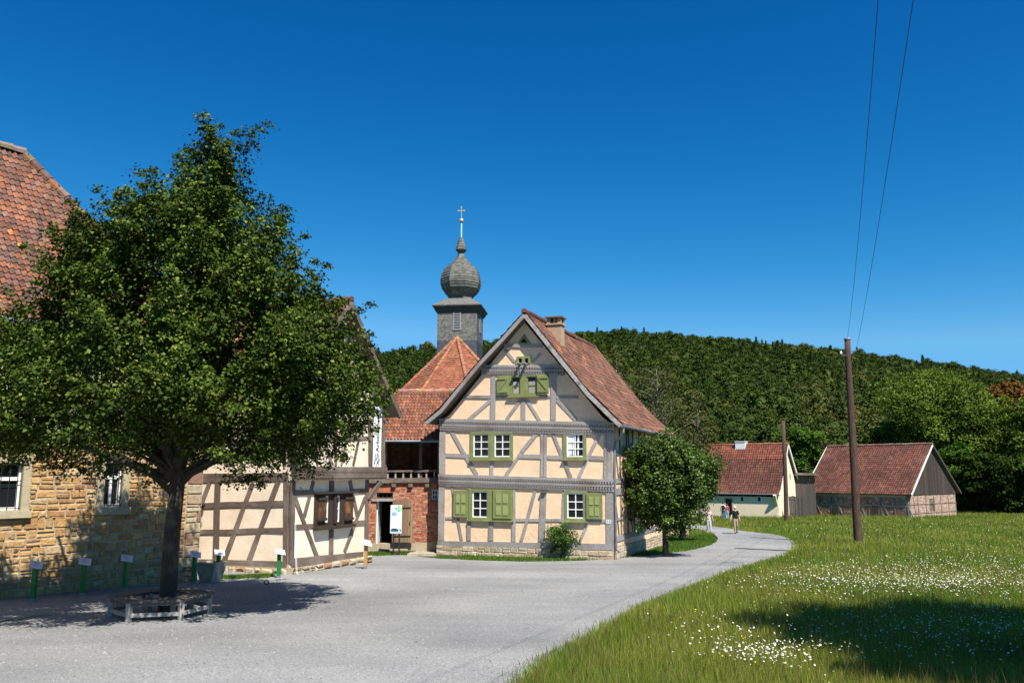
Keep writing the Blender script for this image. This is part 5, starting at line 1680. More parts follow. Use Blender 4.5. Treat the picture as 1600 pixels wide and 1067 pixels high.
# ------------------------------------------------------------------ cream farmhouse
def block(P0, beta, W_, Dp):
    X = Vector((math.cos(R(beta)), math.sin(R(beta)), 0)); Y = Vector((-math.sin(R(beta)), math.cos(R(beta)), 0))
    return X, Y
YC = G(1216, 808.5)
YX, YYv = block(None, -34, 0, 0)
FPl = Plane(YC, YX); FPl.n = -YYv
GPl = Plane(YC, YYv); GPl.n = YX.copy()
farm = thing('farmhouse', YC - YX * 5 + YYv * 3, 'cream plastered farmhouse with long dark red tiled roof and white chimney', 'house')
fp = lambda x, y, o=0.0: FPl.px(x, y, o)
Lf = 13.0
Wf = None
zE = fp(1200, 776)[1]; 
for k in range(200):
    wq = 3 + k * .05
    p = YC + YYv * wq
    if 800 + p.x / p.y * FPX / math.cos(PITCH) * 1.0 > 1246: break
Wf = max(6.0, min(wq, 9.0)); print('farm width', wq)
zA = GPl.px(1231, 695, .3)[1]; uAx = Wf / 2
zR = at_depth(1231, 694, (YC + YYv * uAx).y).z
dsp = (fp(1133.5, 779), fp(1144.5, 809))
dfr = (dsp[0][0], FPl.ground(dsp[0][0]) , dsp[1][0], dsp[0][1])
w5 = FPl.rect(1157.5, 776, 1161.5, 782.5); w6 = FPl.rect(1184, 776, 1188.5, 783)
m = MB()
m.plate(FPl, [(-Lf, YC.z - 1), (0, YC.z - 1), (0, zE), (-Lf, zE)], [R4(dfr), R4(w5), R4(w6)], 0, -.3)
m.plate(GPl, [(0.001, YC.z - 1), (Wf, YC.z - 1), (Wf, zE), (uAx, zR - .15), (0.001, zE)], [], 0, -.3)
GB = Plane(YC - YX * Lf, YYv); GB.n = -YX; m.plate(GB, [(0, YC.z - 1), (Wf, YC.z - 1), (Wf, zE), (uAx, zR - .15), (0, zE)], [], 0, -.3)
RB_ = Plane(YC + YYv * Wf, YX); RB_.n = YYv.copy(); m.plate(RB_, [(-Lf, YC.z - 1), (0, YC.z - 1), (0, zE), (-Lf, zE)], [], 0, -.3)
m.build('wall', MT['cream'], farm)
m = MB(); m.plate(FPl, R4((dfr[0] - .12, dfr[1], dfr[2] + .12, dfr[3] + .12)), [R4((dfr[0], dfr[1] - .001 + .01, dfr[2], dfr[3]))], .03, -.1); dd_ = m.build('door', MT['surround'], farm)
m = MB(); m.plate(FPl, R4(dfr), [], -.12, -.2); m.build('panel', mat('slate blue door', (.03, .035, .04, 1), None, rough=.5), dd_)
for w_ in (w5, w6): window(farm, FPl, (w_[0] - .08, w_[1] - .06, w_[2] + .08, w_[3] + .06), [w_], MT['white'], rows=1, cols=1, f=.02, sill=False, frame_mat=MT['oakdark'])
m = MB(); u_, z__ = GPl.px(1234.5, 745); m.plate(GPl, R4((u_ - .12, z__ - .25, u_ + .12, z__ + .35)), [], .015, 0); m.build('pane', MT['dark'], farm)
# flared front slope
eF = FPl.P(.3, FPl.px(1213, 771.5, .2)[1], .2)
rid = Vector((YC.x, YC.y, 0)) + YX * .3 + YYv * uAx; rid.z = zR
dirU = -YX
k1 = eF.lerp(rid, .16) + Vector((0, 0, -.28)); k2 = eF.lerp(rid, .32) + Vector((0, 0, -.33)); k3 = eF.lerp(rid, .55) + Vector((0, 0, -.2))
pf = [eF, k1, k2, k3, rid]
Sf_, Vf_ = poly_surface(pf, None, dirU)
m = MB()
RLf = Lf + .6
split = Vf_ * .70
tiles(m, Sf_, RLf, split, tw=.25, th=.33, pal=TPAL_DK, seed=81, nprof=3, patch=.4)
rf = m.build('roof', MT['tile'], farm)
m = MB(); tiles(m, lambda u, v: Sf_(u, v + split) + Vector((0, 0, .05)), RLf, Vf_ - split, tw=.25, th=.33, pal=[(.20, .062, .038), (.17, .055, .036), (.23, .075, .045)], seed=82, nprof=3); m.build('upper_tiles', MT['tile'], rf)
eB = rid + (rid - eF) * 1.0; eB.z = eF.z; eB = Vector((rid.x + YYv.x * (uAx + .5), rid.y + YYv.y * (uAx + .5), eF.z))
Sg_, Vg_ = poly_surface([eB, rid], None, dirU)
m = MB(); slab(m, Sf_, RLf, Vf_, nv=12); slab(m, Sg_, RLf, Vg_); m.build('roof_boarding', MT['oakdark'], farm)
m = MB(); caps(m, rid + Vector((0, 0, .05)), rid + dirU * RLf + Vector((0, 0, .05)), r=.14, pal=TPAL_RED, seed=83); m.build('ridge_tiles', MT['tile'], farm)
MT['vwhite'] = mat('white verge', (.62, .60, .55, 1), None, rough=.8)
m = MB()
for a, b in ((eB, rid),): m.beam(a + Vector((0, 0, -.1)), b + Vector((0, 0, -.1)), .28, YX, -.05, .03, .003)
for a, b in zip(pf[:-1], pf[1:]): m.beam(a + Vector((0, 0, -.1)), b + Vector((0, 0, -.1)), .12, YX, -.05, .03, .003, seg=1)
m.build('verge_board', MT['vwhite'], farm)
# gable filler below flared eave
m = MB(); m.plate(GPl, [(-.6, eF.z - .15), (0.0, zE - .9), (0.0, zE + .2), (.55, zE + .55)], [], 0.005, -.28); m.build('eave_wall', MT['cream'], farm)
m = MB(); m.tube([eF + Vector((0, 0, -.05)) - YYv * .06, eF + dirU * RLf - YYv * .06 + Vector((0, 0, -.05))], .07, 6); m.build('gutter', MT['zinc'], farm)
cp = at_depth(1157, 697, rid.y + (-YX.y) * 5)
tt = (1157 - 1231); 
best = min(((abs(800 + (rid + dirU * u).x / (rid + dirU * u).y * FPX / math.cos(PITCH) * .99 - 1157), u) for u in [i * .1 for i in range(130)]))[1]
cpos2 = rid + dirU * best
zct = at_depth(1157, 690.5, cpos2.y).z
m = MB(); rotbox(m, cpos2, .55, .45, zR - 1, zct, X=YX, Y=YYv); rotbox(m, cpos2, .6, .5, zct, zct + .08, X=YX, Y=YYv); m.build('chimney', MT['white'], farm)

# ------------------------------------------------------------------ plank shed and gate
GC = G(1262, 808); 
GY = Vector((at_depth(1262, 808, 93).x, 93, gz(0, 93)))
gX = Vector((math.cos(R(-12)), math.sin(R(-12)), 0))
sP = Plane(GY, gX)
shed = thing('plank_shed', sP.P(-.8, gz(0, 93)), 'small grey plank lean-to shed beside the cream farmhouse gable', 'shed')
s0, s1 = sP.px(1243, 780)[0], sP.px(1275, 780)[0]
zsa, zsb = sP.px(1255, 742)[1], gz(0, 93) - .5
m = MB()
k = s0
while k < s1:
    f = rnd.uniform(.8, 1.25); m.plate(sP, R4((k, zsb, min(s1, k + .2) - .01, zsa)), [], rnd.uniform(0, .012), -.04, (f, f, f)); k += .2
MT['greyplank'] = mat('grey planks', (.095, .08, .072, 1), (.045, .038, .035, 1), 6, .9, .6, 12, 'UV', (6, .8, 1))
m.build('wall', MT['greyplank'], shed)
m = MB(); m.beam(sP.P(s0 - .2, zsa + .12), sP.P(s1 + .3, zsa + .10), .25, sP.n, -2.5, .5, .01); m.build('roof', MT['oakdark'], shed)
gp_ = Plane(Vector((at_depth(1232, 808, 88).x, 88, 0)), gX)
gate = thing('plank_gate', gp_.P(0.9, gz(0, 88)), 'dark vertical plank gate between the cream farmhouse and the long red roofed barn', 'gate')
g0, g1 = gp_.px(1233, 790)[0], gp_.px(1263, 790)[0]; zg1 = gp_.px(1245, 775)[1]
m = MB(); k = g0
while k < g1:
    f = rnd.uniform(.75, 1.3); m.plate(gp_, R4((k, gz(0, 88) - .3, min(g1, k + .17) - .012, zg1 + rnd.uniform(-.05, .05))), [], rnd.uniform(0, .012), -.04, (f, f, f), back=True); k += .17
m.build('boards', MT['greyplank'], gate)
m = MB()
for zz in (gz(0, 88) + .4, zg1 - .35): m.beam(gp_.P(g0, zz, -.1), gp_.P(g1, zz, -.1), .12, gp_.n, -.04, .04)
m.build('rail', MT['oakdark'], gate)

# ------------------------------------------------------------------ long barn with plank gable
bC = G(1422, 808)
BX, BYv = block(None, -50, 0, 0)
F2 = Plane(bC, BX); F2.n = -BYv
G2 = Plane(bC, BYv); G2.n = BX.copy()
barn2 = thing('field_barn', bC - BX * 6 + BYv * 4, 'low half-timbered barn with long red tiled roof and black plank gable in the meadow', 'barn')
def find_u(pl, x, y=790):
    return pl.px(x, y)[0]
L2 = -find_u(F2, 1262); W2 = find_u(G2, 1494)
print('barn2 L,W', L2, W2)
ze2 = F2.px(1350, 776)[1]
zt2_ = G2.px(1450, 771)[1]
apx = W2 / 2
zr2 = G2.px(1457, 694, .3)[1]
m = MB()
m.plate(F2, [(-L2, bC.z - 1), (0, bC.z - 1), (0, ze2 + .3), (-L2, ze2 + .55)], [], 0, -.3)
m.plate(G2, [(0, bC.z - 1), (W2, bC.z - 1), (W2, zt2_), (0, zt2_)], [R4(G2.rect(1452, 779, 1461, 799))], 0, -.3)
b2w = m.build('wall', MT['mortar'], barn2)
PPAL = [(.47, .32, .25), (.43, .28, .22), (.53, .40, .33), (.50, .35, .28), (.39, .24, .19)]
DPAL = [(.34, .18, .13), (.42, .18, .11), (.30, .22, .18), (.48, .36, .28), (.38, .13, .09)]
m = MB()
dh = G2.rect(1451, 778, 1462, 799)
stones(m, G2, .02, W2, bC.z - .2, zt2_ - .05, holes=[dh], h=(.10, .2), wd=(.15, .38), d=(.01, .03), pal=PPAL, seed=91)
stones(m, F2, -L2, 0, bC.z - .4, ze2, h=(.10, .2), wd=(.15, .4), d=(.01, .03), pal=DPAL, seed=92)
m.build('stonework', MT['stone'], b2w)
def tb2(pl, u0, z0, u1, z1, w_, name, mt='oakdark'):
    m = MB(); m.beam(pl.P(u0, z0), pl.P(u1, z1), w_, pl.n, -.02, .05, .012); m.build(name, MT[mt], barn2)
for k in range(7):
    uu = .12 + k * (W2 - .24) / 6; tb2(G2, uu, bC.z - .1, uu + rnd.uniform(-.1, .1), zt2_, .10, 'post')
for zz in (bC.z + .35, (bC.z + zt2_) / 2 + .1): tb2(G2, 0, zz, W2, zz, .08, 'rail')
tb2(G2, .9, zt2_, 1.3, bC.z + .2, .09, 'brace')
for k in range(9): uu = -L2 + .1 + k * (L2 - .2) / 8; tb2(F2, uu, bC.z - .2, uu, ze2, .13, 'post', 'oak' if k == 8 else 'oakdark')
for k in range(5): uu = -L2 + .9 + k * 2.6; tb2(F2, uu, ze2 - .3, uu + .8, bC.z - .1, .12, 'brace', 'oak')
tb2(F2, -L2, (bC.z + ze2) / 2 + .1, 0, (bC.z + ze2) / 2 + .1, .10, 'rail', 'oak')
for xx in (1306, 1368):
    r_ = F2.rect(xx - 4.5, 790, xx + 4.5, 802); m = MB(); m.plate(F2, R4(r_), [], .07, .02); m.build('hatch', MT['greyplank'], barn2)
m = MB(); m.plate(G2, R4(G2.rect(1452.5, 779.5, 1460.5, 799)), [], -.03, -.08); m.build('door', MT['oakdark'], barn2)
# roof
e2 = F2.P(.4, F2.px(1418, 772, .15)[1], .15)
rg2 = Vector((bC.x, bC.y, 0)) + BX * .4 + BYv * apx; rg2.z = zr2
S2, V2 = poly_surface([e2, e2.lerp(rg2, .3) + Vector((0, 0, -.1)), rg2], None, -BX)
RL2 = L2 + .8
m = MB(); tiles(m, S2, RL2, V2, tw=.26, th=.34, pal=TPAL_DK, seed=93, nprof=3, patch=.35); m.build('roof', MT['tile'], barn2)
e2b = Vector((rg2.x, rg2.y, 0)) + BYv * (apx + .7); e2b.z = e2.z
S2b, V2b = poly_surface([e2b, rg2], None, -BX)
m = MB(); slab(m, S2, RL2, V2); slab(m, S2b, RL2, V2b); m.build('roof_boarding', MT['oakdark'], barn2)
m = MB(); caps(m, rg2 + Vector((0, 0, .05)), rg2 - BX * RL2 + Vector((0, 0, .05)), r=.14, pal=[(.30, .2, .15), (.28, .12, .08)], seed=94); m.build('ridge_tiles', MT['tile'], barn2)
m = MB(); m.beam(e2 + Vector((0, 0, -.08)), rg2 + Vector((0, 0, -.08)), .22, BX, -.05, .03, .003); m.beam(S2(RL2, 0) + Vector((0, 0, -.02)), S2(RL2, V2) + Vector((0, 0, -.02)), .16, -BX, -.05, .03, .003)
m.build('verge_board', MT['vwhite'], barn2)
m = MB(); m.beam(e2b + Vector((0, 0, -.08)), rg2 + Vector((0, 0, -.08)), .2, BX, -.05, .03, .003); m.build('verge_board', MT['greyplank'], barn2)
# plank gable
m = MB()
k = -.1
sl2 = (zr2 - .2 - zt2_) / apx
while k < W2 + .1:
    k2 = k + .2
    zt = lambda u: zr2 - .15 - sl2 * abs(u - apx)
    f = rnd.uniform(.7, 1.35)
    a, b = max(k, 0.0), min(k2 - .012, W2)
    if b > a + .02 and min(zt(a), zt(b)) > zt2_ + .05:
        pts = [(a, zt2_ - .08), (b, zt2_ - .08), (b, zt(b)), (a, zt(a))]
        if a < apx < b: pts.insert(3, (apx, zt(apx)))
        m.plate(G2, pts, [], .08 + rnd.uniform(0, .012), .02, (f, f * .97, f * .95))
    k = k2
m.plate(G2, [(.1, zt2_), (W2 - .1, zt2_), (apx, zr2 - .3)], [], .01, -.1)
m.build('gable_boards', MT['black'], barn2)

# ================================================================== smaller things
MT['ink2'] = mat('faded print', (.28, .30, .32, 1), None, rough=.6)
# interpretive lectern posts, six green and one of bare wood
def lectern(loc, woodpost, hgt, label, group):
    t = thing('display_lectern', loc, label, 'display post', group)
    base = Vector(loc)
    m = MB()
    m.abox(base.x - .05, base.y - .05, base.z - .2, base.x + .05, base.y + .05, base.z + .10); m.build('foot', MT['zinc'], t)
    m = MB(); m.box(base + Vector((0, 0, .1 + (hgt - .1) / 2)), (.05, 0, 0), (0, .05, 0), (0, 0, (hgt - .1) / 2)); m.build('post', woodpost, t)
    m = MB()
    c = base + Vector((.03, -.04, hgt + .05)); ux = Vector((.145, .02, -.03)); uy = Vector((-.05, .12, .085)); n = ux.cross(uy).normalized()
    m.box(c, ux, uy, n * .008); m.build('panel', MT['lectpanel'], t)
    m = MB()
    for k_ in range(6):
        p_ = c + n * .0095 * (1 if n.z > 0 else -1) + uy * (.62 - k_ * .22) - ux * .1
        m.box(p_, ux * (.62 - .12 * (k_ % 3)), uy * .035, n * .001)
    m.build('printed_text', MT['ink2'], t)
    m = MB(); m.box(c - n * .02, ux * .5, uy * .5, n * .012); m.build('bracket', MT['zinc'], t)
    return t
LECT = [((51, 940), 881, 'green display post with white slanted panel, nearest the frame edge before the stone house'),
        ((128, 930.5), 876, 'green display post with white slanted panel in deep shade under the barred windows'),
        ((194, 923.5), 871, 'green display post in shade just left of the linden trunk'),
        ((302, 913), 865, 'green display post beside the left side of the stone trough'),
        ((340, 908), 862.5, 'green display post beside the right side of the stone trough'),
        ((435, 903), 861, 'green display post at the corner post of the low half-timbered house')]
proto = None
for (bx_, by_), ty_, lb in LECT:
    g_ = G(bx_, by_)
    hgt = at_depth(bx_, ty_, g_.y).z - g_.z - .05
    if proto is None:
        proto = lectern(g_, MT['displaygreen'], 1.0, lb, 'green display posts along the stone and timber houses')
        proto.scale = (1, 1, 1); o = proto
    else:
        o = copy_tree(proto); o.location = g_; o['label'] = lb
    o.scale = (1, 1, hgt / 1.0)
g_ = G(571, 889)
MT['postwood'] = mat('yellow pine post', (.42, .25, .09, 1), (.34, .19, .07, 1), 5, .8, .3, 14, 'UV', (1, 8, 1))
o = lectern(g_, MT['postwood'], at_depth(571, 850, g_.y).z - g_.z, 'wooden display post with white slanted panel in front of the brick barn', None)
g2_ = None

# stone trough
tg = G(322, 911)
def frustum(m, c, w0, d0, w1, d1, h, col=(1, 1, 1), rim=0.0, yaw=0):
    cy_, sy_ = math.cos(yaw), math.sin(yaw)
    P = lambda x, y, z: c + Vector((x * cy_ - y * sy_, x * sy_ + y * cy_, z))
    lo = [P(a * w0, b * d0, 0) for a, b in ((-1, -1), (1, -1), (1, 1), (-1, 1))]; hi = [P(a * w1, b * d1, h) for a, b in ((-1, -1), (1, -1), (1, 1), (-1, 1))]
    for k in range(4): m.poly([lo[k], lo[(k + 1) % 4], hi[(k + 1) % 4], hi[k]], None, col)
    if rim:
        ii = [P(a * (w1 - rim), b * (d1 - rim), h) for a, b in ((-1, -1), (1, -1), (1, 1), (-1, 1))]; dd = [P(a * (w1 - rim * 1.4), b * (d1 - rim * 1.4), h * .45) for a, b in ((-1, -1), (1, -1), (1, 1), (-1, 1))]
        for k in range(4):
            k2 = (k + 1) % 4
            m.poly([hi[k], hi[k2], ii[k2], ii[k]], None, col); m.poly([ii[k], ii[k2], dd[k2], dd[k]], None, col)
        m.poly(dd, None, col)
    else: m.poly(hi, None, col)
m = MB(); frustum(m, tg + Vector((0, .35, -.05)), .19, .20, .33, .30, .60, rim=.08, yaw=-.3)
tag(m.build('stone_trough', MT['concrete'], None, base=tg), 'weathered stone trough standing between two green display posts', 'trough')

# information board
ig = G(619, 867.5)
ib = thing('information_sign', ig, 'white information board on two dark posts in front of the brick barn door', 'sign')
IPl = Plane(ig, Vector((1, -.05, 0))); 
br_ = IPl.rect(610.2, 788.8, 627.8, 833)
m = MB(); m.plate(IPl, R4(br_), [], .03, 0, back=True); m.build('board', MT['panel'], ib)
m = MB()
MT['print'] = mat('printed colours', W1, None, rough=.5)
bw_, bh_ = br_[2] - br_[0], br_[3] - br_[1]
def ir(x0, y0, x1, y1, c, o=.034): m.plate(IPl, R4((br_[0] + bw_ * x0, br_[1] + bh_ * y0, br_[0] + bw_ * x1, br_[1] + bh_ * y1)), [], o, .03, c)
ir(.10, .62, .55, .75, (.22, .42, .65)); ir(.60, .64, .95, .73, (.62, .68, .78))
for k in range(11): ir(.10, .57 - k * .032, .10 + .8 * rnd.uniform(.75, 1), .58 - k * .032, (.62, .64, .68), .033)
for k in range(4): ir(.10, .93 - k * .05, .10 + rnd.uniform(.28, .42), .945 - k * .05, (.45, .47, .5), .033)
ir(.03, .02, .97, .07, (.30, .55, .68)); ir(.06, .07, .95, .15, (.03, .07, .09)); ir(.15, .14, .6, .18, (.04, .09, .11)); ir(.72, .06, .86, .12, (.7, .75, .8), .037)
cu_, cz_ = br_[0] + bw_ * .74, br_[1] + bh_ * .87
for (du_, dz_, c) in ((0, .07, (.25, .5, .15)), (0, -.07, (.1, .45, .25)), (-.10, 0, (.05, .45, .55)), (.09, 0, (.35, .6, .15))):
    r_ = .075; m.plate(IPl, [(cu_ + du_ - r_ * .8, cz_ + dz_), (cu_ + du_, cz_ + dz_ - r_), (cu_ + du_ + r_ * .8, cz_ + dz_), (cu_ + du_, cz_ + dz_ + r_)], [], .036, .03, c)
m.build('printed_text', MT['print'], ib)
for xx in (614.5, 623.5):
    u_ = IPl.px(xx, 850)[0]; m = MB(); m.box(IPl.P(u_, ig.z + (br_[1] + .3 - ig.z) / 2 - .1, -.03), (.028, 0, 0), (0, .028, 0), (0, 0, (br_[1] + .3 - ig.z) / 2 + .1)); m.build('post', MT['iron'], ib)

# triangular stone slab
sg = G(655, 865)
m = MB(); pts = [G(636, 868.5), G(682, 868.5), G(676, 865), G(655, 859)]; 
top = [p + Vector((0, 0, .09)) for p in pts]
m.poly(top)
for k in range(4): m.poly([pts[k], pts[(k + 1) % 4], top[(k + 1) % 4], top[k]])
tag(m.build('stone_slab', MT['concrete'], None, base=sg), 'flat pale stone slab lying on the gravel beside the tall house corner', 'slab')

# tree bench
TB = G(255, 962)
bc_ = Vector((at_depth(250, 948, TB.y).x, TB.y + .05, 0)); bc_.z = gz(bc_.x, bc_.y)
bench = thing('tree_bench', bc_, 'weathered hexagonal wooden bench built round the linden trunk', 'bench')
Ro, Ri, SH = 1.05, .54, .43
hexp = lambda r, a, z: Vector((bc_.x + r * math.sin(R(a)), bc_.y - r * math.cos(R(a)), bc_.z + z))
angs = [-75, -15, 45, 105, 165, 225]
for k in range(6):
    a0, a1 = angs[k], angs[(k + 1) % 6] + (360 if k == 5 else 0)
    m = MB()
    for q in range(4):
        r0, r1 = Ri + (Ro - Ri) * q / 4 + .006, Ri + (Ro - Ri) * (q + 1) / 4 - .006
        f = rnd.uniform(.20, .34); zz = SH + rnd.uniform(-.004, .004)
        P4 = [hexp(r0, a0 + .3, zz), hexp(r1, a0 + .3, zz), hexp(r1, a1 - .3, zz), hexp(r0, a1 - .3, zz)]
        d_ = Vector((0, 0, -.04)); Q4 = [p + d_ for p in P4]
        L_ = (P4[2] - P4[1]).length
        m.poly(P4, [(0, 0), (0, .12), (L_, .12), (L_, 0)], (f, f, f)); m.poly(Q4[::-1], None, (f, f, f))
        for i in range(4): m.poly([P4[i], Q4[i], Q4[(i + 1) % 4], P4[(i + 1) % 4]], None, (f, f, f))
    m.build('seat', MT['benchwood'], bench)
    m = MB()
    for (rr1, hh) in ((Ro - .07, SH - .07), (Ro - .09, .15)):
        A, B_ = hexp(rr1, a0, hh), hexp(rr1, a1, hh); nn = (hexp(1, (a0 + a1) / 2, 0) - hexp(0, 0, 0)).normalized()
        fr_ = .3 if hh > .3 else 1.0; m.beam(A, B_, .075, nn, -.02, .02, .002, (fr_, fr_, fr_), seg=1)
    m.build('rail', MT['benchwood'], bench)
    m = MB(); m.beam(hexp(Ro - .09, a0, -.03), hexp(Ro - .09, a0, SH - .04), .09, (hexp(1, a0, 0) - hexp(0, 0, 0)).normalized(), -.045, .045, .003, seg=1); m.build('leg', MT['benchwood'], bench)
    m = MB(); m.beam(hexp(Ri + .05, a0, -.03), hexp(Ri + .05, a0, SH - .04), .08, (hexp(1, a0, 0) - hexp(0, 0, 0)).normalized(), -.04, .04, .003, seg=1); m.build('leg', MT['benchwood'], bench)

# drains, painted shadow strip, manhole, hose, ring
def strip(name, a, b, wd_, label, cat, mt):
    A, B = G(*a), G(*b); d = (B - A).normalized(); s_ = Vector((-d.y, d.x, 0)) * wd_ / 2
    m = MB(); n_ = 12; prev = None
    for k in range(n_ + 1):
        p = A.lerp(B, k / n_) + Vector((0, .06 * math.sin(k * 1.3), .03))
        cur = (p - s_, p + s_)
        if prev: m.poly([prev[0], cur[0], cur[1], prev[1]]); m.poly([prev[0] - Vector((0, 0, .05)), cur[0] - Vector((0, 0, .05)), cur[0], prev[0]])
        prev = cur
    return tag(m.build(name, mt, None, base=A), label, cat)
strip('drain_shade_strip', (1150, 857), (1250, 861.5), .32, 'long dark drainage channel crossing the gravel path', 'drain', MT['black'])
strip('drain_shade_strip', (1129, 834), (1147, 834), .22, 'short dark strip painted as a shadow on the gravel path beside the walking man', 'drain', MT['black'])  # dark strip painted in for the walking man's cast shadow
strip('drain_cover', (1130, 879.2), (1161, 879.6), .16, 'narrow grey drain cover set in the bend of the gravel path', 'drain cover', MT['zinc'])
m = MB(); m.tube([G(x, y) + Vector((0, 0, .03)) for x, y in ((-10, 975), (12, 970), (30, 969), (48, 965), (62, 963), (80, 962))], .014, 6)
tag(m.build('hose', mat('yellow hose', (.30, .28, .14, 1), None, rough=.6), None, base=G(30, 969)), 'thin yellowish hose lying on the gravel near the bench', 'hose')
rgp = G(416, 914)
m = MB(); m.tube([rgp + Vector((.06 * math.cos(t), 0, .075 + .06 * math.sin(t))) for t in [2 * math.pi * i / 12 for i in range(13)]], .013, 6)
tag(m.build('iron_ring', MT['iron'], None, base=rgp), 'small black iron ring standing on the gravel near the low half-timbered house', 'ring')

# low stone block wall behind the round trees and a slim post
lw0, lw1 = G(1043, 837), G(1076, 837)
WPl = Plane(lw0, lw1 - lw0); Lw = (lw1 - lw0).length
lwt = thing('low_stone_wall', lw0, 'low pinkish sandstone block wall behind the round tree by the path', 'wall')
m = MB(); m.plate(WPl, [(0, lw0.z - .2), (Lw, lw0.z - .2), (Lw, lw0.z + .5), (0, lw0.z + .5)], [], 0, -.4, back=True); lb_ = m.build('core', MT['mortar'], lwt)
m = MB(); stones(m, WPl, 0, Lw, lw0.z - .1, lw0.z + .5, h=(.14, .22), wd=(.3, .6), d=(.02, .05), pal=[(.55, .36, .27), (.5, .34, .24), (.58, .42, .32)], seed=101); m.build('stonework', MT['stone'], lwt)
g_ = G(1087, 817)
m = MB(); m.tube([g_, g_ + Vector((0, 0, 1.3))], .05, 8); pst = tag(m.build('marker_post', MT['oakdark'], None, base=g_), 'slim dark post at the grassy edge behind the woman in pale trousers', 'post')

# ------------------------------------------------------------------ utility poles and wires
def pole(pts, rads, label):
    b = pts[0]
    t = thing('utility_pole', b, label, 'pole', 'wooden utility poles in the meadow')
    m = MB(); m.tube(pts, rads, 14); m.build('shaft', MT['polewood'], t, smooth=True)
    return t
P0 = G(1341, 850); PY = P0.y
pp = [P0 + Vector((0, 0, -.3))] + [Vector((at_depth(x, y, PY).x, PY, at_depth(x, y, PY).z)) for x, y in ((1341, 850), (1338, 800), (1335, 740), (1331, 665), (1328, 610), (1325, 560), (1324, 531))]
p1 = pole(pp, [.21, .205, .195, .185, .175, .16, .15, .145], 'tall weathered wooden pole with a kink carrying the two wires')
m = MB(); m.lathe(Vector((pp[-1].x, PY, pp[-1].z - .01)), [(.17, 0), (.175, .06), (.12, .12), (0, .14)], 12); m.build('cap', MT['zinc'], p1)
ins = []
for (x, y, sx) in ((1339, 545, 1), (1314, 552, -1)):
    q = at_depth(x, y, PY - .1)
    m = MB(); m.tube([Vector((at_depth(1324.5, y + 5, PY).x, PY - .1, q.z - .12)), q + Vector((0, 0, -.12)), q], .02, 6); m.build('bracket', MT['iron'], p1)
    m = MB(); m.lathe(q, [(.03, -.04), (.06, -.02), (.045, .03), (.06, .05), (.03, .11), (0, .12)], 10); m.build('insulator', MT['panel'] if sx < 0 else MT['iron'], p1)
    ins.append(q)
P2 = G(1229, 815)
pq = [P2 + Vector((0, 0, -.3))] + [Vector((at_depth(x, y, P2.y).x, P2.y, at_depth(x, y, P2.y).z)) for x, y in ((1229, 815), (1228, 770), (1226, 715), (1223.5, 657))]
p2 = pole(pq, [.21, .205, .19, .175, .16], 'shorter reddish brown bare wooden pole before the cream farmhouse gable')
def wire(A, near, mid, label):
    """hanging wire from the pole top over the viewer's head, fixed by two sight lines in one vertical plane"""
    d = ray(*near); hd = None
    n1 = Vector((d.x, d.y, d.z)); 
    t = (A.z - CAMH) * near_k / n1.z
    Q = Vector((n1.x * t, n1.y * t, CAMH + n1.z * t))
    h = Vector((Q.x - A.x, Q.y - A.y, 0)); L_ = h.length; h /= L_
    dm = ray(*mid)
    # intersect sight line of mid with the vertical plane
    nn = Vector((h.y, -h.x, 0)); tm = (A.x * nn.x + A.y * nn.y) / (dm.x * nn.x + dm.y * nn.y)
    Mp = Vector((dm.x * tm, dm.y * tm, CAMH + dm.z * tm)); sm = (Mp - A).dot(h)
    z1, s1 = Mp.z - A.z, sm; z2, s2 = Q.z - A.z, L_
    # z = a s + b s^2
    b = (z2 / s2 - z1 / s1) / (s2 - s1); a = z1 / s1 - b * s1
    pts = [A + h * s_ + Vector((0, 0, a * s_ + b * s_ * s_)) for s_ in [L_ * 1.9 * k / 60 for k in range(61)]]
    print('wire', label[:12], 'a', a, 'b', b, 'mid', tuple(Mp), 'Q', tuple(Q))
    m = MB(); m.tube(pts, .0075, 5, cap=False)
    tag(m.build('overhead_wire', MT['iron'], None, base=A), label, 'wire')
near_k = 1.22
wire(pp[-1] + Vector((0, 0, .05)), (1372, 0), (1345, 330), 'thin dark overhead wire rising from the very top of the tall pole')
near_k = 1.26
wire(ins[0] + Vector((0, 0, .1)), (1427, 0), (1376, 330), 'thin dark overhead wire running from the side bracket of the tall pole')

# mast on the hilltop
mh = at_depth(990, 524, 405)
mast = thing('radio_mast', mh + Vector((0, 0, -14)), 'thin pale lattice mast rising above the wooded hilltop', 'mast')
m = MB(); zt_ = at_depth(990, 510, 405).z
for sx, sy in ((-1, -1), (1, -1), (0, 1)): m.tube([mh + Vector((sx * .6, sy * .6, -14)), Vector((mh.x + sx * .45, mh.y + sy * .45, zt_))], .12, 4)
z = mh.z - 13
while z < zt_ - 1: m.tube([Vector((mh.x - .5, mh.y - .5, z)), Vector((mh.x + .5, mh.y - .5, z + 1.2))], .08, 4); m.tube([Vector((mh.x - .5, mh.y - .5, z + 1.2)), Vector((mh.x + .5, mh.y - .5, z + 1.2))], .08, 4); z += 1.2
m.build('lattice', MT['zinc'], mast)

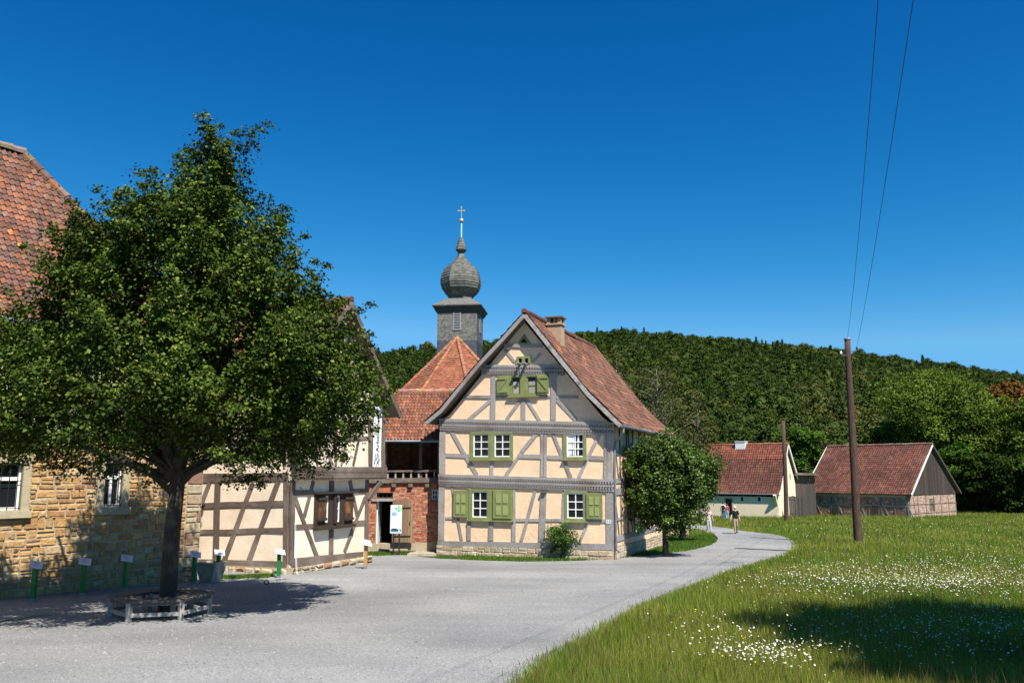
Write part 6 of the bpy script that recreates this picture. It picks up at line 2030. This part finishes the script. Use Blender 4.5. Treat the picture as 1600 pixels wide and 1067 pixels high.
# ------------------------------------------------------------------ people
def skin_obj(name, verts, edges, rad, mt, par, root=0, sub=2):
    me = bpy.data.meshes.new(name)
    me.from_pydata([tuple(v) for v in verts], edges, [])
    me.materials.append(mt)
    ob = bpy.data.objects.new(name, me); COL.objects.link(ob); ob.parent = par
    BASE[ob.name] = BASE[par.name]
    sm = ob.modifiers.new('skin', 'SKIN'); sm.use_smooth_shade = True
    if not me.skin_vertices: 
        bpy.context.view_layer.objects.active = ob
    sv = me.skin_vertices
    if len(sv) == 0: me.attributes  # skin layer is made by the modifier
    for i, r_ in enumerate(rad):
        me.skin_vertices[0].data[i].radius = r_ if hasattr(r_, '__len__') else (r_, r_)
    me.skin_vertices[0].data[root].use_root = True
    ss = ob.modifiers.new('smooth', 'SUBSURF'); ss.levels = ss.render_levels = sub
    return ob
def limb_tube(m, pts, rads, n=10):
    m.tube(pts, rads, n)
def person(loc, h, rz, label, J, cols, hair=True, hairlen=0.0, short_sleeve=True, group=None, bag=None):
    """J: joint offsets (metres for a 1.75 m figure); figure faces -Y before rz"""
    t = thing('person', loc, label, 'person', group, rz)
    k = h / 1.75
    V = lambda *p: Vector(p) * k
    vs, ed, rd = [], [], []
    def add(p, r_, par=None):
        vs.append(V(*p)); rd.append(tuple(x * k for x in r_) if hasattr(r_, '__len__') else r_ * k)
        if par is not None: ed.append((par, len(vs) - 1))
        return len(vs) - 1
    pel = add((0, 0, .96), (.13, .10)); wa = add((0, .005, 1.10), (.125, .09), pel); chs = add((0, 0, 1.28), (.15, .105), wa); uc = add((0, .01, 1.41), (.125, .085), chs)
    nk = add((0, .005, 1.50), .052, uc); jw = add((0, -.012, 1.575), (.062, .07), nk); hd = add((0, 0, 1.65), (.075, .092), jw); tp = add((0, .005, 1.715), (.062, .075), hd)
    nose = add((0, -.098, 1.625), .012, hd)
    chin = add((0, -.06, 1.555), .028, jw)
    for s_ in (-1, 1): add((s_ * .078, .01, 1.63), (.012, .02), hd)
    W = {}
    for s_, key in ((-1, 'r'), (1, 'l')):
        A = J['arm_' + key]
        sh = add((s_ * .165, .01, 1.41), .055, uc); el = add(A[0], .040, sh); wr = add(A[1], .027, el)
        W[key] = (sh, el, wr)
        hv = (Vector(A[1]) - Vector(A[0])).normalized(); side = Vector((0, -1, 0)); side = (side - hv * side.dot(hv)).normalized()
        pc = Vector(A[1]) + hv * .06; pa = add(tuple(pc), (.036, .020), wr)
        inn = hv.cross(side) * (-s_)
        for f, (o_, L_) in enumerate(((.028, .075), (.010, .085), (-.009, .08), (-.026, .062))):
            b0 = pc + side * o_ + hv * .03; b1 = b0 + hv * L_ * .5 + inn * .008; b2 = b1 + hv * L_ * .4 + inn * .02
            i0 = add(tuple(b0), .010, pa); i1 = add(tuple(b1), .009, i0); add(tuple(b2), .008, i1)
        th0 = pc + side * .035 - hv * .015; i0 = add(tuple(th0), .011, pa); add(tuple(th0 + side * .022 + hv * .045), .009, i0)
    Lg = {}
    for s_, key in ((-1, 'r'), (1, 'l')):
        Q = J['leg_' + key]
        hip = add((s_ * .085, 0, .90), .085, pel); kn = add(Q[0], .055, hip); an = add(Q[1], .037, kn)
        toe = Vector(Q[1]) + Vector((s_ * .02, -.14, -.045)); heel = Vector(Q[1]) + Vector((0, .03, -.04))
        add(tuple(toe), .030, an); add(tuple(heel), .032, an); Lg[key] = (hip, kn, an)
    skin_obj('body', vs, ed, rd, MT['skin'], t)
    # clothes follow the same joints, slightly larger
    def cloth_mat(c): return mat('cloth', (*c, 1), (c[0] * .8, c[1] * .8, c[2] * .8, 1), 14, .9, .2, 30, attr=False)
    sv, se, sr = [], [], []
    def sadd(p, r_, par=None):
        sv.append(V(*p)); sr.append(tuple(x * k for x in r_) if hasattr(r_, '__len__') else r_ * k)
        if par is not None: se.append((par, len(sv) - 1))
        return len(sv) - 1
    a0 = sadd((0, 0, .82), (.185, .135)); a1 = sadd((0, .005, 1.06), (.155, .115), a0); a2 = sadd((0, 0, 1.28), (.175, .13), a1); a3 = sadd((0, .01, 1.42), (.14, .10), a2); sadd((0, .01, 1.475), .07, a3)
    for s_, key in ((-1, 'r'), (1, 'l')):
        A = J['arm_' + key]; b0 = sadd((s_ * .17, .01, 1.41), .075, a3); e_ = Vector((s_ * .17, .01, 1.41)).lerp(Vector(A[0]), .82 if short_sleeve else 1.0)
        b1 = sadd(tuple(e_), .06, b0)
        if not short_sleeve: sadd(A[1], .038, b1)
    skin_obj('shirt', sv, se, sr, cloth_mat(cols['shirt']), t)
    sv, se, sr = [], [], []
    a0 = sadd((0, 0, 1.05), (.140, .11)); a1 = sadd((0, 0, .90), (.155, .12), a0)
    for s_, key in ((-1, 'r'), (1, 'l')):
        Q = J['leg_' + key]; b0 = sadd((s_ * .09, 0, .84), .105, a1); b1 = sadd(Q[0], .075, b0); sadd((Q[1][0], Q[1][1], Q[1][2] - .03), .06, b1)
    skin_obj('trousers', sv, se, sr, cloth_mat(cols['trousers']), t)
    for s_, key in ((-1, 'r'), (1, 'l')):
        Q = Vector(J['leg_' + key][1]); sv, se, sr = [], [], []
        b0 = sadd(tuple(Q + Vector((0, .04, -.03))), .055); b1 = sadd(tuple(Q + Vector((s_ * .008, -.05, -.035))), .055, b0); sadd(tuple(Q + Vector((s_ * .02, -.18, -.05))), .046, b1)
        skin_obj('shoe', sv, se, sr, cloth_mat(cols['shoes']), t)
    m = MB()
    c = Vector((0, .012, 1.655)) * k
    hm = MB()
    for i in range(6):
        t0, t1 = math.pi * (i / 6) * .62, math.pi * ((i + 1) / 6) * .62
        for q in range(12):
            p0, p1 = 2 * math.pi * q / 12, 2 * math.pi * (q + 1) / 12
            def P(t_, p_):
                front = max(0, -math.sin(p_)); tt = t_ * (1 - .42 * front) * (1 + .45 * hairlen * (1 - front))
                return t.location * 0 + c + Vector((.088 * math.sin(tt) * math.cos(p_), .108 * math.sin(tt) * math.sin(p_), .105 * math.cos(tt))) * k * 1.05
            hm.poly([P(t0, p0), P(t1, p0), P(t1, p1), P(t0, p1)] if i else [P(t0, p0), P(t1, p0), P(t1, p1)])
    o = hm.build('hair', cloth_mat(cols['hair']), t, base=Vector((0, 0, 0)), smooth=True)
    em = MB()
    for s_ in (-1, 1): em.lathe(V(s_ * .03, -.082, 1.645), [(0, -.008 * k), (.011 * k, 0), (0, .008 * k)], 6)
    em.abox(-.024 * k, -.096 * k, 1.583 * k, .024 * k, -.084 * k, 1.590 * k)
    em.build('face', cloth_mat((.10, .05, .04)), t, base=Vector((0, 0, 0)))
    if bag:
        b = MB(); b.lathe(V(0, .17, 0), [(0, 1.0 * k), (.13 * k, 1.02 * k), (.15 * k, 1.15 * k), (.13 * k, 1.36 * k), (.06 * k, 1.42 * k), (0, 1.43 * k)], 10, sy=.6)
        for s_ in (-1, 1): b.tube([V(s_ * .1, .14, 1.42), V(s_ * .12, 0, 1.49), V(s_ * .12, -.13, 1.36), V(s_ * .12, -.10, 1.1), V(s_ * .1, .12, 1.05)], .018 * k, 6)
        bb = b.build('backpack', cloth_mat(bag), t, base=Vector((0, 0, 0)), smooth=True)
    return t
# skin layer must exist before radii are written: add it through a tiny operator-free route
def ensure_skin(me):
    pass

gp1 = G(1150, 833.5)
person(gp1, 1.68, R(4), 'white-haired person in black t-shirt and khaki trousers walking on the gravel path, one hand out', {
    'arm_r': ((-.27, -.02, 1.15), (-.36, -.16, .93)), 'arm_l': ((.25, .04, 1.14), (.28, -.02, .89)),
    'leg_r': ((-.09, -.10, .50), (-.09, -.14, .09)), 'leg_l': ((.10, -.01, .50), (.10, .20, .13))},
    dict(shirt=(.010, .010, .012), trousers=(.30, .26, .19), shoes=(.03, .03, .03), hair=(.75, .73, .68)))
gp2_ = G(1108, 833)
person(gp2_, 1.62, R(6), 'person in pale pink top and grey trousers walking on the path under the round tree', {
    'arm_r': ((-.25, .03, 1.15), (-.29, -.03, .90)), 'arm_l': ((.25, .02, 1.15), (.30, -.02, .90)),
    'leg_r': ((-.08, .0, .50), (-.08, .12, .12)), 'leg_l': ((.09, -.08, .50), (.10, -.10, .09))},
    dict(shirt=(.62, .48, .47), trousers=(.48, .47, .49), shoes=(.5, .5, .5), hair=(.12, .08, .05)), hairlen=.6)
person(G(1130.5, 812), 1.68, R(170), 'person in white shirt with dark backpack and blue jeans facing the farmhouse door', {
    'arm_r': ((-.24, .02, 1.15), (-.25, -.06, .90)), 'arm_l': ((.24, .02, 1.15), (.25, -.06, .90)),
    'leg_r': ((-.08, -.02, .50), (-.08, .02, .09)), 'leg_l': ((.09, -.03, .50), (.10, .0, .09))},
    dict(shirt=(.72, .72, .72), trousers=(.05, .10, .22), shoes=(.03, .03, .03), hair=(.06, .045, .035)), bag=(.015, .015, .02))
person(G(1136.5, 811.5), 1.5, R(150), 'smaller person in red top and pale blue trousers standing beside the farmhouse door', {
    'arm_r': ((-.24, -.03, 1.15), (-.22, -.16, .95)), 'arm_l': ((.24, .02, 1.15), (.25, -.06, .90)),
    'leg_r': ((-.08, -.02, .50), (-.08, .02, .09)), 'leg_l': ((.09, -.03, .50), (.10, .0, .09))},
    dict(shirt=(.55, .08, .09), trousers=(.33, .55, .68), shoes=(.4, .4, .4), hair=(.10, .06, .04)), hairlen=.7)

# ================================================================== trees
TBp = G(261, 960)
PXM = FPX / TBp.y
outline = [(722, 60, 420), (708, 0, 500), (690, -45, 548), (650, -75, 598), (605, -78, 612), (560, -55, 604), (512, 0, 576), (465, 50, 556), (415, 84, 536), (368, 88, 498), (330, 94, 476),
           (295, 116, 446), (262, 178, 400), (230, 254, 374), (202, 276, 348), (172, 298, 326)]
Htop = at_depth(312, 172, TBp.y).z - TBp.z
def zz_(y): return at_depth(300, y, TBp.y).z - TBp.z
tab = []
for (y, l, r_) in outline:
    z = zz_(y)
    leanx = .78 * min(1, z / (Htop * .93)) ** 2.6
    xl = at_depth(l, y, TBp.y).x - TBp.x - leanx; xr = (at_depth(r_, y, TBp.y).x - TBp.x - leanx) * (1.08 if y > 520 else 1.0)
    tab.append(((z - zz_(722)) / (Htop - zz_(722)), max(.25, xr), max(.25, -xl)))
tab[0] = (0.0, tab[0][1], tab[0][2]); tab[-1] = (1.0, tab[-1][1], tab[-1][2])
def wp(x, y, dy=0.0):
    p = at_depth(x, y, TBp.y + dy); return p
limbs = [
    ([wp(262, 756), wp(240, 740, -.1), wp(205, 724, -.3), wp(165, 711, -.5), wp(110, 690, -.9), wp(40, 668, -1.2)], [.13, .10, .085, .07, .05, .02]),
    ([wp(263, 770), wp(296, 738, .1), wp(340, 716, .2), wp(400, 702, .4), wp(450, 690, .4), wp(520, 665, .5)], [.15, .12, .10, .08, .06, .02]),
    ([wp(264, 745), wp(290, 690, -.3), wp(340, 640, -.6), wp(420, 590, -1)], [.14, .12, .09, .03]),
    ([wp(258, 740), wp(240, 680, .3), wp(190, 600, .5), wp(120, 540, .8)], [.13, .11, .08, .03]),
    ([wp(262, 740), wp(262, 680, -.6), wp(250, 620, -1.4), wp(240, 560, -2)], [.13, .10, .07, .03])]
LCOL = [(.050, .084, .008), (.036, .062, .006), (.070, .108, .011), (.025, .045, .005), (.14, .17, .03)]
def lwarp(c):
    # crown shaped for its shadow: boughs slide forward until the sunlit walls stay clear
    dx, dy = c.x - TBp.x, c.y - TBp.y
    Yn = TBp.y + dy * (.85 if dy > 0 else .9)
    q = c
    while Yn > TBp.y - 4.5:
        s_ = Yn / c.y
        q = Vector((c.x * s_, Yn, CAMH + (c.z - CAMH) * s_))
        bad = False
        for pl in (SPn, LP):
            h = q - SD * ((q - pl.P0).dot(pl.n) / SD.dot(pl.n))
            u = (h - pl.P0).dot(pl.du)
            if u > -.2 and u < 9 and h.z > gz(h.x, h.y) + (.1 if pl is LP else -1.1):
                hx = 800 + h.x / (h.y * math.cos(PITCH) + (h.z - CAMH) * math.sin(PITCH)) * FPX
                hy = 738 - (h.z - CAMH) / h.y * FPX
                if pl is LP: bad = bad or hx < 452
                elif hy > 690: bad = bad or hx < 135 + (935 - hy) * .85 or hx > 262 - (930 - hy) * .3
        if not bad: break
        Yn -= .15
    return q
tree('linden_tree', 'large dark green linden tree with full pointed crown standing in the hexagonal bench', 'tree', TBp, Htop, zz_(722), prof_table(tab), nb=560, sub=9, per=58, size=.074, brad=.72, crad=.30,
     trunk=(.165, .11), inset=.88, lean=(.78, 0), cols=LCOL, seed=5, fork=2.9, limbs=limbs, limb_r=.035, nlimb=170, shell=.6, flat=.5, warp=lwarp, shoots=.62)

GLC = [(.055, .100, .012), (.040, .078, .010), (.080, .130, .02), (.028, .055, .008), (.13, .18, .04)]
ta = at_depth(1040, 865, 34.0); ta.z = gz(0, 34.0)
Ha = at_depth(1040, 668, 34).z - ta.z
tree('round_tree', 'bushy round-crowned tree growing against the side of the tall half-timbered house', 'tree', ta, Ha, at_depth(1040, 824, 34).z - ta.z, prof_ell(1.62, top=2.6), nb=190, sub=7, per=46, size=.09, brad=.6, crad=.3, shoots=.35, inset=.7,
     trunk=(.11, .07), cols=GLC, lmat='leafgloss', seed=8, limb_r=.025, shell=.75, roots=False)
tb = at_depth(1067, 842, 44.5); tb.z = gz(0, 44.5)
Hb = at_depth(1080, 686, 44.5).z - tb.z
tree('round_tree', 'round-crowned tree with a clear dark trunk on the grassy bend of the path', 'tree', tb, Hb, at_depth(1080, 790, 44.5).z - tb.z, prof_ell(1.66, top=2.5), nb=170, sub=7, per=44, size=.105, brad=.62, crad=.33, shoots=.35, inset=.65,
     trunk=(.15, .09), lean=(.62, 0), cols=GLC, lmat='leafgloss', seed=9, limb_r=.03, shell=.75, roots=False)
# rose shrub
sb0 = G(877, 873)
tree('shrub', 'small leafy shrub growing in front of the tall house foundation', 'shrub', sb0, 1.38, .35, prof_ell(.58, top=2.2), nb=34, sub=5, per=30, size=.065, brad=.28, crad=.16,
     trunk=(.022, .012), cols=[(.07, .14, .025), (.05, .10, .018), (.10, .17, .035)], lmat='leafdull', seed=12, limb_r=.012, shell=.5, roots=False, fork=.15)
sd0 = G(859, 870)
m = MB(); rr2 = random.Random(3)
for k in range(46):
    a, e = rr2.uniform(0, 6.28), rr2.uniform(.2, 1.2); L_ = rr2.uniform(.15, .38)
    q = sd0 + Vector((math.cos(a) * math.cos(e), math.sin(a) * math.cos(e), math.sin(e))) * L_
    m.tube([sd0 + Vector((rr2.uniform(-.08, .08), rr2.uniform(-.08, .08), 0)), q], [.008, .003], 3)
    m.poly([q + Vector((rr2.uniform(-.05, .05) for _ in range(3))) for _ in range(4)], None, (.5, .3, .25))
tag(m.build('withered_plant', mat('dry brown leaves', (.10, .06, .045, 1), None, rough=.9), None, base=sd0), 'withered brown plant at the foundation beside the small leafy shrub', 'plant')

def bgtree(name, label, x, yb, ytop, yl, rpx, Y, cols, seed, nb=60, sub=6, per=44, size=.5, group='trees beyond the barns', lm='leafdull', bm='bark', top=2.3, trunk=None, limb=.09, brad=None, lean=0, shell=.6):
    p = at_depth(x, 700, Y); p.z = gz(0, Y)
    H = at_depth(x, ytop, Y).z - p.z; zb = max(.2, at_depth(x, yl, Y).z - p.z); r_ = rpx / FPX * Y
    return tree(name, label, 'tree', p, H, zb, prof_ell(r_, top=top), nb=nb, sub=sub, per=per, size=size, brad=brad or r_ * .34, crad=r_ * .17,
                trunk=trunk or (.35, .2), cols=cols, lmat=lm, bmat=bm, group=group, seed=seed, limb_r=limb, shell=shell, roots=False, lean=(lean, 0))
OLV = [(.13, .185, .026), (.095, .14, .019), (.165, .215, .035), (.065, .10, .014)]
DKG = [(.032, .060, .008), (.024, .046, .006), (.048, .082, .011)]
LSH = [(.062, .125, .014), (.046, .10, .011), (.085, .15, .02)]
bgtree('willow_tree', 'broad olive green willow rising behind the plank gable of the long barn', 1456, 0, 572, 700, 74, 122, OLV, 31, nb=95, sub=6, per=60, size=.28, trunk=(.6, .3), limb=.16, shell=.55)
bgtree('willow_tree', 'olive green willow with visible leaning branches right of the barn', 1545, 0, 590, 735, 62, 118, OLV, 32, nb=80, sub=6, per=56, size=.28, trunk=(.55, .3), limb=.18, lean=-3, shell=.5)
bgtree('willow_tree', 'olive green willow cut by the picture edge above the dark bushes', 1618, 0, 618, 750, 48, 112, OLV, 33, nb=60, sub=6, per=50, size=.28, trunk=(.5, .3), limb=.16, shell=.5)
bgtree('copper_tree', 'reddish copper leaved tree top behind the willows near the skyline', 1592, 0, 594, 660, 40, 150, [(.17, .075, .02), (.13, .06, .018), (.20, .10, .025)], 34, nb=40, size=.5)
bgtree('broadleaf_tree', 'fresh green rounded bushy tree just right of the plank barn gable', 1498, 0, 690, 806, 36, 112, LSH, 35, nb=60, size=.30)
bgtree('broadleaf_tree', 'dark green bushy tree filling the gap between the fresh green ones', 1532, 0, 700, 808, 34, 108, DKG, 36, nb=60, size=.30)
bgtree('broadleaf_tree', 'dark bushy tree standing over deep shade at the meadow edge', 1578, 0, 705, 808, 38, 105, DKG, 37, nb=60, size=.30)
bgtree('broadleaf_tree', 'fresh green bushy tree partly cut by the picture edge', 1628, 0, 690, 808, 44, 103, LSH, 38, nb=60, size=.30)
bgtree('broadleaf_tree', 'deep green oval tree behind the plank shed and cream gable', 1252, 0, 652, 770, 36, 120, LSH, 39, nb=60, size=.30)
bgtree('broadleaf_tree', 'dull brownish green small tree seen over the plank gate roof', 1292, 0, 688, 770, 26, 125, [(.07, .075, .03), (.05, .06, .025)], 40, nb=34, size=.30)
bgtree('broadleaf_tree', 'dark green tree beyond the long barn ridge, left of the tall willow', 1392, 0, 655, 770, 44, 128, [(.05, .085, .02), (.04, .07, .015)], 41, nb=50, size=.45)
BRN = [(.085, .080, .030), (.065, .065, .022), (.10, .10, .035)]
bgtree('sparse_tree', 'thin-leaved brownish tree with pale bare branches behind the tall house roof', 1030, 0, 560, 760, 62, 72, BRN, 42, nb=150, sub=4, per=14, size=.17, group='half bare trees behind the house', bm='barkpale', limb=.035, trunk=(.16, .09), shell=.45)
bgtree('sparse_tree', 'smaller thin-leaved tree with pale twigs beside the brownish one', 1092, 0, 615, 770, 40, 76, BRN, 43, nb=90, sub=4, per=14, size=.17, group='half bare trees behind the house', bm='barkpale', limb=.05, trunk=(.16, .1), shell=.45)
bgtree('sparse_tree', 'thin-leaved tree with pale twigs rising just over the red roof slope', 965, 0, 548, 760, 40, 80, BRN, 44, nb=90, sub=4, per=14, size=.17, group='half bare trees behind the house', bm='barkpale', limb=.05, trunk=(.16, .1), shell=.45)
# the tree beside the photographer that shades the foreground meadow
nt0 = Vector((11.9, 8.3, gz(0, 8.3)))
tree('shade_tree', 'broad tree outside the frame whose crown shades the foreground daisies', 'tree', nt0, 12.5, 8.0, prof_ell(4.2, top=2.6), nb=190, sub=7, per=70, size=.17, brad=1.0, crad=.55, trunk=(.3, .18), cols=LCOL, seed=50, limb_r=.05, shell=.2)

# ================================================================== grass and flowers (uncountable)
def blades(n, rg, sampler, hgt, wid, colf, name, label):
    X, Y = sampler(n, rg)
    n = len(X)
    Z = -SL * Y
    h = hgt(X, Y, rg)
    a = rg.uniform(0, 2 * np.pi, n)
    w_ = wid * (1 + Y / 13.0) * rg.uniform(.6, 1.3, n)
    lx, ly = rg.normal(size=n) * .28 * h, rg.normal(size=n) * .28 * h
    v = np.empty((n, 3, 3))
    v[:, 0] = np.stack([X - np.cos(a) * w_, Y - np.sin(a) * w_, Z - .02], 1)
    v[:, 1] = np.stack([X + np.cos(a) * w_, Y + np.sin(a) * w_, Z - .02], 1)
    v[:, 2] = np.stack([X + lx, Y + ly, Z + h], 1)
    cc = colf(X, Y, rg)
    o = np_mesh(name, v.reshape(-1, 3), 3, cc, MT['grass'])
    tag(o, label, 'grass', kind='stuff')
    return o
def vnoise(X, Y, s, seed):
    r_ = np.zeros(len(X))
    rs = np.random.default_rng(seed)
    for k in range(7):
        a = rs.uniform(0, 6.28); f = s * rs.uniform(.5, 2.2); ph = rs.uniform(0, 6.28)
        r_ += np.sin((X * math.cos(a) + Y * math.sin(a)) * f + ph + 1.5 * np.sin((X * math.sin(a) - Y * math.cos(a)) * f * .7 + ph * 2)) / 7
    return r_
def samp(ymin, ymax, p, left, right):
    def f(n, rg):
        u = rg.uniform(size=n)
        q = 1 - p
        Y = (ymin ** q + u * (ymax ** q - ymin ** q)) ** (1 / q)
        X = rg.uniform(-1, 1, n)
        X = left(Y) + (right(Y) - left(Y)) * (X + 1) / 2
        k = ~in_poly_np(X, Y)
        return X[k], Y[k]
    return f
def island(X, Y): return (Y < 50.5) & (X / Y < .285)
rgg = np.random.default_rng(2)
BUILD = [(SPl, 0, HL, -9, 0.0)]
def meadow_s(n, rg):
    X, Y = samp(8.5, 118, 1.55, lambda Y: np.where(Y < 50, -.02 * Y, .12 * Y), lambda Y: .68 * Y + 2)(n, rg)
    k = ~island(X, Y) | (Y < 27); return X[k], Y[k]
def m_h(X, Y, rg):
    return (.20 + .07 * vnoise(X, Y, .8, 1) + .05 * vnoise(X, Y, .2, 2)) * rg.uniform(.5, 1.45, len(X))
def m_c(X, Y, rg):
    n = len(X)
    base = np.array([.155, .235, .020]); yel = np.array([.28, .31, .045]); dk = np.array([.10, .16, .015]); red = np.array([.22, .16, .06])
    t = vnoise(X, Y, .35, 4)[:, None]; t2 = vnoise(X, Y, 1.3, 5)[:, None]
    c = base + (yel - base) * np.clip(t * 2.4 + .4 + t2 * .8, 0, 1)
    r = rg.uniform(size=n)
    c[r < .22] = dk
    k = (r > .90) | ((r > .8) & (vnoise(X, Y, .5, 6) > .15)); c[k] = red
    return c * rg.uniform(.65, 1.35, n)[:, None]
blades(560000, rgg, meadow_s, m_h, .0034, m_c, 'meadow_grass', 'long flowering meadow grass covering the ground right of the path')
def verge_s(n, rg):
    X = rg.uniform(-4.5, 12.5, n); Y = rg.uniform(27, 50.5, n)
    k = ~in_poly_np(X, Y) & island(X, Y)
    # not inside the tall house
    dx = X - CR.x; dy = Y - CR.y
    u = dx * DP.x + dy * DP.y; s_ = dx * DU.x + dy * DU.y
    inside = (u > -.02) & (u < HL) & (s_ < 0.02) & (s_ > -uR)
    k &= ~inside & ~((Y > 33.2) & (X < -2))
    return X[k], Y[k]
def v_c(X, Y, rg):
    c = np.array([.10, .19, .02]) * np.ones((len(X), 1)); r = rg.uniform(size=len(X)); c[r < .3] = (.045, .10, .012); c[r > .85] = (.12, .17, .03)
    return c * rg.uniform(.7, 1.3, len(X))[:, None]
blades(150000, rgg, verge_s, lambda X, Y, rg: .085 * rg.uniform(.5, 1.5, len(X)), .006, v_c, 'verge_grass', 'short mown grass strip between the tall house and the gravel')
def strip_s(p0, p1, half):
    A, B = G(*p0), G(*p1)
    def f(n, rg):
        t = rg.uniform(size=n); s_ = rg.normal(size=n) * half
        return A.x + (B.x - A.x) * t, A.y + (B.y - A.y) * t + s_
    return f
blades(9000, rgg, strip_s((572, 867), (650, 864), .35), lambda X, Y, rg: .10 * rg.uniform(.4, 1.5, len(X)), .006, v_c, 'step_grass', 'grass tufts along the stone step of the brick barn')
blades(4000, rgg, strip_s((335, 904), (425, 901), .18), lambda X, Y, rg: .09 * rg.uniform(.4, 1.5, len(X)), .005, v_c, 'foundation_grass', 'small grass strip at the low half-timbered house foundation')
def edge_s(n, rg):
    E = np.array(meadow_edge); sg_ = rg.integers(1, len(E) - 1, n); t = rg.uniform(size=n)[:, None]
    L_ = np.linalg.norm(E[sg_ + 1 - 1] - E[sg_ - 1], axis=1)
    P = E[sg_ - 1] * (1 - t) + E[sg_] * t + rg.normal(size=(n, 2)) * .16
    k = (P[:, 1] > 8) & (P[:, 1] < 60); return P[k, 0], P[k, 1]
blades(26000, rgg, edge_s, lambda X, Y, rg: .10 * rg.uniform(.3, 1.6, len(X)), .005, m_c, 'edge_grass', 'uneven grass fringe along the meadow side of the gravel')
# seed heads
def seed_col(X, Y, rg): return np.array([.17, .12, .06]) * rg.uniform(.6, 1.5, len(X))[:, None]
blades(16000, rgg, meadow_s, lambda X, Y, rg: .42 * rg.uniform(.7, 1.3, len(X)), .0022, seed_col, 'seed_stalks', 'thin brown seed stalks standing above the meadow')

# daisies
def flowers(specs, name, label, col, size, k=7, hz=(.22, .38), seed=3, centre=None, far=1.0):
    rg = np.random.default_rng(seed)
    P = []
    for (x, y, sx, sy, n) in specs:
        for _ in range(n):
            xx, yy = rg.normal(x, sx), rg.normal(y, sy)
            if yy < 812: continue
            g = G(xx, yy)
            if g.y < 8 or g.y > 110 or in_poly(g.x, g.y): continue
            P.append((g.x, g.y))
    P = np.array(P); n = len(P)
    z = -SL * P[:, 1] + rg.uniform(hz[0], hz[1], n)
    r_ = size * rg.uniform(.55, 1.2, n) * (1 + far * np.maximum(0, P[:, 1] - 14) / 40)
    nr = rg.normal(size=(n, 3)) * .38 + np.array([SD.x * .3, SD.y * .3, 1.0]); nr /= np.linalg.norm(nr, axis=1)[:, None]
    ax = np.cross(nr, np.array([0.3, 1, 0.1])); ax /= np.linalg.norm(ax, axis=1)[:, None]; ay = np.cross(nr, ax)
    C = np.stack([P[:, 0], P[:, 1], z], 1)
    v = np.empty((n, k, 3))
    for i in range(k):
        t = 2 * math.pi * i / k; rr = r_ * rg.uniform(.75, 1.1, n)
        v[:, i] = C + ax * (rr * math.cos(t))[:, None] + ay * (rr * math.sin(t))[:, None]
    o = np_mesh(name, v.reshape(-1, 3), k, np.tile(np.array(col), (n, 1)) * rg.uniform(.75, 1.05, n)[:, None], MT['petal'])
    tag(o, label, 'flowers', kind='stuff')
    if centre:
        v2 = np.empty((n, 5, 3)); C2 = C + nr * .004
        for i in range(5):
            t = 2 * math.pi * i / 5
            v2[:, i] = C2 + ax * (r_ * .32 * math.cos(t))[:, None] + ay * (r_ * .32 * math.sin(t))[:, None]
        np_mesh('flower_centre', v2.reshape(-1, 3), 5, np.tile(np.array(centre), (n, 1)), MT['petal'], o)
SP = [(1300, 915, 70, 16, 420), (1440, 928, 80, 10, 900), (1400, 918, 130, 9, 500), (1480, 905, 90, 20, 560), (1360, 905, 120, 14, 420), (1500, 885, 60, 8, 130), (1530, 860, 30, 5, 60), (1440, 862, 20, 3, 26), (1250, 930, 60, 14, 120), (1560, 915, 60, 22, 180),
      (1150, 1035, 40, 16, 90), (1200, 1052, 45, 10, 230), (1105, 1010, 30, 14, 40), (1280, 1045, 60, 18, 60), (1330, 990, 110, 22, 220), (1480, 1010, 90, 30, 420), (1580, 980, 50, 25, 110), (1300, 955, 90, 12, 60),
      (1450, 880, 120, 18, 90), (1400, 840, 120, 8, 50), (1480, 815, 60, 4, 40), (1560, 830, 40, 6, 40), (1650, 930, 60, 30, 200), (1650, 1010, 60, 30, 100)]
flowers(SP, 'daisies', 'white daisies scattered in dense patches through the meadow', (.80, .80, .78), .0155, centre=(.60, .42, .03), far=0)
flowers([(1420, 830, 170, 12, 420), (1350, 960, 170, 60, 130), (1550, 880, 80, 40, 160)], 'pale_umbels', 'pale yellowish flower heads dotted across the meadow', (.50, .52, .28), .016, k=5, seed=9)
flowers([(1250, 1050, 90, 20, 40), (1500, 1030, 90, 25, 60), (1200, 980, 70, 25, 24)], 'buttercups', 'tiny yellow blossoms among the near meadow grass', (.70, .50, .03), .014, k=5, seed=10)
# loose stones on the gravel
rgs_ = np.random.default_rng(77)
n_ = 9000
Yp = rgs_.uniform(9, 40, n_) ** 1.0; Xp = rgs_.uniform(-.65, .35, n_) * Yp
k_ = in_poly_np(Xp, Yp); Xp, Yp = Xp[k_], Yp[k_]
n_ = len(Xp); r_ = rgs_.uniform(.008, .02, n_) * (1 + (rgs_.uniform(size=n_) > .985) * 1.2)
v = np.empty((n_, 4, 4, 3)); zb_ = -SL * Yp + .012
tp = np.stack([Xp, Yp, zb_ + r_ * .9], 1)
rot = rgs_.uniform(0, 6.28, n_)
cor = [np.stack([Xp + r_ * np.cos(rot + a) * 1.1, Yp + r_ * np.sin(rot + a), zb_], 1) for a in (0, 1.57, 3.14, 4.71)]
vt = np.empty((n_, 4, 3, 3))
for i in range(4):
    vt[:, i, 0] = cor[i]; vt[:, i, 1] = cor[(i + 1) % 4]; vt[:, i, 2] = tp
cc_ = np.repeat(rgs_.uniform(.10, .30, n_)[:, None] * np.array([[1, .98, .95]]), 4, axis=0)
MT['pebble'] = mat('pebble', W1, None, rough=.9)
o = np_mesh('loose_stones', vt.reshape(-1, 3), 3, cc_, MT['pebble'])
tag(o, 'small loose stones strewn over the pale gravel', 'stones', kind='stuff')
